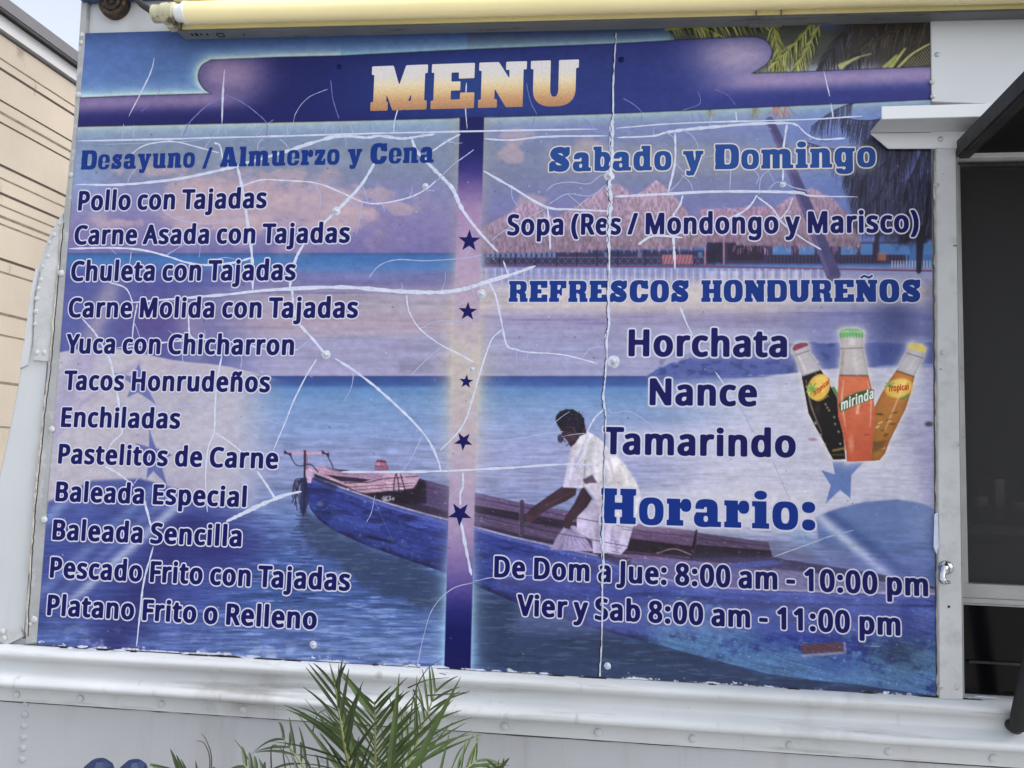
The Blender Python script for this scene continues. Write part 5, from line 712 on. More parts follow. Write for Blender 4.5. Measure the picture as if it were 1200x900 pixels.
mix(w, (176, 156, 190), m * np.exp(-(np.abs((X - 866) / 52) ** 2.2 + np.abs((Y - 66) / 24) ** 2.4)), .9)
mix(w, (44, 52, 136), m * np.exp(-np.abs((Y - yb - 33) / 12) ** 2.5) * sm(820, 900, X), .7)
IM *= (1 - .35 * np.exp(-(BSD / .9) ** 2))[..., None]
REG[(BSD < 0)] = 2
sl = np.interp(Y, [130, 780], [539.5, 521]); sr = np.interp(Y, [130, 780], [568, 552])
sdx = np.maximum(sl - X, X - sr); okv = Y > np.interp(X, [400, 716], [142.5, 134])
halo = vgrad(Y, [(140, (150, 150, 140)), (260, (148, 142, 150)), (340, (178, 164, 160)), (430, (190, 178, 152)), (540, (186, 172, 160)), (610, (150, 150, 196)), (690, (150, 190, 224)), (780, (150, 196, 232))])
ha = np.interp(Y, [140, 260, 340, 440, 540, 600, 680, 780], [.7, .5, .75, .9, .6, .25, .75, .85])
hw = np.interp(Y, [140, 340, 440, 540, 680, 780], [8, 7, 11, 8, 7, 7])
mix(ALL, halo, np.exp(-np.clip(sdx, 0, 99) / hw) * (sdx > -2) * okv * ha)
sc = vgrad(Y, [(140, (26, 28, 100)), (178, (30, 32, 110)), (200, (58, 50, 132)), (222, (112, 88, 152)), (245, (152, 122, 168)), (300, (162, 136, 168)), (370, (168, 150, 170)), (420, (178, 168, 162)), (520, (172, 156, 168)),
               (570, (164, 144, 172)), (620, (156, 132, 172)), (660, (122, 100, 162)), (688, (88, 72, 152)), (715, (40, 40, 124)), (740, (22, 26, 104)), (780, (24, 26, 98))])
mix(ALL, sc, np.clip(.5 - sdx, 0, 1) * okv)
REG[(sdx < 0) & okv] = 3

# --- soft halos behind the texts
for t in ((92, 176, 512, 196, (132, 142, 160), .45, 10), (640, 172, 1026, 202, (146, 148, 152), .40, 9), (596, 330, 1080, 356, (196, 184, 176), .5, 8), (706, 572, 955, 618, (206, 202, 212), .45, 10),
          (580, 652, 1090, 694, (116, 120, 200), .32, 9), (606, 700, 1056, 742, (120, 130, 200), .36, 10), (736, 385, 924, 420, (172, 170, 206), .4, 8), (762, 445, 890, 478, (188, 186, 212), .45, 8), (706, 500, 934, 538, (192, 190, 214), .45, 8)):
    soft(*t)
# --- bottles
BL = [(928, 408), (931, 404), (944, 402), (947, 406), (948, 414), (956, 424), (962, 435), (971, 450), (980, 466), (985, 490), (988, 515), (990, 538), (976, 538.5), (970, 528), (963, 514), (955, 500), (947, 484), (943, 462), (939, 441), (934, 424), (931, 416), (928, 413)]
BC = [(983, 388), (990, 385.5), (1004, 385.5), (1011, 388), (1011, 396), (1010.5, 408), (1013, 420), (1017, 440), (1022, 462), (1025, 484), (1023, 508), (1021, 526), (1020, 540), (992, 541), (991, 528), (987, 506), (982, 488), (981, 470), (982, 448), (984, 428), (986, 410), (984, 396)]
BR = [(1064, 404), (1068, 402.5), (1080, 404.5), (1084, 408), (1082, 416), (1077, 428), (1071, 441), (1066, 462), (1060, 480), (1051, 498), (1042, 516), (1036, 532), (1030, 539), (1020, 540), (1022, 505), (1024, 478), (1032, 462), (1041, 447), (1050, 434), (1058, 420), (1062, 413)]
for b in (BL, BC, BR):
    w = win(min(p[0] for p in b) - 16, min(p[1] for p in b) - 16, max(p[0] for p in b) + 16, max(p[1] for p in b) + 16)
    mix(w, (214, 206, 206), np.exp(-np.clip(sdpoly(X[w], Y[w], b), 0, 99) / 3.6), .9)
def bottle(b, liq, cap, glass, c0, c1, c2, top0, top1, reg, ring):
    w, m = poly(b, glass, 1, 1.2, reg=reg); x, y = X[w], Y[w]; d = -sdpoly(x, y, b)
    mix(w, (120, 108, 100), m * np.exp(-(np.clip(d, 0, 99) / 1.6)), .45)
    ly = top0[1] + (x - top0[0]) * (top1[1] - top0[1]) / (top1[0] - top0[0])
    lm = m * np.clip(y - ly + .5, 0, 1)
    t = np.clip((y - ly) / 95, 0, 1)[..., None]
    mix(w, np.array(c0) * (1 - t) + np.array(c1) * t, lm)
    mix(w, c2, lm * np.exp(-(np.clip(d, 0, 99) / 2.2)), .6)
    mix(w, (30, 24, 20), m * np.exp(-((y - ly) / 1.1) ** 2), .45)
    poly(cap[0], cap[1], 1, 1.1, reg=reg)
    cx0, cx1 = min(p[0] for p in cap[0]), max(p[0] for p in cap[0])
    for k in range(9):
        f = k / 8; a_ = cap[0][-1]; z_ = cap[0][len(cap[0]) // 2 - 1]
    line(ring, 1.2, (116, 106, 100), .8); return w
wl_ = bottle(BL, None, ([(928, 409), (931, 404), (938, 402), (945, 402), (947, 405), (940, 408), (930, 412)], (148, 62, 88)), (186, 178, 186), (44, 30, 28), (26, 20, 22), (18, 14, 16), (939, 442), (962, 434), 4, [(931, 417), (948, 411)])
ell(959, 454, 12.5, 16, (228, 178, 56), 1, 1.3, .45); ell(961, 450, 8, 10, (238, 196, 84), .7, 5, .45); line([(947, 462), (958, 470), (970, 464)], 1.2, (200, 170, 80), .8, 1, True)
for k in range(7): line([(951, 456), (951 + 7 * math.cos(k * .9 + 2.6), 456 + 7 * math.sin(k * .9 + 2.6))], 2, (96, 170, 66), .9)
line([(976, 455), (981, 464)], 3.5, (66, 130, 60), .9)
for xx, yy in ((967, 474), (971, 481), (978, 497), (982, 506), (977, 489), (984, 520), (969, 478)): ell(xx, yy, 1.2, 1.4, (150, 140, 130), .9, 1)
line([(976, 528), (990, 525)], 2.5, (176, 142, 60), .8, 2); line([(974, 533), (988, 533)], 1.6, (120, 90, 40), .7, 1.5)
for xx, yy in ((955, 496), (961, 510), (966, 521)): ell(xx, yy, 1.6, 2, (190, 160, 150), .7, 1.5)
bottle(BR, None, ([(1064, 405), (1068, 402), (1080, 404.5), (1085, 409), (1083, 413.5), (1072, 411), (1063, 409)], (216, 190, 84)), (186, 180, 188), (206, 120, 46), (168, 106, 34), (120, 66, 26), (1048, 434), (1072, 442), 6, [(1062, 414), (1081, 420)])
ell(1053, 455, 16, 11, (232, 186, 62), .95, 3, -.25); ell(1052, 451, 10, 6, (240, 206, 96), .6, 4, -.25)
for k in range(6): line([(1042, 452), (1042 + 6 * math.cos(k * .9 + 2.9), 452 + 5 * math.sin(k * .9 + 2.9))], 1.8, (110, 168, 60), .9)
line([(1056, 468), (1063, 464)], 3.5, (90, 140, 60), .9)
for k in range(16):
    xx = rnd.uniform(1024, 1046); yy = rnd.uniform(480, 534)
    if xx - 1020 < (540 - yy) * .5 + 6: line([(xx, yy), (xx + rnd.uniform(2, 7), yy - rnd.uniform(-1, 2))], 1.6, rnd.choice([(224, 176, 84), (110, 64, 28), (234, 206, 140), (90, 52, 26)]), .75, 1.5)
poly([(1022, 518), (1038, 516), (1032, 528), (1022, 530)], (96, 62, 36), .6, 4)
bottle(BC, None, ([(983, 389), (990, 385.5), (1004, 385.5), (1011, 389), (1011.5, 396), (997, 394.5), (983, 396.5)], (118, 186, 116)), (190, 180, 178), (226, 112, 70), (204, 82, 50), (196, 76, 44), (980, 440), (1020, 440.5), 5, [(985, 409), (1010.5, 408)])
for k in range(8): line([(984.5 + k * 3.6, 391), (985 + k * 3.6, 396)], 1, (70, 140, 76), .7)
line([(984, 389), (1010, 389)], 1.6, (160, 206, 150), .7, 2)
soft(994, 397, 1002, 405, (214, 210, 212), .8, 2); line([(1000, 412), (1004, 438)], 4, (214, 206, 206), .5, 4); line([(988, 412), (986, 438)], 2, (150, 134, 128), .6, 2)
line([(1005, 474), (1004, 484)], 3, (244, 200, 180), .7, 3); line([(1012, 510), (1018, 509)], 1.2, (130, 50, 40), .7)
poly([(982, 474), (990, 466), (1004, 460), (1018, 456), (1023, 457), (1023, 468), (1012, 470), (1000, 474), (990, 481), (985, 483)], (44, 96, 50), .95, 1.5)
for p_, w_ in (([(988, 446), (986, 470), (990, 500)], 2.4), ([(1016, 446), (1020, 470), (1019, 500)], 1.6), ([(944, 446), (950, 476), (962, 506)], 1.8), ([(1060, 446), (1048, 476), (1036, 505)], 1.8), ([(936, 418), (944, 436)], 1.6), ([(1072, 420), (1063, 434)], 1.6)): line(p_, [.6, w_, .6], (246, 226, 206), .5, 2, True)
for cx_, cy_, r_ in ((997, 520, 9), (958, 480, 7)): ell(cx_, cy_, r_ * .35, r_, (255, 200, 170) if cx_ > 980 else (90, 74, 70), .35, 4)
# scuffs: faint stains and a brownish smear, specks of dirt
soft(468, 426, 506, 437, (120, 116, 140), .4, 3); soft(506, 427, 650, 430, (140, 132, 150), .3, 3)
for k in range(240):
    xx, yy = rnd.uniform(60, 1090), rnd.uniform(150, 800); ell(xx, yy, rnd.uniform(.5, 1.1), rnd.uniform(.5, 1.1), rnd.choice([(60, 54, 80), (60, 54, 80), (200, 204, 224)]), .55, 1)
for k in range(30):
    xx, yy = rnd.uniform(320, 328), rnd.uniform(682, 704); line([(xx, yy), (xx + rnd.uniform(-5, 5), yy + rnd.uniform(-4, 4))], 1, (40, 84, 160), .6)
IM *= (1 + (fbm(X * .9, Y * .9, 131, 2) - .5) * .08 + (fbm(X * .14, Y * .2, 135, 4) - .5) * .14)[..., None]
# worn, peeled bottom edge of the vinyl: bare white paint shows
eb = np.interp(X, [44, 1096], [755, 816]) - Y
wear = fbm(X * .06, Y * .2, 141, 5) + (fbm(X * .4, Y * .5, 145, 3) - .5) * .35
mix(ALL, (196, 200, 210), sm(.0, .10, wear - .50 - np.clip(eb, 0, 99) * .06))
mix(ALL, (180, 192, 222), sm(.62, .74, fbm(X * .05, Y * .08, 149, 5)) * np.exp(-np.clip(eb, 0, 99) / 14) * (X < 500), .6)

GREY = (IM @ np.array([.3, .59, .11], np.float32))[..., None]
IM = GREY + (IM - GREY) * .77
IM = 130 + (IM - 124) * 1.16
SEEN = np.clip(IM / 255, 0, 1)
LIN = np.where(SEEN <= .04045, SEEN / 12.92, ((SEEN + .055) / 1.055) ** 2.4)
INK = np.clip(LIN / K_PRINT, 0, .92)

# ------------------------------------------------------------------ materials
M = {}
WHITE = (0.49, 0.51, 0.535, 1)
rust = rgb(120, 82, 52); grime = rgb(96, 92, 86)
M['paint'] = mat('truck_white_paint', WHITE, .42, noise=(3.0, .08), bump=(9, .3), dirt=[(rgb(118, 92, 66), (30, 30, 1.4), .66, .1, .5), (rgb(150, 148, 142), (14, 14, 1.6), .54, .25, .45), (grime, 60, .71, .05, .7)])
M['paint_old'] = mat('chipped_white_paint', (0.46, 0.475, 0.49, 1), .5, noise=(9.0, .1), bump=(60, .3), dirt=[(rgb(140, 140, 138), 26, .52, .2, .5), (rgb(62, 56, 50), (38, 38, 70), .66, .03, .9), (rust, 30, .70, .06, .7)])
M['paint_clean'] = mat('gutter_white_paint', (0.56, 0.58, 0.60, 1), .38, noise=(6.0, .04), dirt=[(grime, 40, .72, .05, .6)])
M['skirt'] = mat('grey_white_skirt_paint', (0.40, 0.41, 0.435, 1), .36, noise=(2.5, .1), bump=(6, .35), dirt=[(rgb(112, 100, 84), (26, 26, 1.2), .64, .1, .5), (rgb(130, 126, 120), (18, 18, 2.0), .56, .2, .4), (grime, 45, .72, .04, .7)])
M['caulk'] = mat('old_sealant', rgb(176, 170, 160), .8, noise=(60, .35), bump=(80, .6))
M['seam_grey'] = mat('grey_seam_dirt', rgb(70, 68, 68), .9, noise=(30, .5))
M['dark_gap'] = mat('dark_gap', rgb(30, 28, 28), .9)
M['alu'] = mat('grey_aluminium', rgb(150, 150, 150), .45, .35, noise=(20, .15), bump=(90, .15), dirt=[(grime, 30, .62, .1, .6)])
M['screw'] = mat('screw_metal', rgb(170, 172, 176), .4, .5, noise=(120, .3))
M['chrome'] = mat('chrome', rgb(190, 192, 196), .18, 1.0)
M['black'] = mat('black_painted_metal', rgb(16, 16, 17), .5, noise=(14, .3), bump=(40, .2), dirt=[(rgb(60, 58, 56), 22, .62, .15, .4)])
M['black_edge'] = mat('weathered_black_edge', rgb(40, 39, 39), .6, noise=(18, .35), bump=(50, .4), dirt=[(rgb(84, 80, 76), (30, 6, 30), .55, .18, .6)])
M['black_gloss'] = mat('black_gloss_panel', rgb(9, 9, 12), .16, spec=.16, noise=(8, .25), dirt=[(rgb(120, 118, 116), 34, .70, .04, .6)])
M['rubber'] = mat('black_rubber', rgb(24, 24, 25), .65)
M['tube'] = mat('yellow_lamp_tube', rgb(250, 236, 180), .22, spec=.6, noise=(5, .05), dirt=[(rgb(206, 184, 124), (3, 20, 20), .56, .2, .5)])
M['cream'] = mat('cream_yellow_enamel', rgb(232, 222, 168), .35, noise=(8, .06), dirt=[(rgb(120, 92, 52), 40, .66, .08, .8)])
M['ivory'] = mat('ivory_plastic', rgb(184, 180, 152), .4, noise=(20, .15), dirt=[(rgb(62, 46, 32), 32, .52, .08, .85)])
M['clear'] = mat('frosted_tube_end', rgb(222, 226, 228), .2)
M['grey_metal'] = mat('lamp_grey_metal', rgb(112, 115, 118), .5, .0, noise=(9, .15), dirt=[(rgb(70, 54, 38), (10, 40, 40), .56, .12, .8)])
M['rust'] = mat('rusty_black_rubber', rgb(48, 40, 35), .85, noise=(60, .5), bump=(70, .8), dirt=[(rgb(112, 84, 58), 70, .52, .12, .7)])
M['blue_trim'] = mat('blue_trim_paint', rgb(40, 66, 110), .5)
M['tear'] = mat('torn_vinyl_white', ink(204, 211, 234), .6, noise=(90, .12), bump=(160, .4))
M['navy_ink'] = mat('navy_ink', ink(14, 16, 88), .38, spec=.14)
M['blue_ink'] = mat('blue_ink', ink(14, 50, 128), .38, spec=.14)
M['blue_ink_pale'] = mat('blue_ink_faded', ink(34, 72, 142), .38, spec=.14)
M['blue_ink_deep'] = mat('royal_ink', ink(8, 46, 132), .38, spec=.14)
M['white_ink'] = mat('pale_outline_ink', ink(206, 206, 226), .4, spec=.14)
M['cream_ink'] = mat('cream_outline_ink', ink(212, 206, 204), .4, spec=.14)
M['green_ink'] = mat('dark_green_ink', ink(44, 96, 50), .4, spec=.14); M['pure_white_ink'] = mat('white_ink', ink(232, 236, 228), .4, spec=.14); M['red_ink'] = mat('red_ink', ink(206, 60, 40), .4, spec=.14)
def gold():
    m = bpy.data.materials.new('gold_gradient_ink'); m.use_nodes = True; n, l = m.node_tree.nodes, m.node_tree.links
    at = n.new('ShaderNodeAttribute'); at.attribute_name = 'height'
    rgb = ink; cr = n.new('ShaderNodeValToRGB'); e = cr.color_ramp.elements
    e[0].position = 0.0; e[0].color = rgb(176, 124, 80); e[1].position = 1.0; e[1].color = rgb(236, 232, 236)
    for p_, c_ in ((.22, rgb(206, 156, 110)), (.42, rgb(232, 202, 150)), (.58, rgb(240, 224, 190)), (.74, rgb(232, 226, 222))):
        x_ = e.new(p_); x_.color = c_
    t = n.new('ShaderNodeTexNoise'); t.inputs['Scale'].default_value = 240; t.inputs['Detail'].default_value = 4
    g = n.new('ShaderNodeNewGeometry'); l.new(g.outputs['Position'], t.inputs['Vector'])
    mx = n.new('ShaderNodeMixRGB'); mx.blend_type = 'OVERLAY'; mx.inputs[0].default_value = .35
    l.new(at.outputs['Fac'], cr.inputs[0]); l.new(cr.outputs[0], mx.inputs[1]); l.new(t.outputs[0], mx.inputs[2])
    b = n['Principled BSDF']; b.inputs['Roughness'].default_value = .4; l.new(mx.outputs[0], b.inputs['Base Color']); return m
M['gold_ink'] = gold()
def print_material():
    m = bpy.data.materials.new('printed_vinyl'); m.use_nodes = True; n, l = m.node_tree.nodes, m.node_tree.links
    at = n.new('ShaderNodeAttribute'); at.attribute_name = 'ink'
    b = n['Principled BSDF']; b.inputs['Roughness'].default_value = .36; b.inputs['Specular IOR Level'].default_value = .20
    l.new(at.outputs['Color'], b.inputs['Base Color'])
    g = n.new('ShaderNodeNewGeometry'); t = n.new('ShaderNodeTexNoise'); t.inputs['Scale'].default_value = 9; t.inputs['Detail'].default_value = 4
    bp = n.new('ShaderNodeBump'); bp.inputs['Strength'].default_value = .25; bp.inputs['Distance'].default_value = .004
    l.new(g.outputs['Position'], t.inputs['Vector']); l.new(t.outputs[0], bp.inputs['Height']); l.new(bp.outputs[0], b.inputs['Normal'])
    r = n.new('ShaderNodeMapRange'); r.inputs[3].default_value = .28; r.inputs[4].default_value = .5; l.new(t.outputs[0], r.inputs[0]); l.new(r.outputs[0], b.inputs['Roughness'])
    return m
M['print'] = print_material()

# ------------------------------------------------------------------ ground
g = MB(); g.quad((-200, -200, 0), (200, -200, 0), (200, 200, 0), (-200, 200, 0))
M['asphalt'] = mat('concrete_pavement', (.34, .33, .31, 1), .9, noise=(1.5, .3), bump=(160, .8), dirt=[(rgb(110, 106, 100), 5, .58, .2, .5)])
tag(g.done('ground', M['asphalt']), kind='structure')

# ------------------------------------------------------------------ the truck
truck = empty('food_truck', (-0.2, 0, 0), 'white food truck seen from its serving side, with the blue menu banner fixed to it', 'food truck')
yF = 0.006                                        # front of the side skin
xr = 3.2
wl0, wr0 = P(1119, 500).x, P(1119, 500).x + 1.05      # serving window opening
wz1, wz0 = P(1125, 184).z, P(1125, 816).z
xl = P(88, 200).x
zroof = P(600, -150).z
yB = 2.1
rail_l, rail_r = P(0, 754), P(1190, 821)
def rail_z(x): return rail_l.z + (rail_r.z - rail_l.z) * (x - rail_l.x) / (rail_r.x - rail_l.x)
sk = MB()
sk.prism([(xl, wz0), (wl0, wz0), (wl0, wz1), (wr0, wz1), (wr0, wz0), (xr, wz0), (xr, zroof), (xl, zroof)], yF, yF + .035)
sk.done('side_panel', M['paint'], truck)
sk = MB(); xs = P(-60, 800).x
sk.prism([(xs, .04), (xr, .04), (xr, wz0 - .001), (xs, wz0 - .001)], yF + .001, yF + .04)
sk.done('skirt_panel', M['skirt'], truck)
b = MB(); b.box(xl, xr, yF + .04, yB, zroof - .03, zroof); b.done('roof', M['paint'], truck)
b = MB(); b.box(xl, xr, yB, yB + .03, .04, zroof); b.done('far_side_panel', M['paint'], truck)
b = MB(); b.box(xl, xl + .03, yF + .04, yB, .04, zroof - .031); b.done('end_panel', M['paint'], truck)
b = MB(); b.box(xr - .03, xr, yF + .04, yB, .04, zroof - .031); b.done('rear_panel', M['paint'], truck)
b = MB(); b.box(xl + .03, xr - .03, yF + .04, yB, .55, .6)
b.done('floor_deck', M['black'], truck)
zt = P(105, 4).z
b = MB(); b.box(xl - .01, xr, yF - .022, yF - .001, zt, zt + .06); b.done('roof_trim', M['blue_trim'], truck, bevel=.003)
# left corner strip (riveted aluminium edge, peeling)
def strip(name, px, m, y0, y1, bevel=.0015, parent=truck):
    b = MB(); b.prism([(P(x, y).x, P(x, y).z) for x, y in px], y0, y1); return b.done(name, m, parent, bevel=bevel)
M['trim'] = mat('dirty_grey_trim', (.31, .32, .33, 1), .5, noise=(14, .16), bump=(60, .4), dirt=[(rgb(176, 178, 180), 30, .56, .06, .6), (rgb(58, 54, 50), (50, 50, 30), .66, .04, .85)])
strip('corner_trim', [(96.5, 2), (104, 2), (101, 62), (91, 165), (81, 298), (69, 440), (57, 590), (45, 753), (31, 755), (40, 620), (51, 500), (62, 375), (76, 250), (87, 150)], M['trim'], -.004, .03)
# cracked sealant bead beside the strip
bead = [tuple(P(x, y)) for x, y in ((74, 262), (66, 350), (60, 420), (53, 480), (47, 540), (41, 600), (37, 660), (32, 745))]
pts = []
for i, p in enumerate(spline(bead, 10)):
    pts.append((p[0] + random.Random(i).uniform(-.0015, .0015), -.002, p[2]))
b = MB(); b.tube(pts, [random.Random(i + 9).uniform(.0015, .0042) for i in range(len(pts))], 6); b.done('sealant_bead', M['caulk'], truck)
crack = [(p[0] + .004 + random.Random(i).uniform(-.001, .001), -.0035, p[2]) for i, p in enumerate(spline(bead, 10))]
b = MB(); b.tube(crack, .0012, 5); b.done('open_seam', M['dark_gap'], truck)
# the bulging cab panel to the left of the strip
cowl = [(76, 240), (66, 252), (56, 268), (47, 290), (41, 312), (36, 338), (31, 372), (26, 404), (20, 430), (13, 470), (4, 515), (-6, 560), (-18, 620), (-30, 700), (-34, 752), (30, 752), (40, 620), (51, 500), (62, 375), (77, 250)]
b = MB(); c0 = [(P(x, y).x, P(x, y).z) for x, y in cowl]; b.prism(c0, .004, .5); b.done('cab_panel', M['paint_old'] if False else M['paint'], truck, smooth=True, bevel=.012, seg=4)
plate = [(73, 256), (66, 270), (57, 292), (49, 318), (44, 340), (41, 362), (39, 422), (66, 425), (68, 395), (74, 320), (80, 262)]
strip('cab_patch_plate', plate, M['paint_old'], -.002, .010, .001)
edgep = [(41, 314), (45, 318), (40, 345), (37, 400), (32, 428), (22, 432), (28, 400), (33, 360), (36, 338)]
strip('cab_edge_plate', edgep, M['paint'], .0005, .012, .001)
strip('cab_visor', [(35, 284), (44, 275), (58, 268), (52, 284), (44, 291)], M['paint'], .55, .58, .002)
def riv(mb, px, py, r, y, h=.45):
    mb.lathe(P(px, py, y), (0, -1, 0), [(r, 0), (r * .93, r * h * .6), (r * .6, r * h), (0, r * h * 1.12)], 12)
RIV = [(70, 262, .0045), (63, 275, .005), (58, 284, .0045), (56, 300, .0042), (50, 312, .004), (48, 328, .0045), (45, 338, .0042), (43, 350, .005), (42, 365, .005), (41, 380, .004), (43, 413, .0055), (52, 413, .005), (61, 414, .004), (66, 416, .004)]
RIV2 = [(96, 41, .005), (95, 50, .005), (92, 111, .006), (83, 205, .0055), (72, 320, .0065), (61, 503, .0065), (52, 609, .0065), (40, 726, .0065), (36, 731, .004), (3, 740, .006), (5, 748, .005)]
for x, y, r in RIV: mb = MB(); riv(mb, x, y, r, -.0018); mb.done('rivet', M['paint_old'], truck, smooth=True)
for x, y, r in RIV2: mb = MB(); riv(mb, x, y, r, -.0038); mb.done('rivet', M['paint_old'], truck, smooth=True)
strip('bracket_tab', [(0, 738), (24, 736), (28, 746), (8, 756), (0, 752)], M['paint_old'], -.001, .012, .001)

# rub rail: a pressed moulding below the banner
prof = spline([(0, .0), (.012, .001), (.024, .006), (.0285, .013), (.025, .021), (.016, .028), (.0115, .036), (.0125, .045), (.021, .052), (.031, .059), (.034, .066), (.030, .0725), (.018, .076), (.0045, .077)], 5)
prof += [np.array((.0045, .078)), np.array((.0045, .104)), np.array((.0, .1045))]
b = MB(); rings = []
x0r, x1r = P(-3, 754).x, xr
for x in np.linspace(x0r, x1r, 150):
    z = rail_z(x); rr = random.Random(int(x * 1000))
    ring = []
    for i, (o, dz) in enumerate(prof):
        ww = .0012 * math.sin(x * 7 + dz * 60) + (.0016 * rr.uniform(-1, 1) if i < 3 else 0)
        ring.append(b.b.verts.new((x, yF - .001 - o - ww * (o > .003), z - dz + (rr.uniform(-.0018, .0012) if i == 0 else 0))))
    rings.append(ring)
for a, c in zip(rings[:-1], rings[1:]):
    for i in range(len(prof) - 1): b.b.faces.new((a[i], c[i], c[i + 1], a[i + 1]))
b.b.faces.new(rings[0]); b.b.faces.new(rings[-1][::-1])
M['rail'] = mat('rail_white_paint', (0.52, 0.54, 0.56, 1), .36, noise=(7, .07), bump=(14, .2), dirt=[(rgb(128, 122, 112), (5, 5, 5), .56, .16, .5), (rgb(112, 108, 100), (3, 3, 60), .56, .12, .5), (rgb(100, 92, 80), (40, 40, 3), .62, .12, .5), (rgb(58, 50, 44), (16, 16, 90), .695, .02, .95), (rgb(40, 80, 150), 30, .76, .02, .8)])
b.done('rub_rail', M['rail'], truck, smooth=True)
sr_ = random.Random(77); b = MB(); xs__ = np.linspace(x0r, x1r, 160)
b.tube([(x, yF - .0012, rail_z(x) - .1055 + sr_.uniform(-.0006, .0006)) for x in xs__], [sr_.uniform(.0007, .0017) for _ in xs__], 5); b.done('lap_seam', M['seam_grey'], truck)
# ragged white paint and dark gaps along the rail's top edge
rr = random.Random(5)
for k, (px, ln) in enumerate(((128, 9), (168, 14), (205, 8), (262, 30), (292, 34), (341, 30), (372, 22), (470, 7), (662, 16), (694, 26), (712, 12), (835, 8), (921, 12), (1000, 16), (1062, 26), (1104, 24), (1168, 22))):
    gap = MB(); p = P(px, 0); x = p.x; z = rail_z(x) + rr.uniform(-.001, .0015); L = ln * .0017; h = rr.uniform(.001, .0026); n = 9
    gap.prism([(x + L * t, z + h * math.sin(math.pi * t) * rr.uniform(.3, 1.1)) for t in np.linspace(0, 1, n)] + [(x + L * t, z - h * math.sin(math.pi * t) * rr.uniform(.2, .9)) for t in np.linspace(.9, .1, n - 2)], -.0066, -.003)
    gap.done('paint_gap', M['dark_gap'], truck)
fl = MB()
for k in range(16):
    x = rr.uniform(P(60, 755).x, P(1180, 820).x); z = rail_z(x) + rr.uniform(-.001, .004); L = rr.uniform(.004, .03); h = rr.uniform(.0008, .003)
    n = 7; fl.prism([(x + L * math.cos(2 * math.pi * i / n) * rr.uniform(.6, 1), z + h * math.sin(2 * math.pi * i / n) * rr.uniform(.6, 1.2)) for i in range(n)], -.0045 - rr.uniform(0, .001), -.0025)
tag(fl.done('paint_flake', M['tear'], truck), kind='stuff')
# rivets on the flange and the vertical seams of the skirt
for px in (20, 95, 190, 287, 383, 488, 593, 702, 812, 925, 1040, 1162):
    p = P(px, 800); z = rail_z(p.x) - .0915
    mb = MB(); mb.lathe((p.x, yF - .0055, z), (0, -1, 0), [(.0068, 0), (.0064, .002), (.0042, .0034), (0, .0038)], 14); mb.done('rivet', M['paint'], truck, smooth=True)
for px, py0 in ((28, 812), (383, 838)):
    for k in range(7):
        mb = MB(); q_ = P(px - k * .8, py0 + k * 13.2); mb.lathe((q_.x, yF + .001, q_.z), (0, -1, 0), [(.0066, 0), (.006, .002), (.0038, .0032), (0, .0036)], 14); mb.done('rivet', M['skirt'], truck, smooth=True)
b = MB(); b.box(x0r, xr, yF - .0005, yF + .002, 0, .0)if False else None
# upper right cover plate, window post, gutter
strip('cover_plate', [(1089.5, 26), (1260, 17), (1260, 128), (1090.5, 121)], M['paint_clean'], -.006, .005, .001)
for x, y in ((1098, 64), (1092, 96), (1093, 113)): mb = MB(); riv(mb, x, y, .0045, -.006); mb.done('rivet', M['screw'], truck, smooth=True)
strip('window_post', [(1094.5, 174), (1117.5, 174), (1126, 818), (1098, 818)], M['paint_old'], -.010, .006, .0012)
strip('post_return', [(1118, 178), (1120.5, 178), (1128.5, 815), (1126.5, 815)], M['alu'], -.007, .03, .0008)
for x, y in ((1098, 217), (1104, 413), (1102, 805), (1121, 806)): mb = MB(); riv(mb, x, y, .0042, -.010, .3); mb.done('rivet', M['screw'], truck, smooth=True)
lr = random.Random(31)
b = MB(); ptsb = [(P(1094.5 + (y - 174) * .0055 + lr.uniform(-.8, .8), y).x, -.004, P(1095, y).z) for y in range(190, 816, 7)]
b.tube(ptsb, [lr.uniform(.0008, .0026) for _ in ptsb], 6); b.done('sealant_bead', M['caulk'], truck)
# gutter over the window: flange, sloping underside, upright lip
yl_ = -.062
gz = MB()
fl_ = [P(1020, 156, -.012), P(1041, 174, -.012), P(1290, 173, -.012), P(1290, 153, -.012)]
gz.prism([(v.x, v.z) for v in fl_], -.012, -.0085)
L0, L1, L2, L3 = P(1033, 121, yl_), P(1290, 121, yl_), P(1290, 136.5, yl_), P(1033, 136.5, yl_)
L3.z = L2.z = (L3.z + L2.z) / 2; L0.z = L1.z = (L0.z + L1.z) / 2
gz.prism([(L0.x, L0.z), (L1.x, L1.z), (L2.x, L2.z), (L3.x, L3.z)], yl_, yl_ + .002)
gz.done('gutter_lip', M['paint_clean'], truck, bevel=.0008)
gz = MB(); th = .002
A0, B0 = P(1020, 155.5, -.0125), P(1290, 153, -.0125)
vs = [Vector((L3.x, yl_ + .002, L3.z + .0005)), Vector((L2.x, yl_ + .002, L2.z + .0005)), B0, A0]
for dz in (0,):
    v1 = [gz.b.verts.new(v) for v in vs]; v2 = [gz.b.verts.new(v + Vector((0, 0, th))) for v in vs]
    gz.b.faces.new(v1); gz.b.faces.new(v2[::-1])
    for i in range(4): gz.b.faces.new((v1[i], v2[i], v2[(i + 1) % 4], v1[(i + 1) % 4]))
gz.done('gutter_underside', M['paint'], truck)
mb = MB(); riv(mb, 1102, 163, .005, -.012, .35); mb.done('rivet', M['screw'], truck, smooth=True)
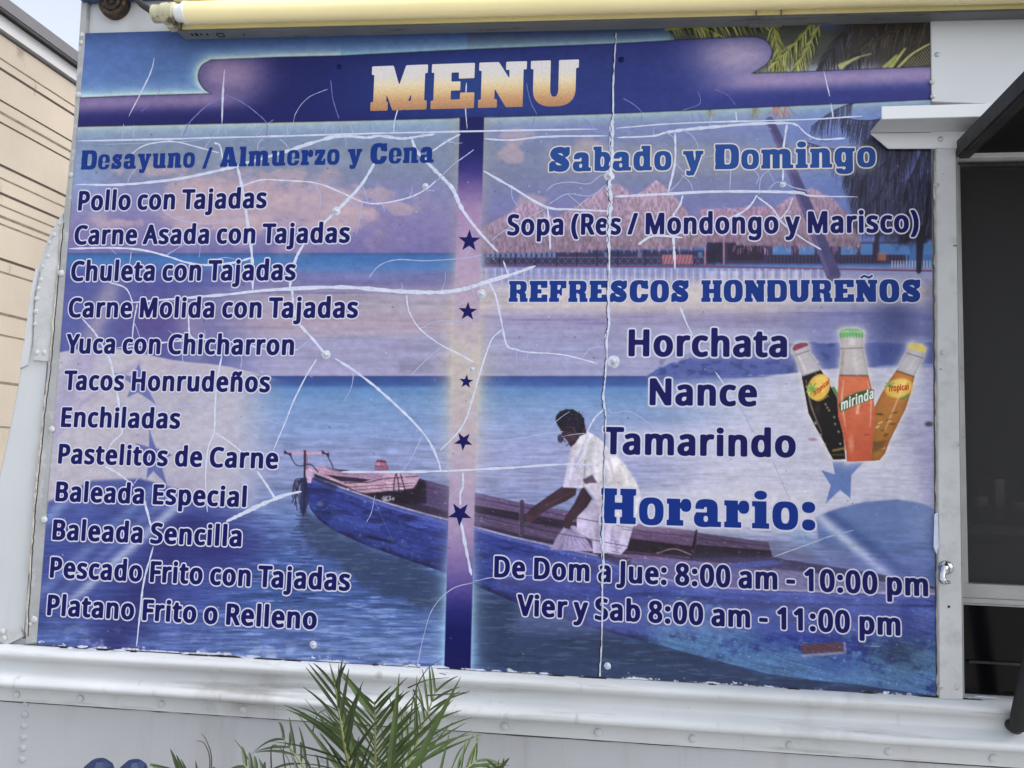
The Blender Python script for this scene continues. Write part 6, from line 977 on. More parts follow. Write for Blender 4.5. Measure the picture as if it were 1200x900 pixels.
# serving window: inner frame, screen, black lower panel, room behind
fx0 = P(1119.5, 500, .02).x
def wp_(px, py, y): p = P(px, py, y); return (p.x, p.z)
win_ = empty('serving_window', (wl0 + .3, .02, wz0), None, None); win_.parent = truck; win_.location = win_.location - truck.location
yw = .018
fr = MB()
a0, a1 = P(1120.5, 190, yw), P(1131, 690, yw)
zr1, zr0 = P(1140, 684, yw).z, P(1140, 709, yw).z
ztp = P(1140, 192, yw).z
xi0, xi1 = P(1121, 190, yw).x, P(1131.5, 500, yw).x
fr.box(xi0 - .012, xi1, yw, yw + .02, zr0 + .03, ztp)
fr.done('screen_frame', M['alu'], win_, bevel=.0015)
fr = MB(); fr.box(xi0 - .01, wr0 - .002, yw - .002, yw + .022, zr0, zr1); fr.box(xi0 - .01, wr0 - .002, yw - .004, yw - .0021, zr0 + .003, zr0 + .012)
fr.done('bottom_rail', M['alu'], win_, bevel=.0015)
fr = MB(); fr.box(xi1 + .0005, wr0 - .002, yw + .001, yw + .02, ztp - .004, ztp); fr.done('top_rail', M['black_edge'], win_)
def screen_mat():
    m = bpy.data.materials.new('insect_screen'); m.use_nodes = True; n, l = m.node_tree.nodes, m.node_tree.links
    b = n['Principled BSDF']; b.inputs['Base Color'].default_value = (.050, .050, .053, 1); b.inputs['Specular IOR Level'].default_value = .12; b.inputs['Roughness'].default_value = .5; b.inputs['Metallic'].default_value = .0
    g = n.new('ShaderNodeNewGeometry'); sp = n.new('ShaderNodeSeparateXYZ'); l.new(g.outputs['Position'], sp.inputs[0])
    v = n.new('ShaderNodeTexVoronoi'); v.feature = 'DISTANCE_TO_EDGE'; v.inputs['Randomness'].default_value = 0.0
    mp = n.new('ShaderNodeMapping'); mp.inputs['Scale'].default_value = (165, 1, 165); mp.inputs['Rotation'].default_value = (0, math.radians(45), 0)
    mp2 = n.new('ShaderNodeMapping'); mp2.inputs['Scale'].default_value = (1, 0, 1); l.new(g.outputs['Position'], mp2.inputs[0]); l.new(mp2.outputs[0], mp.inputs[0])
    l.new(mp.outputs[0], v.inputs['Vector'])
    c = n.new('ShaderNodeMath'); c.operation = 'LESS_THAN'; c.inputs[1].default_value = .17; l.new(v.outputs['Distance'], c.inputs[0])
    tr = n.new('ShaderNodeBsdfTransparent'); mx = n.new('ShaderNodeMixShader'); l.new(c.outputs[0], mx.inputs[0]); l.new(tr.outputs[0], mx.inputs[1]); l.new(b.outputs[0], mx.inputs[2])
    l.new(mx.outputs[0], n['Material Output'].inputs[0]); return m
M['screen'] = screen_mat()
sc_ = MB(); sc_.quad((xi1, yw + .012, zr1), (wr0, yw + .012, zr1), (wr0, yw + .012, ztp), (xi1, yw + .012, ztp)); sc_.done('insect_screen', M['screen'], win_)
bp_ = MB(); bp_.box(wl0 + .004, wr0 - .002, yw + .004, yw + .02, wz0 + .001, zr0 - .0005); bp_.done('lower_panel', M['black_gloss'], win_, bevel=.001)
zl_ = P(1150, 776, yw).z
bp_ = MB(); bp_.box(wl0 + .02, wr0 - .002, yw - .003, yw + .0035, zl_ - .002, zl_ + .002); bp_.done('panel_ridge', M['black'], win_, bevel=.001)
# latch on the post
lt = empty('latch', P(1108, 672, -.012), None, None); lt.parent = truck; lt.location = lt.location - truck.location
lm = MB(); c = P(1108, 665, -.010); lm.lathe(c, (0, -1, 0), [(.0115, 0), (.0115, .003), (.009, .006), (.004, .0075), (0, .008)], 18)
hk = spline([tuple(P(1107, 664, -.016)), tuple(P(1104, 674, -.022)), tuple(P(1106, 681, -.024)), tuple(P(1113, 682.5, -.020))], 6); lm.tube(hk, [.0065, .007, .0065, .006, .0055, .0055, .005, .005, .005, .0055, .006, .006, .0055, .005, .0045, .004, .0035, .003, .002], 10)
lm.done('latch_body', M['chrome'], lt, smooth=True)
lm = MB(); lm.lathe(P(1109, 662, -.0185), (0, -1, 0), [(.0035, 0), (.003, .0015), (0, .002)], 10); lm.done('latch_screw', M['black'], lt, smooth=True)
mb = MB(); mb.lathe(P(1112, 711, -.0101), (0, -1, 0), [(.0022, 0), (.0018, .0006), (0, .0007)], 10); mb.done('drill_hole', M['dark_gap'], truck)
# kitchen fittings behind the screen; dark sheets added to keep the room dim
M['darkening'] = mat('room_darkening', rgb(24, 23, 22), .8, noise=(5, .3))
b = MB(); b.box(xl + .04, xr - .04, yB - .02, yB - .001, .6, zroof - .04); b.box(xl + .04, xr - .04, .06, yB - .02, zroof - .05, zroof - .031); b.box(xl + .8, xl + .84, .06, yB - .03, .6, zroof - .06); b.done('room_darkening_sheets', M['darkening'], truck)
M['pot'] = mat('dark_steel', rgb(84, 84, 88), .22, .9)
b = MB(); b.box(wl0 - .1, wr0 + .5, .50, .72, 1.47, 1.49); b.done('wall_shelf', M['black_edge'], truck, bevel=.002)
for px, py, r_, h_ in ((1146, 620, .035, .06), (1168, 622, .028, .10), (1192, 618, .04, .05)):
    b = MB(); c_ = P(px, py, .6); b.lathe((c_.x, .6, 1.4905), (0, 0, 1), [(r_ * .8, 0), (r_, h_ * .2), (r_, h_), (r_ * .94, h_), (r_ * .94, h_ * .25), (0, h_ * .22)], 20); b.done('steel_pot', M['pot'], truck, smooth=True)
kit = MB(); kit.box(wl0 + .1, wr0 + .6, .9, 1.3, .6, 1.42); kit.done('worktop_cabinet', M['black'], truck, bevel=.004)
b = MB(); b.box(wl0 + .02, wl0 + .06, .35, .40, 1.5, 1.66); b.done('switch_box', M['alu'], truck, bevel=.003)
# serving hatch: hinged over the window and propped out over the viewer
hx0 = P(1120, 187, -.006).x
H0 = P(1120, 187, -.006); H1 = PX(1201, 107, hx0)
hd = (H1 - H0).normalized(); HL = 0.52
hatch = empty('serving_hatch', (H0.x, H0.y, H0.z), None, None); hatch.parent = truck; hatch.location = hatch.location - truck.location
up = Vector((1, 0, 0)).cross(hd).normalized()
if up.z < 0: up = -up
hw_ = wr0 - hx0 + .04
b = MB(); b.obox(H0, Vector((.024, 0, 0)), hd * HL, up * .034); b.done('hatch_side_rail', M['black_edge'], hatch, bevel=.004)
b = MB(); b.obox(H0 + hd * (HL - .024) + Vector((.0245, 0, 0)), Vector((hw_, 0, 0)), hd * .024, up * .034); b.done('hatch_front_rail', M['black_edge'], hatch, bevel=.004)
b = MB(); b.obox(H0 + Vector((.0245, 0, 0)) + hd * .002 + up * .010, Vector((hw_, 0, 0)), hd * (HL - .03), up * .02); b.done('hatch_leaf', M['black'], hatch)
# gas strut that holds the hatch up
st_ = MB(); s0 = P(1194, 852, -.03); s1 = H0 + hd * .40 + Vector((.10, 0, -.01)); sv = (s1 - s0)
st_.tube([s0, s0 + sv * .008, s0 + sv * .02, s0 + sv * .5, s0 + sv * .505], [.012, .0145, .015, .015, .010], 18); st_.tube([s0 + sv * .5, s1], .006, 10); st_.lathe(s0 + Vector((0, .028, -.002)), (0, -1, 0), [(.012, 0), (.012, .02), (.006, .03), (0, .03)], 14)
st_.done('gas_strut', M['rubber'], truck, smooth=True)
# rusty bumper stop under the roof edge
bs = MB(); bs.lathe(P(137, 7, .006), (0, -1, 0), [(.030, 0), (.0305, .010), (.029, .017), (.025, .019), (.0245, .015), (.017, .014), (.0165, .018), (.0115, .0195), (.0105, .015), (.0045, .014), (.004, .018), (0, .0185)], 32)
bs.done('bumper_stop', M['rust'], truck, smooth=True)
for x, y in ((152, -3), (166, 1)): mb = MB(); riv(mb, x, y, .004, .0058); mb.done('rivet', M['screw'], truck, smooth=True)
b = MB(); v0, v1 = P(211, 30), P(208, 58); b.box(v0.x - .001, v0.x + .001, .0035, .0062, v1.z, v0.z); b.done('panel_joint', M['dark_gap'], truck)

# ------------------------------------------------------------------ lamp
lamp = empty('tube_lamp', P(230, 40, 0), 'long cream fluorescent tube lamp mounted under the roof edge above the banner', 'lamp')
la, lb = P(206, 36.5, -.036), P(1500, 4.5, -.036); lx = (lb - la); LEN = lx.length; lx = lx.normalized(); lz = Vector((0, -1, 0)).cross(lx); lz = lz if lz.z > 0 else -lz
def lpt(s, out, h): return la + lx * s + Vector((0, -out, 0)) + lz * h
b = MB(); b.obox(lpt(0, -.0395, 0), lx * LEN, Vector((0, -.0395, 0)), lz * .05); b.done('housing', M['grey_metal'], lamp, bevel=.002)
b = MB(); b.obox(lpt(.004, 0.0006, .0015), lx * (LEN - .01), Vector((0, -.002, 0)), lz * .085); b.done('reflector', M['cream'], lamp, bevel=.001)
b = MB(); b.obox(lpt(.0, -.039, .0505), lx * LEN, Vector((0, -.062, 0)), lz * .03); b.done('upper_channel', M['cream'], lamp, bevel=.003)
tc = lambda s: lpt(s, .024, .022)
b = MB(); b.tube([tc(.03), tc(.034)] + [tc(.034 + (LEN - .08) * i / 20) for i in range(1, 21)], [.019] + [.0205] * 21, 32); b.done('tube', M['tube'], lamp, smooth=True)
b = MB(); b.tube([tc(.012), tc(.016), tc(.030), tc(.031), tc(.036), tc(.0365)], [.014, .0165, .0165, .0212, .0212, .0206], 28); b.done('tube_collar', M['clear'], lamp, smooth=True)
b = MB(); b.tube([tc(-.034), tc(-.032), tc(-.012), tc(-.0115), tc(.012), tc(.0125)], [.014, .0165, .0165, .020, .020, .012], 24)
b.obox(lpt(-.008, .0, -.002), lx * .022, Vector((0, -.020, 0)), lz * .03); b.done('tube_socket', M['ivory'], lamp, smooth=True)
cb = spline([tuple(tc(-.034)), tuple(P(176, 12, -.058)), tuple(P(164, 3, -.052)), tuple(P(154, -14, -.04)), tuple(P(146, -34, -.02)), tuple(P(140, -44, .004))], 8)
b = MB(); b.tube([tuple(v) for v in cb], .0062, 12); b.done('cable', M['rubber'], lamp, smooth=True)
hb0 = P(896, 20, -.036); s_ = (hb0 - la).dot(lx)
b = MB(); b.obox(lpt(s_ - .016, .0027, -.001), lx * .002, Vector((0, -.004, 0)), lz * .022); b.obox(lpt(s_ + .026, .0027, -.001), lx * .002, Vector((0, -.004, 0)), lz * .022); b.obox(lpt(s_ - .022, -.036, -.0025), lx * .056, Vector((0, -.012, 0)), lz * .002)
for k in range(4): b.lathe(lpt(s_ - .02 + k * .016, -.02, -.0026), (0, 0, -1), [(.003, 0), (.002, .001), (0, .0012)], 8)
b.done('clip', M['grey_metal'], lamp)
pr = MB()
for k, (s0_, w_, h_) in enumerate(((.024, .004, .008), (.032, .006, .010), (.043, .003, .006), (.055, .004, .006))): pr.obox(lpt(s0_, -.014 - h_ / 2, -.0006), lx * w_, Vector((0, -h_, 0)), lz * .0005)
tag(pr.done('stamped_mark', M['dark_gap'], lamp), kind='stuff'); pr = MB()
pr.lathe(lpt(.082, -.018, -.0002), (0, 0, -1), [(.008, 0), (.008, .0007), (.0065, .0008), (.0064, 0)], 20); pr.lathe(lpt(.13, -.018, -.0002), (0, 0, -1), [(.0018, 0), (.0018, .0006), (0, .0007)], 10)
tag(pr.done('stamped_ring', M['dark_gap'], lamp), kind='stuff')

# ------------------------------------------------------------------ banner
banner = empty('menu_banner', (P(570, 780).x, 0, P(570, 780).z), 'blue printed vinyl menu banner with tropical sea, huts and fishing boat on the truck side', 'banner')
YB = -.002
FX = np.column_stack([WX.ravel(), (YB - .0012 - wav(WX, WZ)).ravel(), WZ.ravel()]).astype(np.float32)
idx = np.arange(GX * GY).reshape(GY, GX)
quads = np.stack([idx[:-1, :-1], idx[1:, :-1], idx[1:, 1:], idx[:-1, 1:]], -1).reshape(-1, 4)
fr_ = REG[:-1, :-1].ravel(); fxm = X[:-1, :-1].ravel(); fym = Y[:-1, :-1].ravel()
seam_x = np.interp(fym, [40, 150, 230, 400, 490, 620, 800], [722, 717, 715, 711, 709, 706, 703.5])
fr_ = np.where((fr_ == 0) & (fxm > seam_x), 1, fr_)
inkf = np.concatenate([INK.reshape(-1, 3), np.ones((GX * GY, 1))], 1).astype(np.float32)
def slice_mesh(name, sel, label=None):
    qd = quads[sel]; used, inv = np.unique(qd, return_inverse=True); inv = inv.reshape(-1, 4).astype(np.int32)
    me = bpy.data.meshes.new(name)
    me.vertices.add(len(used)); me.vertices.foreach_set('co', (FX[used] - np.array(banner.location, np.float32)).ravel())
    me.loops.add(inv.size); me.loops.foreach_set('vertex_index', inv.ravel())
    me.polygons.add(len(inv)); me.polygons.foreach_set('loop_start', np.arange(0, inv.size, 4, dtype=np.int32)); me.polygons.foreach_set('use_smooth', np.ones(len(inv), bool))
    at = me.attributes.new('ink', 'FLOAT_COLOR', 'POINT'); at.data.foreach_set('color', inkf[used].ravel())
    me.update(calc_edges=True); me.materials.append(M['print'])
    o = bpy.data.objects.new(name, me); COL.objects.link(o); o.parent = banner
    return tag(o, label)
slice_mesh('vinyl_sheet', fr_ == 0, 'wide left sheet with the food list over sky and sea')
slice_mesh('vinyl_sheet', fr_ == 1, 'right sheet with drinks, opening hours and palm')
slice_mesh('header_band', fr_ == 2, 'dark blue heading band with violet rounded ends')
slice_mesh('centre_stripe', fr_ == 3, 'vertical stripe fading from navy to pink')
slice_mesh('bottle_picture', fr_ == 4, 'printed bottle of dark cola-coloured drink with red cap')
slice_mesh('bottle_picture', fr_ == 5, 'printed bottle of orange drink with green cap')
slice_mesh('bottle_picture', fr_ == 6, 'printed bottle of amber drink with yellow cap')
slice_mesh('boat_picture', fr_ == 7, 'printed blue wooden fishing boat')
slice_mesh('fisherman_picture', fr_ == 8, 'printed man in a white shirt bending over the boat')
def flat(name, polys, mats, parent=banner, heights=None):
    """polys = [(list of contours of (x, z), material index, lift)]"""
    V, F, MI, HT = [], [], [], []
    for cs, mi, lift, hts in polys:
        base = len(V); cs = [c for c in cs if len(c) >= 3]
        pts = [p for c in cs for p in c]
        offs = np.cumsum([0] + [len(c) for c in cs])
        area = [sum(c[i - 1][0] * c[i][1] - c[i][0] * c[i - 1][1] for i in range(len(c))) for c in cs]
        big = area[int(np.argmax(np.abs(area)))]
        outer = [i for i in range(len(cs)) if area[i] * big > 0]; tris = []
        for i in outer:                          # each outline with the holes that lie in it
            x0_, x1_ = min(p[0] for p in cs[i]), max(p[0] for p in cs[i]); z0_, z1_ = min(p[1] for p in cs[i]), max(p[1] for p in cs[i])
            grp = [i] + [j for j in range(len(cs)) if j not in outer and x0_ < cs[j][0][0] < x1_ and z0_ < cs[j][0][1] < z1_]
            mp_i = [offs[j] + k for j in grp for k in range(len(cs[j]))]
            tris += [tuple(mp_i[k] for k in t) for t in tessellate_polygon([[Vector((p[0], p[1], 0)) for p in cs[j]] for j in grp])]
        for p in pts: V.append((p[0], YB - .0012 - float(wav(p[0], p[1])) - lift, p[1]))
        HT += hts if hts else [0.0] * len(pts)
        for t in tris:
            a, b_, c = (pts[k] for k in t); ar = (b_[0] - a[0]) * (c[1] - a[1]) - (b_[1] - a[1]) * (c[0] - a[0])
            if abs(ar) < 1e-12: continue
            t = t if ar > 0 else t[::-1]; F.append([base + k for k in t]); MI.append(mi)
    me = bpy.data.meshes.new(name); me.from_pydata(V, [], F)
    at = me.attributes.new('height', 'FLOAT', 'POINT'); at.data.foreach_set('value', HT)
    o = link(name, me, mats, parent); me.polygons.foreach_set('material_index', MI); return o

# ------------------------------------------------------------------ lettering
GL = {}
for ln_ in GLYPHS.strip('\n').split('\n'):
    f_, ch, adv, fi, ou = ln_.split('\t')
    dec = lambda s: [[tuple(map(int, p.split(','))) for p in c.split(' ')] for c in s.split('|')] if s else []
    GL[f_, ch] = (int(adv), dec(fi), dec(ou))
KERN = {('T', 'a'): -95, ('T', 'r'): -60, ('Y', 'u'): -85, ('V', 'i'): -30, ('P', 'a'): -25, ('P', 'o'): -15, ('F', 'r'): -25, ('R', 'e'): -10, ('a', 'j'): 25}
def lettering(txt, font, p0, p1, cap, fill, outl, label, space=None, lift=.00018, outline=True, top1=None):
    a, b_ = P(*p0), P(*p1); hz = P(p0[0], p0[1] - cap).z - a.z
    sp_ = space or (330 if font == 'sans' else 400)
    x = 0; pos = []
    for k, ch in enumerate(txt):
        if ch == ' ': x += sp_; continue
        adv, fi, ou = GL[font, ch]
        xs_ = [p[0] for c in fi for p in c]
        if not pos: x = -min(xs_)
        pos.append((x, fi, ou)); end = x + max(xs_)
        x += adv + (KERN.get((ch, txt[k + 1]), 0) if k + 1 < len(txt) else 0)
    sx = (b_.x - a.x) / end; sl_ = (b_.z - a.z) / (b_.x - a.x)
    T = lambda ox, p: (a.x + (ox + p[0]) * sx, a.z + (ox + p[0]) * sx * sl_ + p[1] * hz / 1000)
    out = []
    for k, (ox, fi, ou) in enumerate(pos):
        if outline: out.append(([[T(ox, p) for p in c] for c in ou], 1, lift + .00003 * (k % 3), None))
        out.append(([[T(ox, p) for p in c] for c in fi], 0, lift + .00016, [min(1, max(0, p[1] / 1000)) for c in fi for p in c]))
    o = flat('lettering', out, [fill, outl]); return tag(o, label)
n_, w_ = M['navy_ink'], M['white_ink']
lettering('MENU', 'slab', (434.5, 131), (677.5, 124.5), 52, M['gold_ink'], w_, 'big gold heading MENU', outline=False)
lettering('Desayuno / Almuerzo y Cena', 'slab', (96, 199.5), (508.5, 191.2), 22.5, M['blue_ink'], w_, 'blue heading Desayuno / Almuerzo y Cena', outline=False)
for t, p0, p1, cp in (('Pollo con Tajadas', (92.5, 247.5), (313, 244.5), 23), ('Carne Asada con Tajadas', (88, 287.3), (410.5, 285.2), 22.6), ('Chuleta con Tajadas', (84, 330), (347, 329), 23.6),
                      ('Carne Molida con Tajadas', (81, 372.5), (420, 373), 23.2), ('Yuca con Chicharron', (78, 414.5), (345, 416.5), 23), ('Tacos Honrudeños', (75.3, 457.3), (317, 460), 23),
                      ('Enchiladas', (72.3, 500.5), (212, 502.6), 23.3), ('Pastelitos de Carne', (69, 543.3), (326.5, 549.5), 23.3), ('Baleada Especial', (66, 587.3), (289.3, 594.3), 23.3),
                      ('Baleada Sencilla', (62.4, 632.4), (283.6, 640.5), 24), ('Pescado Frito con Tajadas', (59.4, 676.7), (410.7, 692.3), 24.4), ('Platano Frito o Relleno', (56, 720.7), (371.6, 737.3), 24.4)):
    lettering(t, 'sans', p0, p1, cp, n_, w_, 'navy menu line ' + t)
lettering('Sabado y Domingo', 'slab', (643.5, 202), (1025.5, 196.5), 28.5, M['blue_ink_pale'], M['cream_ink'], 'blue heading Sabado y Domingo')
lettering('Sopa (Res / Mondongo y Marisco)', 'sans', (594.5, 276.5), (1076, 273), 24.6, n_, w_, 'navy line Sopa (Res / Mondongo y Marisco)')
lettering('REFRESCOS HONDUREÑOS', 'slab', (596.3, 354.2), (1078, 354.3), 24.6, M['blue_ink'], w_, 'blue capitals REFRESCOS HONDUREÑOS', space=520)
lettering('Horchata', 'sans', (736.3, 417.8), (922, 419), 31.6, n_, w_, 'navy word Horchata'); lettering('Nance', 'sans', (761, 475), (886.8, 476.4), 31.6, n_, w_, 'navy word Nance')
lettering('Tamarindo', 'sans', (706.5, 532.3), (932, 536.2), 32, n_, w_, 'navy word Tamarindo')
lettering('Horario:', 'slab', (704, 612.8), (955, 621.5), 41, M['blue_ink_deep'], w_, 'large royal blue heading Horario:')
lettering('De Dom a Jue: 8:00 am - 10:00 pm', 'sans', (579.3, 676.2), (1087, 698.6), 25.2, n_, w_, 'opening hours De Dom a Jue: 8:00 am - 10:00 pm')
lettering('Vier y Sab 8:00 am - 11:00 pm', 'sans', (606, 721), (1054.6, 744.6), 25.2, n_, w_, 'opening hours Vier y Sab 8:00 am - 11:00 pm')
lettering('mirinda', 'sans', (985, 481.5), (1023, 467), 12.5, M['pure_white_ink'], M['green_ink'], 'white name on the orange bottle', space=200)
lettering('Tropical', 'sans', (952, 466), (971, 450), 7, M['red_ink'], w_, 'red name on the dark bottle', outline=False); lettering('Tropical', 'sans', (1040, 459.5), (1064, 457), 7.5, M['red_ink'], w_, 'red name on the amber bottle', outline=False)
for cx, cy, r, rot in ((550.3, 283, 13.5, .03), (548.6, 365.5, 11.5, .05), (546.8, 447.5, 8.6, .1), (543.5, 517, 11.5, -.55), (539.5, 602, 14.5, -.58)):
    pts = star(cx, cy, r, rot); tag(flat('star', [([[(P(x, y).x, P(x, y).z) for x, y in pts]], 0, .0002, None)], [n_]))

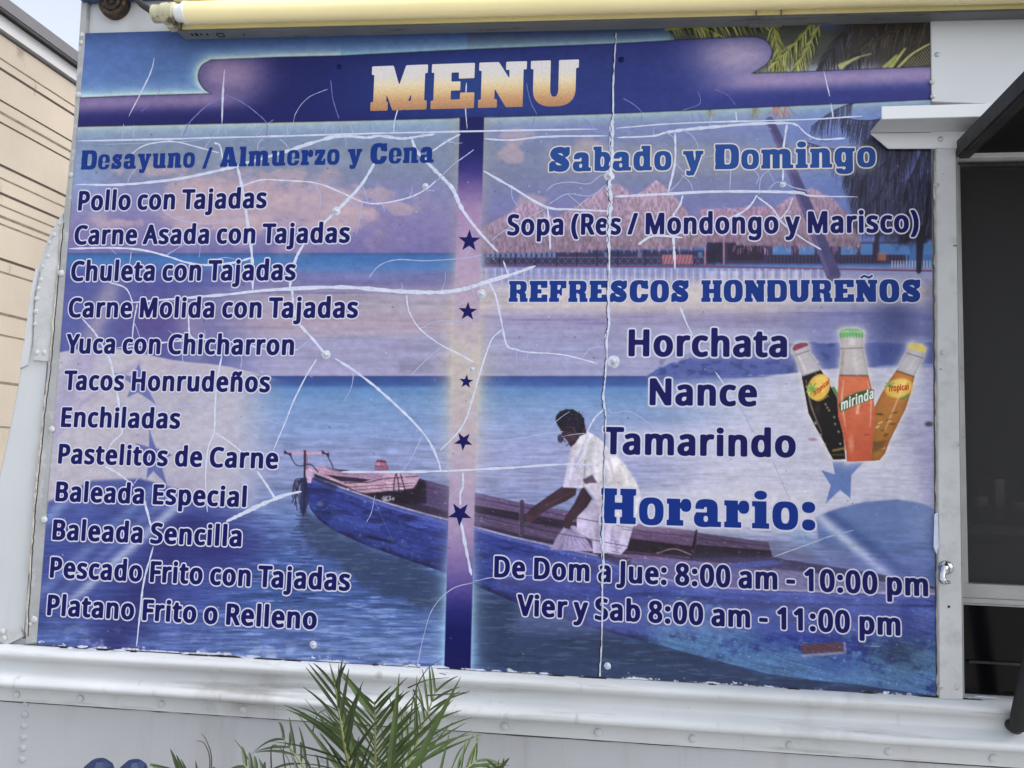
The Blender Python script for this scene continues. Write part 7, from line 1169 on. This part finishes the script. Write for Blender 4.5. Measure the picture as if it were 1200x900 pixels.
# ------------------------------------------------------------------ cracks and tears where the white underneath shows
CR = [([(92, 166), (300, 161), (400, 158), (540, 155), (700, 152)], 2.2), ([(722, 151), (800, 145), (940, 141), (1010, 137)], 2), ([(90, 217), (150, 216.5), (210, 210), (250, 202), (278, 195), (330, 180), (370, 167), (400, 160), (430, 162), (445, 160), (470, 163), (483, 162), (495, 160), (510, 158)], (2.5, 4, 4, 3, 2.5)),
      ([(279, 196), (285, 222), (290, 255), (296, 300), (297, 340)], (4, 3.4)), ([(284, 219), (300, 213), (314, 211), (330, 212), (370, 215), (400, 226), (425, 237), (447, 239), (480, 232), (500, 222), (512, 212)], 1.8),
      ([(440, 191), (425, 216), (410, 233), (395, 248), (380, 262), (362, 280), (350, 298), (344, 315), (340, 338)], (3, 4, 3)), ([(483, 163), (489, 178), (505, 195), (520, 210), (531, 222), (540, 242), (552, 260), (568, 279), (584, 296)], (3, 4.4, 5, 3.4, 2.5)),
      ([(507, 178), (525, 166), (540, 158)], 2.6), ([(533, 168), (520, 166)], 1.4), ([(513, 212), (530, 195), (545, 184), (556, 176)], 1.2), ([(567, 201), (600, 220), (640, 243), (670, 246), (712, 248)], (3, 3.4, 2.4)), ([(642, 244), (644, 270), (645, 293)], 2.4),
      ([(568, 163.5), (600, 165), (640, 161), (712, 160)], 2.4), ([(723, 162), (765, 160), (780, 156), (800, 153), (830, 150), (880, 146), (922, 145), (935, 148)], (2, 2.6, 4, 3.4, 2)), ([(934, 147), (945, 158), (960, 164), (990, 163)], 2),
      ([(922, 146), (918, 175), (917, 213)], 2.6), ([(791, 156), (791, 190), (783, 226)], 2.6), ([(720, 231), (780, 228), (840, 225), (930, 226), (950, 230), (1005, 231.5)], (3, 3.4, 4, 3, 1.4)),
      ([(887, 229), (880, 240), (868, 250), (840, 263), (820, 268), (790, 275)], (2.4, 2)), ([(887, 231), (905, 245), (917, 262), (940, 280), (962, 293)], 2), ([(929, 232), (922, 248), (913, 258)], 1.6), ([(800, 229), (797, 240), (788, 254)], 2.4), ([(789, 278), (790, 296), (791, 316)], 3), ([(748, 287), (766, 277), (800, 279)], (3, 2)),
      ([(640, 225), (650, 217), (668, 214), (690, 216), (703, 207), (714, 204)], 1.1), ([(643, 240), (665, 228), (692, 230), (712, 216)], 1.2), ([(676, 244), (690, 232)], 1.1), ([(575, 283), (596, 268), (640, 245)], 1.1),
      ([(886, 216), (889, 207), (880, 197)], 1.1), ([(889, 229), (892, 208), (903, 199)], 1.1), ([(855, 224), (857, 190), (860, 172)], 1.2), ([(900, 224), (908, 215), (918, 214)], 1.3), ([(918, 213), (926, 219), (945, 224)], 1.5), ([(798, 205), (808, 214), (812, 224)], 1.1),
      ([(82, 292), (130, 291), (165, 293), (195, 300), (220, 308), (245, 311), (275, 308), (297, 302)], 2.4), ([(155, 295), (153, 312)], 1.5), ([(155, 355), (200, 351), (260, 346), (320, 340), (400, 337), (470, 342), (515, 343), (545, 339), (570, 331), (600, 322), (628, 312)], (2, 3.4, 4.4, 5, 5, 3)),
      ([(128, 331), (145, 336), (152, 343), (157, 356)], 1.8), ([(162, 356), (158, 378), (156, 398)], 1.6), ([(97, 373), (112, 390), (125, 412), (131, 425), (135, 445), (140, 470), (143, 500), (144, 508), (132, 520), (124, 538)], (1.6, 2.6, 2.4, 1.6)),
      ([(343, 340), (345, 362), (351, 379), (366, 396), (381, 414)], (3, 3)), ([(393, 420), (415, 434), (440, 453), (468, 478), (490, 500), (505, 520), (514, 540), (517, 552)], (3, 3, 2)), ([(372, 421), (360, 440), (345, 470), (335, 495), (321, 528)], 1.6), ([(365, 397), (347, 412)], 1.4),
      ([(138, 408), (190, 402), (240, 398), (280, 402), (320, 411), (350, 410)], 1.8), ([(222, 355), (223, 390), (231, 399)], 2), ([(214, 400), (216, 428), (223, 440)], 1.2), ([(279, 402), (284, 420), (283, 432)], 1.1), ([(261, 416), (255, 450), (253, 480), (252, 507), (245, 525), (242, 560), (244, 600)], (2.4, 2, 1.2)),
      ([(253, 507), (270, 518), (285, 530)], 1.8), ([(302, 552), (313, 568), (323, 584)], 2.6), ([(155, 480), (170, 475), (186, 475), (190, 479), (220, 476), (253, 472)], 1.4), ([(255, 502), (280, 497), (310, 492), (331, 498)], 1.1), ([(124, 546), (140, 555), (158, 569)], 2.6), ([(158, 567), (166, 557), (175, 548)], 1.1), ([(170, 585), (174, 600), (178, 616)], (2.6, 3)),
      ([(266, 611), (285, 602), (310, 590), (335, 580), (354, 576)], (4, 5.4, 4.4, 3)), ([(181, 640), (170, 680), (165, 720), (161, 757)], (1.6, 2.4, 1.6)), ([(400, 553), (470, 553), (520, 552), (600, 548), (660, 544), (700, 545)], (2.4, 3, 2.6, 2)),
      ([(477, 346), (480, 365), (492, 385), (515, 403), (540, 416), (556, 425)], 1.8), ([(517, 407), (500, 422), (482, 440)], 1.1), ([(553, 425), (553, 431), (562, 434)], 1.1), ([(550, 333), (557, 346)], 1.4), ([(573, 331), (581, 346), (587, 372), (594, 404), (606, 410), (620, 413), (660, 416), (700, 426)], (2.4, 2, 1.4)),
      ([(619, 413), (618, 420)], 1), ([(683, 419), (692, 409), (708, 406)], 1.1), ([(594, 404), (575, 406)], 1.3), ([(590, 386), (578, 396), (570, 415), (562, 440), (554, 468), (546, 492), (536, 508), (516, 528)], (1.6, 2.2, 1.6)), ([(494, 385), (508, 378), (530, 376), (548, 378), (565, 368), (584, 362)], 1),
      ([(551, 482), (562, 492), (567, 508)], 1), ([(497, 508), (487, 528), (481, 540), (473, 551)], 1.2), ([(526, 554), (540, 562), (543, 565)], 1.4), ([(543, 553), (543, 570), (540, 578), (540, 592)], 2.2), ([(541, 612), (546, 640), (553, 674)], (4, 3)), ([(556, 682), (530, 690), (508, 712), (497, 745), (489, 783)], 1.1), ([(556, 681), (580, 676), (620, 674), (655, 674)], 1.1),
      ([(550, 512), (570, 516), (600, 515), (640, 508), (660, 506)], 1.4), ([(710, 478), (697, 490), (688, 508), (684, 528), (676, 546)], 1.8), ([(712, 478), (718, 484), (735, 482), (752, 490), (768, 503)], 1.3), ([(770, 508), (786, 504), (800, 498), (850, 480)], 1.4), ([(797, 360), (804, 378), (812, 394)], (3, 1.6)), ([(838, 436), (858, 464)], 1.6), ([(868, 478), (884, 510)], 1.1), ([(905, 540), (916, 565), (927, 590)], 1),
      ([(907, 652), (940, 640), (970, 629), (1000, 621)], 1.5), ([(936, 620), (944, 636)], 1), ([(182, 68), (178, 85), (165, 112), (152, 137)], (.6, 2, .8)), ([(181, 93), (188, 105), (180, 120), (166, 132)], .7), ([(146, 146), (144, 163)], 1.2), ([(158, 147), (158, 163)], 1.1), ([(264, 82), (262, 111), (261, 146)], (1.2, 2.6, 1.4)), ([(260, 146), (255, 160)], 1.1), ([(264, 146), (266, 160)], 1.1),
      ([(262, 113), (243, 125), (232, 135), (222, 146), (215, 161)], 1.2), ([(264, 111), (285, 121), (300, 132), (313, 145), (313, 161)], 1.2), ([(336, 161), (343, 150), (348, 132), (362, 115), (385, 105)], .8), ([(388, 94), (391, 118), (398, 140)], .9), ([(220, 146), (213, 160)], .9), ([(224, 146), (220, 160)], .9), ([(338, 146), (337, 160)], 1), ([(384, 145), (382, 160)], 1.1), ([(392, 144), (390, 160)], 1), ([(400, 143), (402, 160)], 1), ([(410, 144), (415, 158)], 1), ([(437, 144), (438, 158)], 1),
      ([(478, 92), (470, 118), (463, 143), (462, 157)], (.8, 1.6, 1.2)), ([(547, 98), (546, 126), (548, 152)], (2, 1.2, 1)), ([(540, 108), (544, 128)], .9), ([(594, 120), (602, 108), (614, 100)], .9), ([(617, 98), (622, 120), (630, 136)], .8), ([(683, 139), (690, 145), (694, 152)], 1.2), ([(627, 138), (624, 150)], 1), ([(752, 134), (752, 146)], 1.1), ([(730, 116), (744, 124), (753, 133)], 1), ([(810, 132), (813, 144)], 1.1), ([(818, 132), (824, 144)], 1.1), ([(862, 131), (863, 142)], 1.6), ([(965, 84), (969, 102), (972, 114)], (.6, 2.2, .8)), ([(973, 122), (976, 140)], 1.6),
      ([(818, 108), (820, 122), (800, 130)], .8), ([(836, 105), (852, 112), (862, 124)], .7), ([(117, 170), (210, 167), (240, 164)], .7), ([(152, 184), (168, 172), (190, 167), (208, 167), (240, 175), (258, 180)], 1.6), ([(252, 168), (259, 172), (262, 190), (262, 196)], 2), ([(302, 182), (304, 168), (310, 163)], 1.1), ([(328, 163), (336, 170), (340, 177)], 1.1), ([(190, 246), (205, 256), (230, 262), (255, 262), (287, 256)], 1.5), ([(500, 224), (510, 224)], 1.4),
      ([(433, 326), (445, 312), (465, 305), (500, 306), (545, 303), (566, 299)], 1.2), ([(590, 306), (596, 322)], 2), ([(440, 580), (436, 600), (430, 612)], .8)]
M['tear_faint'] = mat('thin_tear', ink(164, 172, 212), .6); M['tear_blue'] = mat('thin_tear_over_navy', ink(112, 118, 184), .6)
rc = random.Random(3)
for pts, wd in list(CR):                      # fine side branches
    wd_ = max(wd) if isinstance(wd, tuple) else wd
    for i in range(1, len(pts) - 1):
        if wd_ < 1.2 or rc.random() > .34 or pts[i][1] < 150: continue
        a_ = math.atan2(pts[i][1] - pts[i - 1][1], pts[i][0] - pts[i - 1][0]) + rc.choice((-1, 1)) * rc.uniform(.6, 1.3); L = rc.uniform(10, 42); bb = rc.uniform(-.5, .5)
        x_, y_ = pts[i]; br_ = [(x_, y_)]
        for q_ in range(3): x_ += math.cos(a_) * L / 3; y_ += math.sin(a_) * L / 3; a_ += bb; br_.append((x_, y_))
        if all(100 < p[0] < 1080 and p[1] < 740 for p in br_): CR.append((br_, (rc.uniform(.9, 1.5), .5)))
out = []
for k, (pts, wd) in enumerate(CR):
    sp_ = spline(pts, 7) if len(pts) > 2 else [np.array(pts[0]) * (1 - t) + np.array(pts[1]) * t for t in np.linspace(0, 1, 6)]
    n = len(sp_); wd = wd if isinstance(wd, tuple) else (wd, wd)
    L_, R_ = [], []
    for i, p in enumerate(sp_):
        d_ = np.array(sp_[min(i + 1, n - 1)]) - np.array(sp_[max(i - 1, 0)]); d_ = d_ / (np.hypot(*d_) + 1e-9)
        hw2 = float(np.interp(i / (n - 1), np.linspace(0, 1, len(wd)), wd)) * .5 * rc.uniform(.6, 1.2) * (.35 if i in (0, n - 1) else 1)
        nx, ny = -d_[1], d_[0]; j = rc.uniform(-.3, .3)
        L_.append((p[0] + nx * (hw2 + j * .4), p[1] + ny * (hw2 + j * .4))); R_.append((p[0] - nx * (hw2 - j * .4), p[1] - ny * (hw2 - j * .4)))
    for i in range(n - 1):
        qd = [L_[i], L_[i + 1], R_[i + 1], R_[i]]
        out.append(([[(P(x, y).x, P(x, y).z) for x, y in qd]], (0 if max(wd) > 1.55 else 1 if pts[0][1] > 140 else 2), .00004 + .000004 * (k % 12), None))
tag(flat('tear_line', out, [M['tear'], M['tear_faint'], M['tear_blue']]))
# the torn joint between the two sheets
seam = [(722, 40), (721, 60), (719, 90), (718.5, 130), (717, 150), (717, 175), (716, 195), (714, 210), (714, 225), (716, 235), (714, 255), (713, 275), (714, 300), (713, 335), (713, 365), (714, 380), (711, 395), (711, 420), (709, 445), (707, 465), (709, 480), (710, 490), (709, 530), (708, 570), (707, 600), (706, 630), (707, 660), (706, 680), (706, 720), (705, 755), (703, 792)]
sw = [2, 2.4, 3, 3, 8, 7, 6, 8, 10, 7, 9, 7, 5, 4, 5, 4, 6, 3, 3.4, 4, 4, 2.4, 2, 2, 3, 7, 5, 4, 3, 2.4, 3]
dn = [tuple(v) for v in spline(seam, 6)]; ws_ = np.interp(np.linspace(0, 1, len(dn)), np.linspace(0, 1, len(sw)), sw); out = []
L_ = [(x - w * rc.uniform(.3, .62), y) for (x, y), w in zip(dn, ws_ * .66)]; R_ = [(x + w * rc.uniform(.3, .62), y) for (x, y), w in zip(dn, ws_ * .66)]
for i in range(len(dn) - 1): out.append(([[(P(x, y).x, P(x, y).z) for x, y in (L_[i], L_[i + 1], R_[i + 1], R_[i])]], 0, .0007, None))
dk_ = [(x + rc.uniform(-1.2, 1.0) - 1.2, y) for x, y in dn]
for i in range(len(dn) - 1):
    w = rc.choice([.5, .8, 1.2, .3]); (x0, y0), (x1, y1) = dk_[i], dk_[i + 1]
    out.append(([[(P(x, y).x, P(x, y).z) for x, y in ((x0 - w / 2, y0), (x1 - w / 2, y1), (x1 + w / 2, y1), (x0 + w / 2, y0))]], 1, .0009, None))
tag(flat('torn_joint', out, [M['tear'], M['dark_gap']]), 'torn white joint between the two sheets')
M['bubble'] = mat('bare_white_bump', ink(200, 206, 222), .45, noise=(150, .25), bump=(200, .5))
for x, y, r in ((383, 416, 5), (395, 248, 5), (719, 424, 6.5), (565, 345, 5), (714, 207, 5.5), (917, 217, 3), (554, 433, 2.5), (499, 219, 3.5), (368, 755, 4), (712, 780, 3.5)):
    mb = MB(); p = P(x, y); k_ = .0010 * r; p.y = YB - .0014 - float(wav(p.x, p.z)); prf = [(k_ * 1.7, 0), (k_ * 1.3, k_ * .12), (k_ * .75, k_ * .22), (k_ * .62, k_ * .55), (k_ * .4, k_ * .75), (0, k_ * .8)]
    mb.lathe(p, (0, -1, 0), prf, 14)
    for v in mb.b.verts: v.co += Vector((rc.uniform(-1, 1), 0, rc.uniform(-1, 1))) * k_ * .12
    mb.done('screw_head', M['bubble'], banner, smooth=True)
for x, y, r in ((398, 79, 3.4), (728, 71, 3.6)):
    mb = MB(); p = P(x, y); p.y = YB - .0014 - float(wav(p.x, p.z)); mb.lathe(p, (0, -1, 0), [(.0015 * r, 0), (.0012 * r, .0012), (0, .002)], 12); mb.done('screw_head', M['navy_ink'], banner, smooth=True)
# peeled flap on the right edge
pf = MB(); rp = [(1092, 602), (1096, 600), (1097, 640), (1094, 648), (1091, 640)]; pf.prism([(P(x, y).x, P(x, y).z) for x, y in rp], -.0125, -.0115); pf.done('peeled_edge', M['tear'], banner)

# ------------------------------------------------------------------ building on the left
XW = -4.2
bld = empty('building', (XW - 1, 8, 0), 'beige block wall building with grey roof edge standing beyond the truck', 'building')
zz = lambda py: PX(0, py, XW).z
y0b, y1b = 0.8, 22.0
M['block'] = mat('painted_beige_block', rgb(150, 140, 127), .85, noise=(1.6, .12), bump=(90, .4), dirt=[(rgb(112, 96, 78), (2.2, 2.2, .9), .55, .18, .55), (rgb(64, 54, 46), (6, 6, 2.2), .64, .12, .6)])
M['mortar'] = mat('dark_mortar', rgb(52, 45, 39), .95, noise=(20, .4)); M['mortar_light'] = mat('shallow_mortar', rgb(104, 92, 78), .95, noise=(14, .4))
M['fascia'] = mat('grey_fascia', rgb(84, 83, 86), .6, noise=(4, .1)); M['soffit'] = mat('white_soffit', rgb(164, 164, 166), .6, noise=(5, .05))
ztop = zz(40)
b = MB(); b.box(XW - 6, XW, y0b, y1b, 0, ztop); b.done('wall', M['block'], bld)
b = MB(); b.box(XW - 6, XW + .03, y0b - .1, y1b, zz(36), zz(20)); b.done('roof_soffit', M['soffit'], bld)
b = MB(); b.box(XW - 6, XW + .09, y0b - .15, y1b, zz(19.5), zz(2)); b.done('roof_fascia', M['fascia'], bld, bevel=.01)
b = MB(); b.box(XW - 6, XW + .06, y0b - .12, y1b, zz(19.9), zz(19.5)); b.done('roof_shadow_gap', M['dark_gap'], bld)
jd, jl = MB(), MB()
for k, py in enumerate((68, 80, 117, 131, 143, 193, 208, 226, 240, 253, 262, 303, 318, 367, 392, 448, 500, 560, 640)):
    z = zz(py); hh = .015 if k % 2 else .009
    mb = (jd if py in (80, 117, 143, 193, 226, 303) else jl)
    mb.box(XW + .001, XW + .003, y0b, y1b, z - hh / 2, z + hh / 2)
rb_ = random.Random(8); zs = [zz(p) for p in (640, 560, 500, 448, 392, 367, 318, 303, 253, 226, 193, 143, 117, 80)]
jd.done('course_joint', M['mortar'], bld); jl.done('course_joint', M['mortar_light'], bld)

# ------------------------------------------------------------------ palm in front of the truck
M['leaf'] = mat('palm_leaf', rgb(66, 86, 40), .42, noise=(30, .3), dirt=[(rgb(120, 124, 66), 14, .60, .15, .5)])
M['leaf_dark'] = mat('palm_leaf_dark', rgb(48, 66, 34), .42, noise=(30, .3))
M['dry'] = mat('dry_leaf', rgb(64, 58, 44), .7, noise=(30, .3))
M['rib'] = mat('palm_midrib', rgb(112, 120, 72), .5); M['trunk'] = mat('palm_trunk', rgb(92, 74, 54), .9, noise=(30, .4), bump=(40, 1.0))
yp = -.36
base_p = P(440, 905, yp)
palm = empty('palm', (base_p.x, yp, 0), 'young green palm with thin feathery leaves growing in front of the truck below the banner', 'palm')
crown = Vector((base_p.x + .005, yp, base_p.z - .26))
tk = MB(); rt_ = random.Random(2)
tk.tube([Vector((crown.x, yp, crown.z * t)) for t in np.linspace(0, 1, 24)], [.055 + .012 * (i % 2) - .012 * i / 24 for i in range(24)], 14); tk.done('trunk', M['trunk'], palm, smooth=True)
def leaflet(mb, p, tip, w, droop, nrm):
    p, tip = Vector(p), Vector(tip); d = tip - p; L = d.length; side = d.cross(nrm)
    side = side.normalized() if side.length > 1e-6 else Vector((1, 0, 0))
    pr_ = None; nb = side.cross(d).normalized(); N_ = 7
    for i in range(N_ + 1):
        t = i / N_; c = p + d * t + Vector((0, 0, -droop * L * t * t)); ww = w * (.45 + 1.1 * min(t * 3, 1) * .5) * (1 - t ** 2.2) + .0003
        cur = [mb.b.verts.new(c - side * ww + nb * ww * .35), mb.b.verts.new(c), mb.b.verts.new(c + side * ww + nb * ww * .35)]
        if pr_:
            for k in (0, 1): mb.b.faces.new((pr_[k], cur[k], cur[k + 1], pr_[k + 1]))
        pr_ = cur
def make_frond(pts, ll, n, spread, face, m, wl=.0021, t0=.2, droop=.25, seed=0, fwd=.75):
    r = random.Random(seed); sp_ = [Vector(v) for v in spline([tuple(p) for p in pts], 12)]; N_ = len(sp_)
    mb = MB()
    mb.tube(sp_, [.0036 * (1 - i / N_) + .0008 for i in range(N_)], 6)
    nr = len(mb.b.faces)
    for k in range(n):
        t = t0 + (1 - t0) * (k + .5) / n; i = min(int(t * (N_ - 1)), N_ - 2); p = sp_[i].lerp(sp_[i + 1], t * (N_ - 1) - i); d = (sp_[i + 1] - sp_[i]).normalized()
        s_ = d.cross(Vector(face)).normalized(); nn = s_.cross(d)
        L = ll * (.34 + .74 * math.sin(math.pi * min(1, .22 + t * .76))) * r.uniform(.8, 1.12)
        for sg in (-1, 1):
            v = (d * (fwd + r.uniform(-.15, .15)) + s_ * sg * (spread + r.uniform(-.15, .15)) + nn * r.uniform(-.05, .3)).normalized()
            leaflet(mb, p, p + v * L, wl * r.uniform(.8, 1.2), droop * r.uniform(.2, 1.4), nn)
    mb.b.faces.ensure_lookup_table()
    for f in mb.b.faces[nr:]: f.material_index = 1
    bmesh.ops.recalc_face_normals(mb.b, faces=mb.b.faces[:nr])
    me = bpy.data.meshes.new('frond'); mb.b.to_mesh(me); mb.b.free(); return link('frond', me, [M['rib'], m], palm)
pp = lambda x, y, yy=yp: P(x, y, yy)
make_frond([crown, pp(440, 960), pp(440, 890), pp(439, 822, yp - .01)], .135, 20, .60, (0, -1, 0), M['leaf'], t0=.38, droop=.12, seed=1)
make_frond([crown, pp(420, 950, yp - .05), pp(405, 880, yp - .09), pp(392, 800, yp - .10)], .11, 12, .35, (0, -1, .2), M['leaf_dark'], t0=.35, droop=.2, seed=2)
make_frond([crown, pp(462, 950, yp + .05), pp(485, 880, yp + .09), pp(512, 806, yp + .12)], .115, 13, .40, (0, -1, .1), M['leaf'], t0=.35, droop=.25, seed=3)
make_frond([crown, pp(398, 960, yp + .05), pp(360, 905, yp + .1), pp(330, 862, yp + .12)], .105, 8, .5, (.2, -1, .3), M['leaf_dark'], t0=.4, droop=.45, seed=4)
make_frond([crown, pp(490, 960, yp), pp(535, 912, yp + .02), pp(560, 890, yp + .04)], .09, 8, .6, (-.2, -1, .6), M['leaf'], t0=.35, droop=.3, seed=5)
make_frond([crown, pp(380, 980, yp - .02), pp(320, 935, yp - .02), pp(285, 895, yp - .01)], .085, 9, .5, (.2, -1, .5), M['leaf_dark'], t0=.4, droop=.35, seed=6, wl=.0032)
make_frond([crown, pp(520, 985, yp - .08), pp(580, 940, yp - .12), pp(585, 896, yp - .14)], .06, 6, .35, (0, -1, .2), M['leaf'], t0=.5, droop=.05, seed=7)
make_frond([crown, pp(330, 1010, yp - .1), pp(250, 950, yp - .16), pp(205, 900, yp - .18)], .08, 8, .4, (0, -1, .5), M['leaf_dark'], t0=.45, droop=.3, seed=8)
for k in range(7):
    a = 2 * math.pi * k / 7 + .3; v = Vector((math.cos(a), math.sin(a) * .75, 0))
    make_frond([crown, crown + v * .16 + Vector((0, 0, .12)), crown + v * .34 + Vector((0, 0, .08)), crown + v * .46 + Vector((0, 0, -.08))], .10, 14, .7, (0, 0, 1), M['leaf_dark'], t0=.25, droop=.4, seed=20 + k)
sp_ = MB(); leaflet(sp_, pp(455, 935, yp - .03), pp(468, 789, yp - .03), .0055, 0, Vector((0, -1, .05))); leaflet(sp_, pp(425, 915, yp - .05), pp(386, 776, yp - .05), .0050, 0, Vector((.1, -1, 0))); leaflet(sp_, pp(437, 835, yp - .03), pp(402, 788, yp - .03), .006, 0, Vector((.1, -1, 0)))
leaflet(sp_, pp(440, 960, yp - .1), pp(350, 830, yp - .1), .0040, .05, Vector((0, -1, .2))); leaflet(sp_, pp(470, 930, yp - .04), pp(540, 790, yp - .04), .0048, .02, Vector((0, -1, .1))); leaflet(sp_, pp(455, 900, yp), pp(336, 808, yp), .005, .15, Vector((0, -1, .4)))
sp_.done('spear_leaf', M['leaf'], palm)
for pts in ([(480, 850), (486, 812), (500, 785), (518, 772)], [(478, 806), (500, 797), (526, 794)], [(484, 808), (500, 835), (512, 860), (518, 868)], [(500, 815), (540, 812), (551, 809)], [(335, 905), (332, 880), (338, 872), (346, 905)], [(300, 905), (285, 880), (275, 867)], [(318, 900), (318, 877), (325, 874), (338, 890), (343, 912)], [(240, 950), (246, 895), (240, 872), (230, 868)], [(244, 950), (248, 892), (242, 868), (236, 860)], [(366, 860), (372, 838), (384, 830)]):
    dr = MB(); v = [pp(x, y, yp + .05) for x, y in pts]; v = [Vector(q_) for q_ in spline([tuple(a) for a in v], 6)]; dr.tube(v, [.0012 * (1 - .8 * i / len(v)) for i in range(len(v))], 5); dr.done('dry_leaf', M['dry'], palm)
# broad-leaved plant beside the palm (only its tops reach into view)
M['broad'] = mat('broad_green_leaf', rgb(84, 104, 58), .4, noise=(24, .25))
pl = empty('plant', (P(230, 905, -.30).x, -.30, 0), 'low broad-leaved green plant beside the palm at the foot of the truck', 'plant')
pb = Vector((P(230, 905, -.30).x, -.30, 0)); st = MB(); st.tube([pb, pb + Vector((.01, 0, .5)), pb + Vector((0, 0, .95))], [.012, .009, .005], 8); st.done('stem', M['trunk'], pl)
for (x, y), (bx, by), w_ in (((176, 887), (222, 925), .010), ((252, 893), (238, 935), .022), ((268, 902), (244, 940), .016), ((205, 915), (232, 960), .016), ((290, 930), (240, 970), .018), ((190, 950), (232, 980), .018)):
    lf = MB(); leaflet(lf, P(bx, by, -.30), P(x, y, -.30), w_, .12, Vector((0, -1, .5))); lf.done('leaf', M['broad'], pl)

# ------------------------------------------------------------------ blue covered object at the lower left
M['blue_plastic'] = mat('blue_tarpaulin', rgb(16, 36, 78), .6, noise=(12, .2), bump=(25, .4))
yt = -.25
tarp = MB(); c1 = P(116, 890, yt); c2 = P(157, 891, yt)
for c, rx_, fl_ in ((c1, .0235, 1), (c2, .022, 0)):
    prf = [(rx_ * 2.0, -c.z), (rx_ * 1.5, -.6), (rx_ * 1.1, -.25), (rx_ * 1.08, -.06), (rx_ * 1.05, -.022), (rx_ * .85, -.009), (rx_ * .45, -.001), (0, .0)]
    tarp.lathe(c, (0, 0, 1), prf, 9)
for v in tarp.b.verts:
    if v.co.x > c2.x + .018 and v.co.z > c2.z - .04: v.co.x = c2.x + .018; v.co.z += .006
tag(tarp.done('covered_bollards', M['blue_plastic']), 'blue plastic-covered pair of rounded tops just showing at the bottom edge below the truck skirt', 'cover')
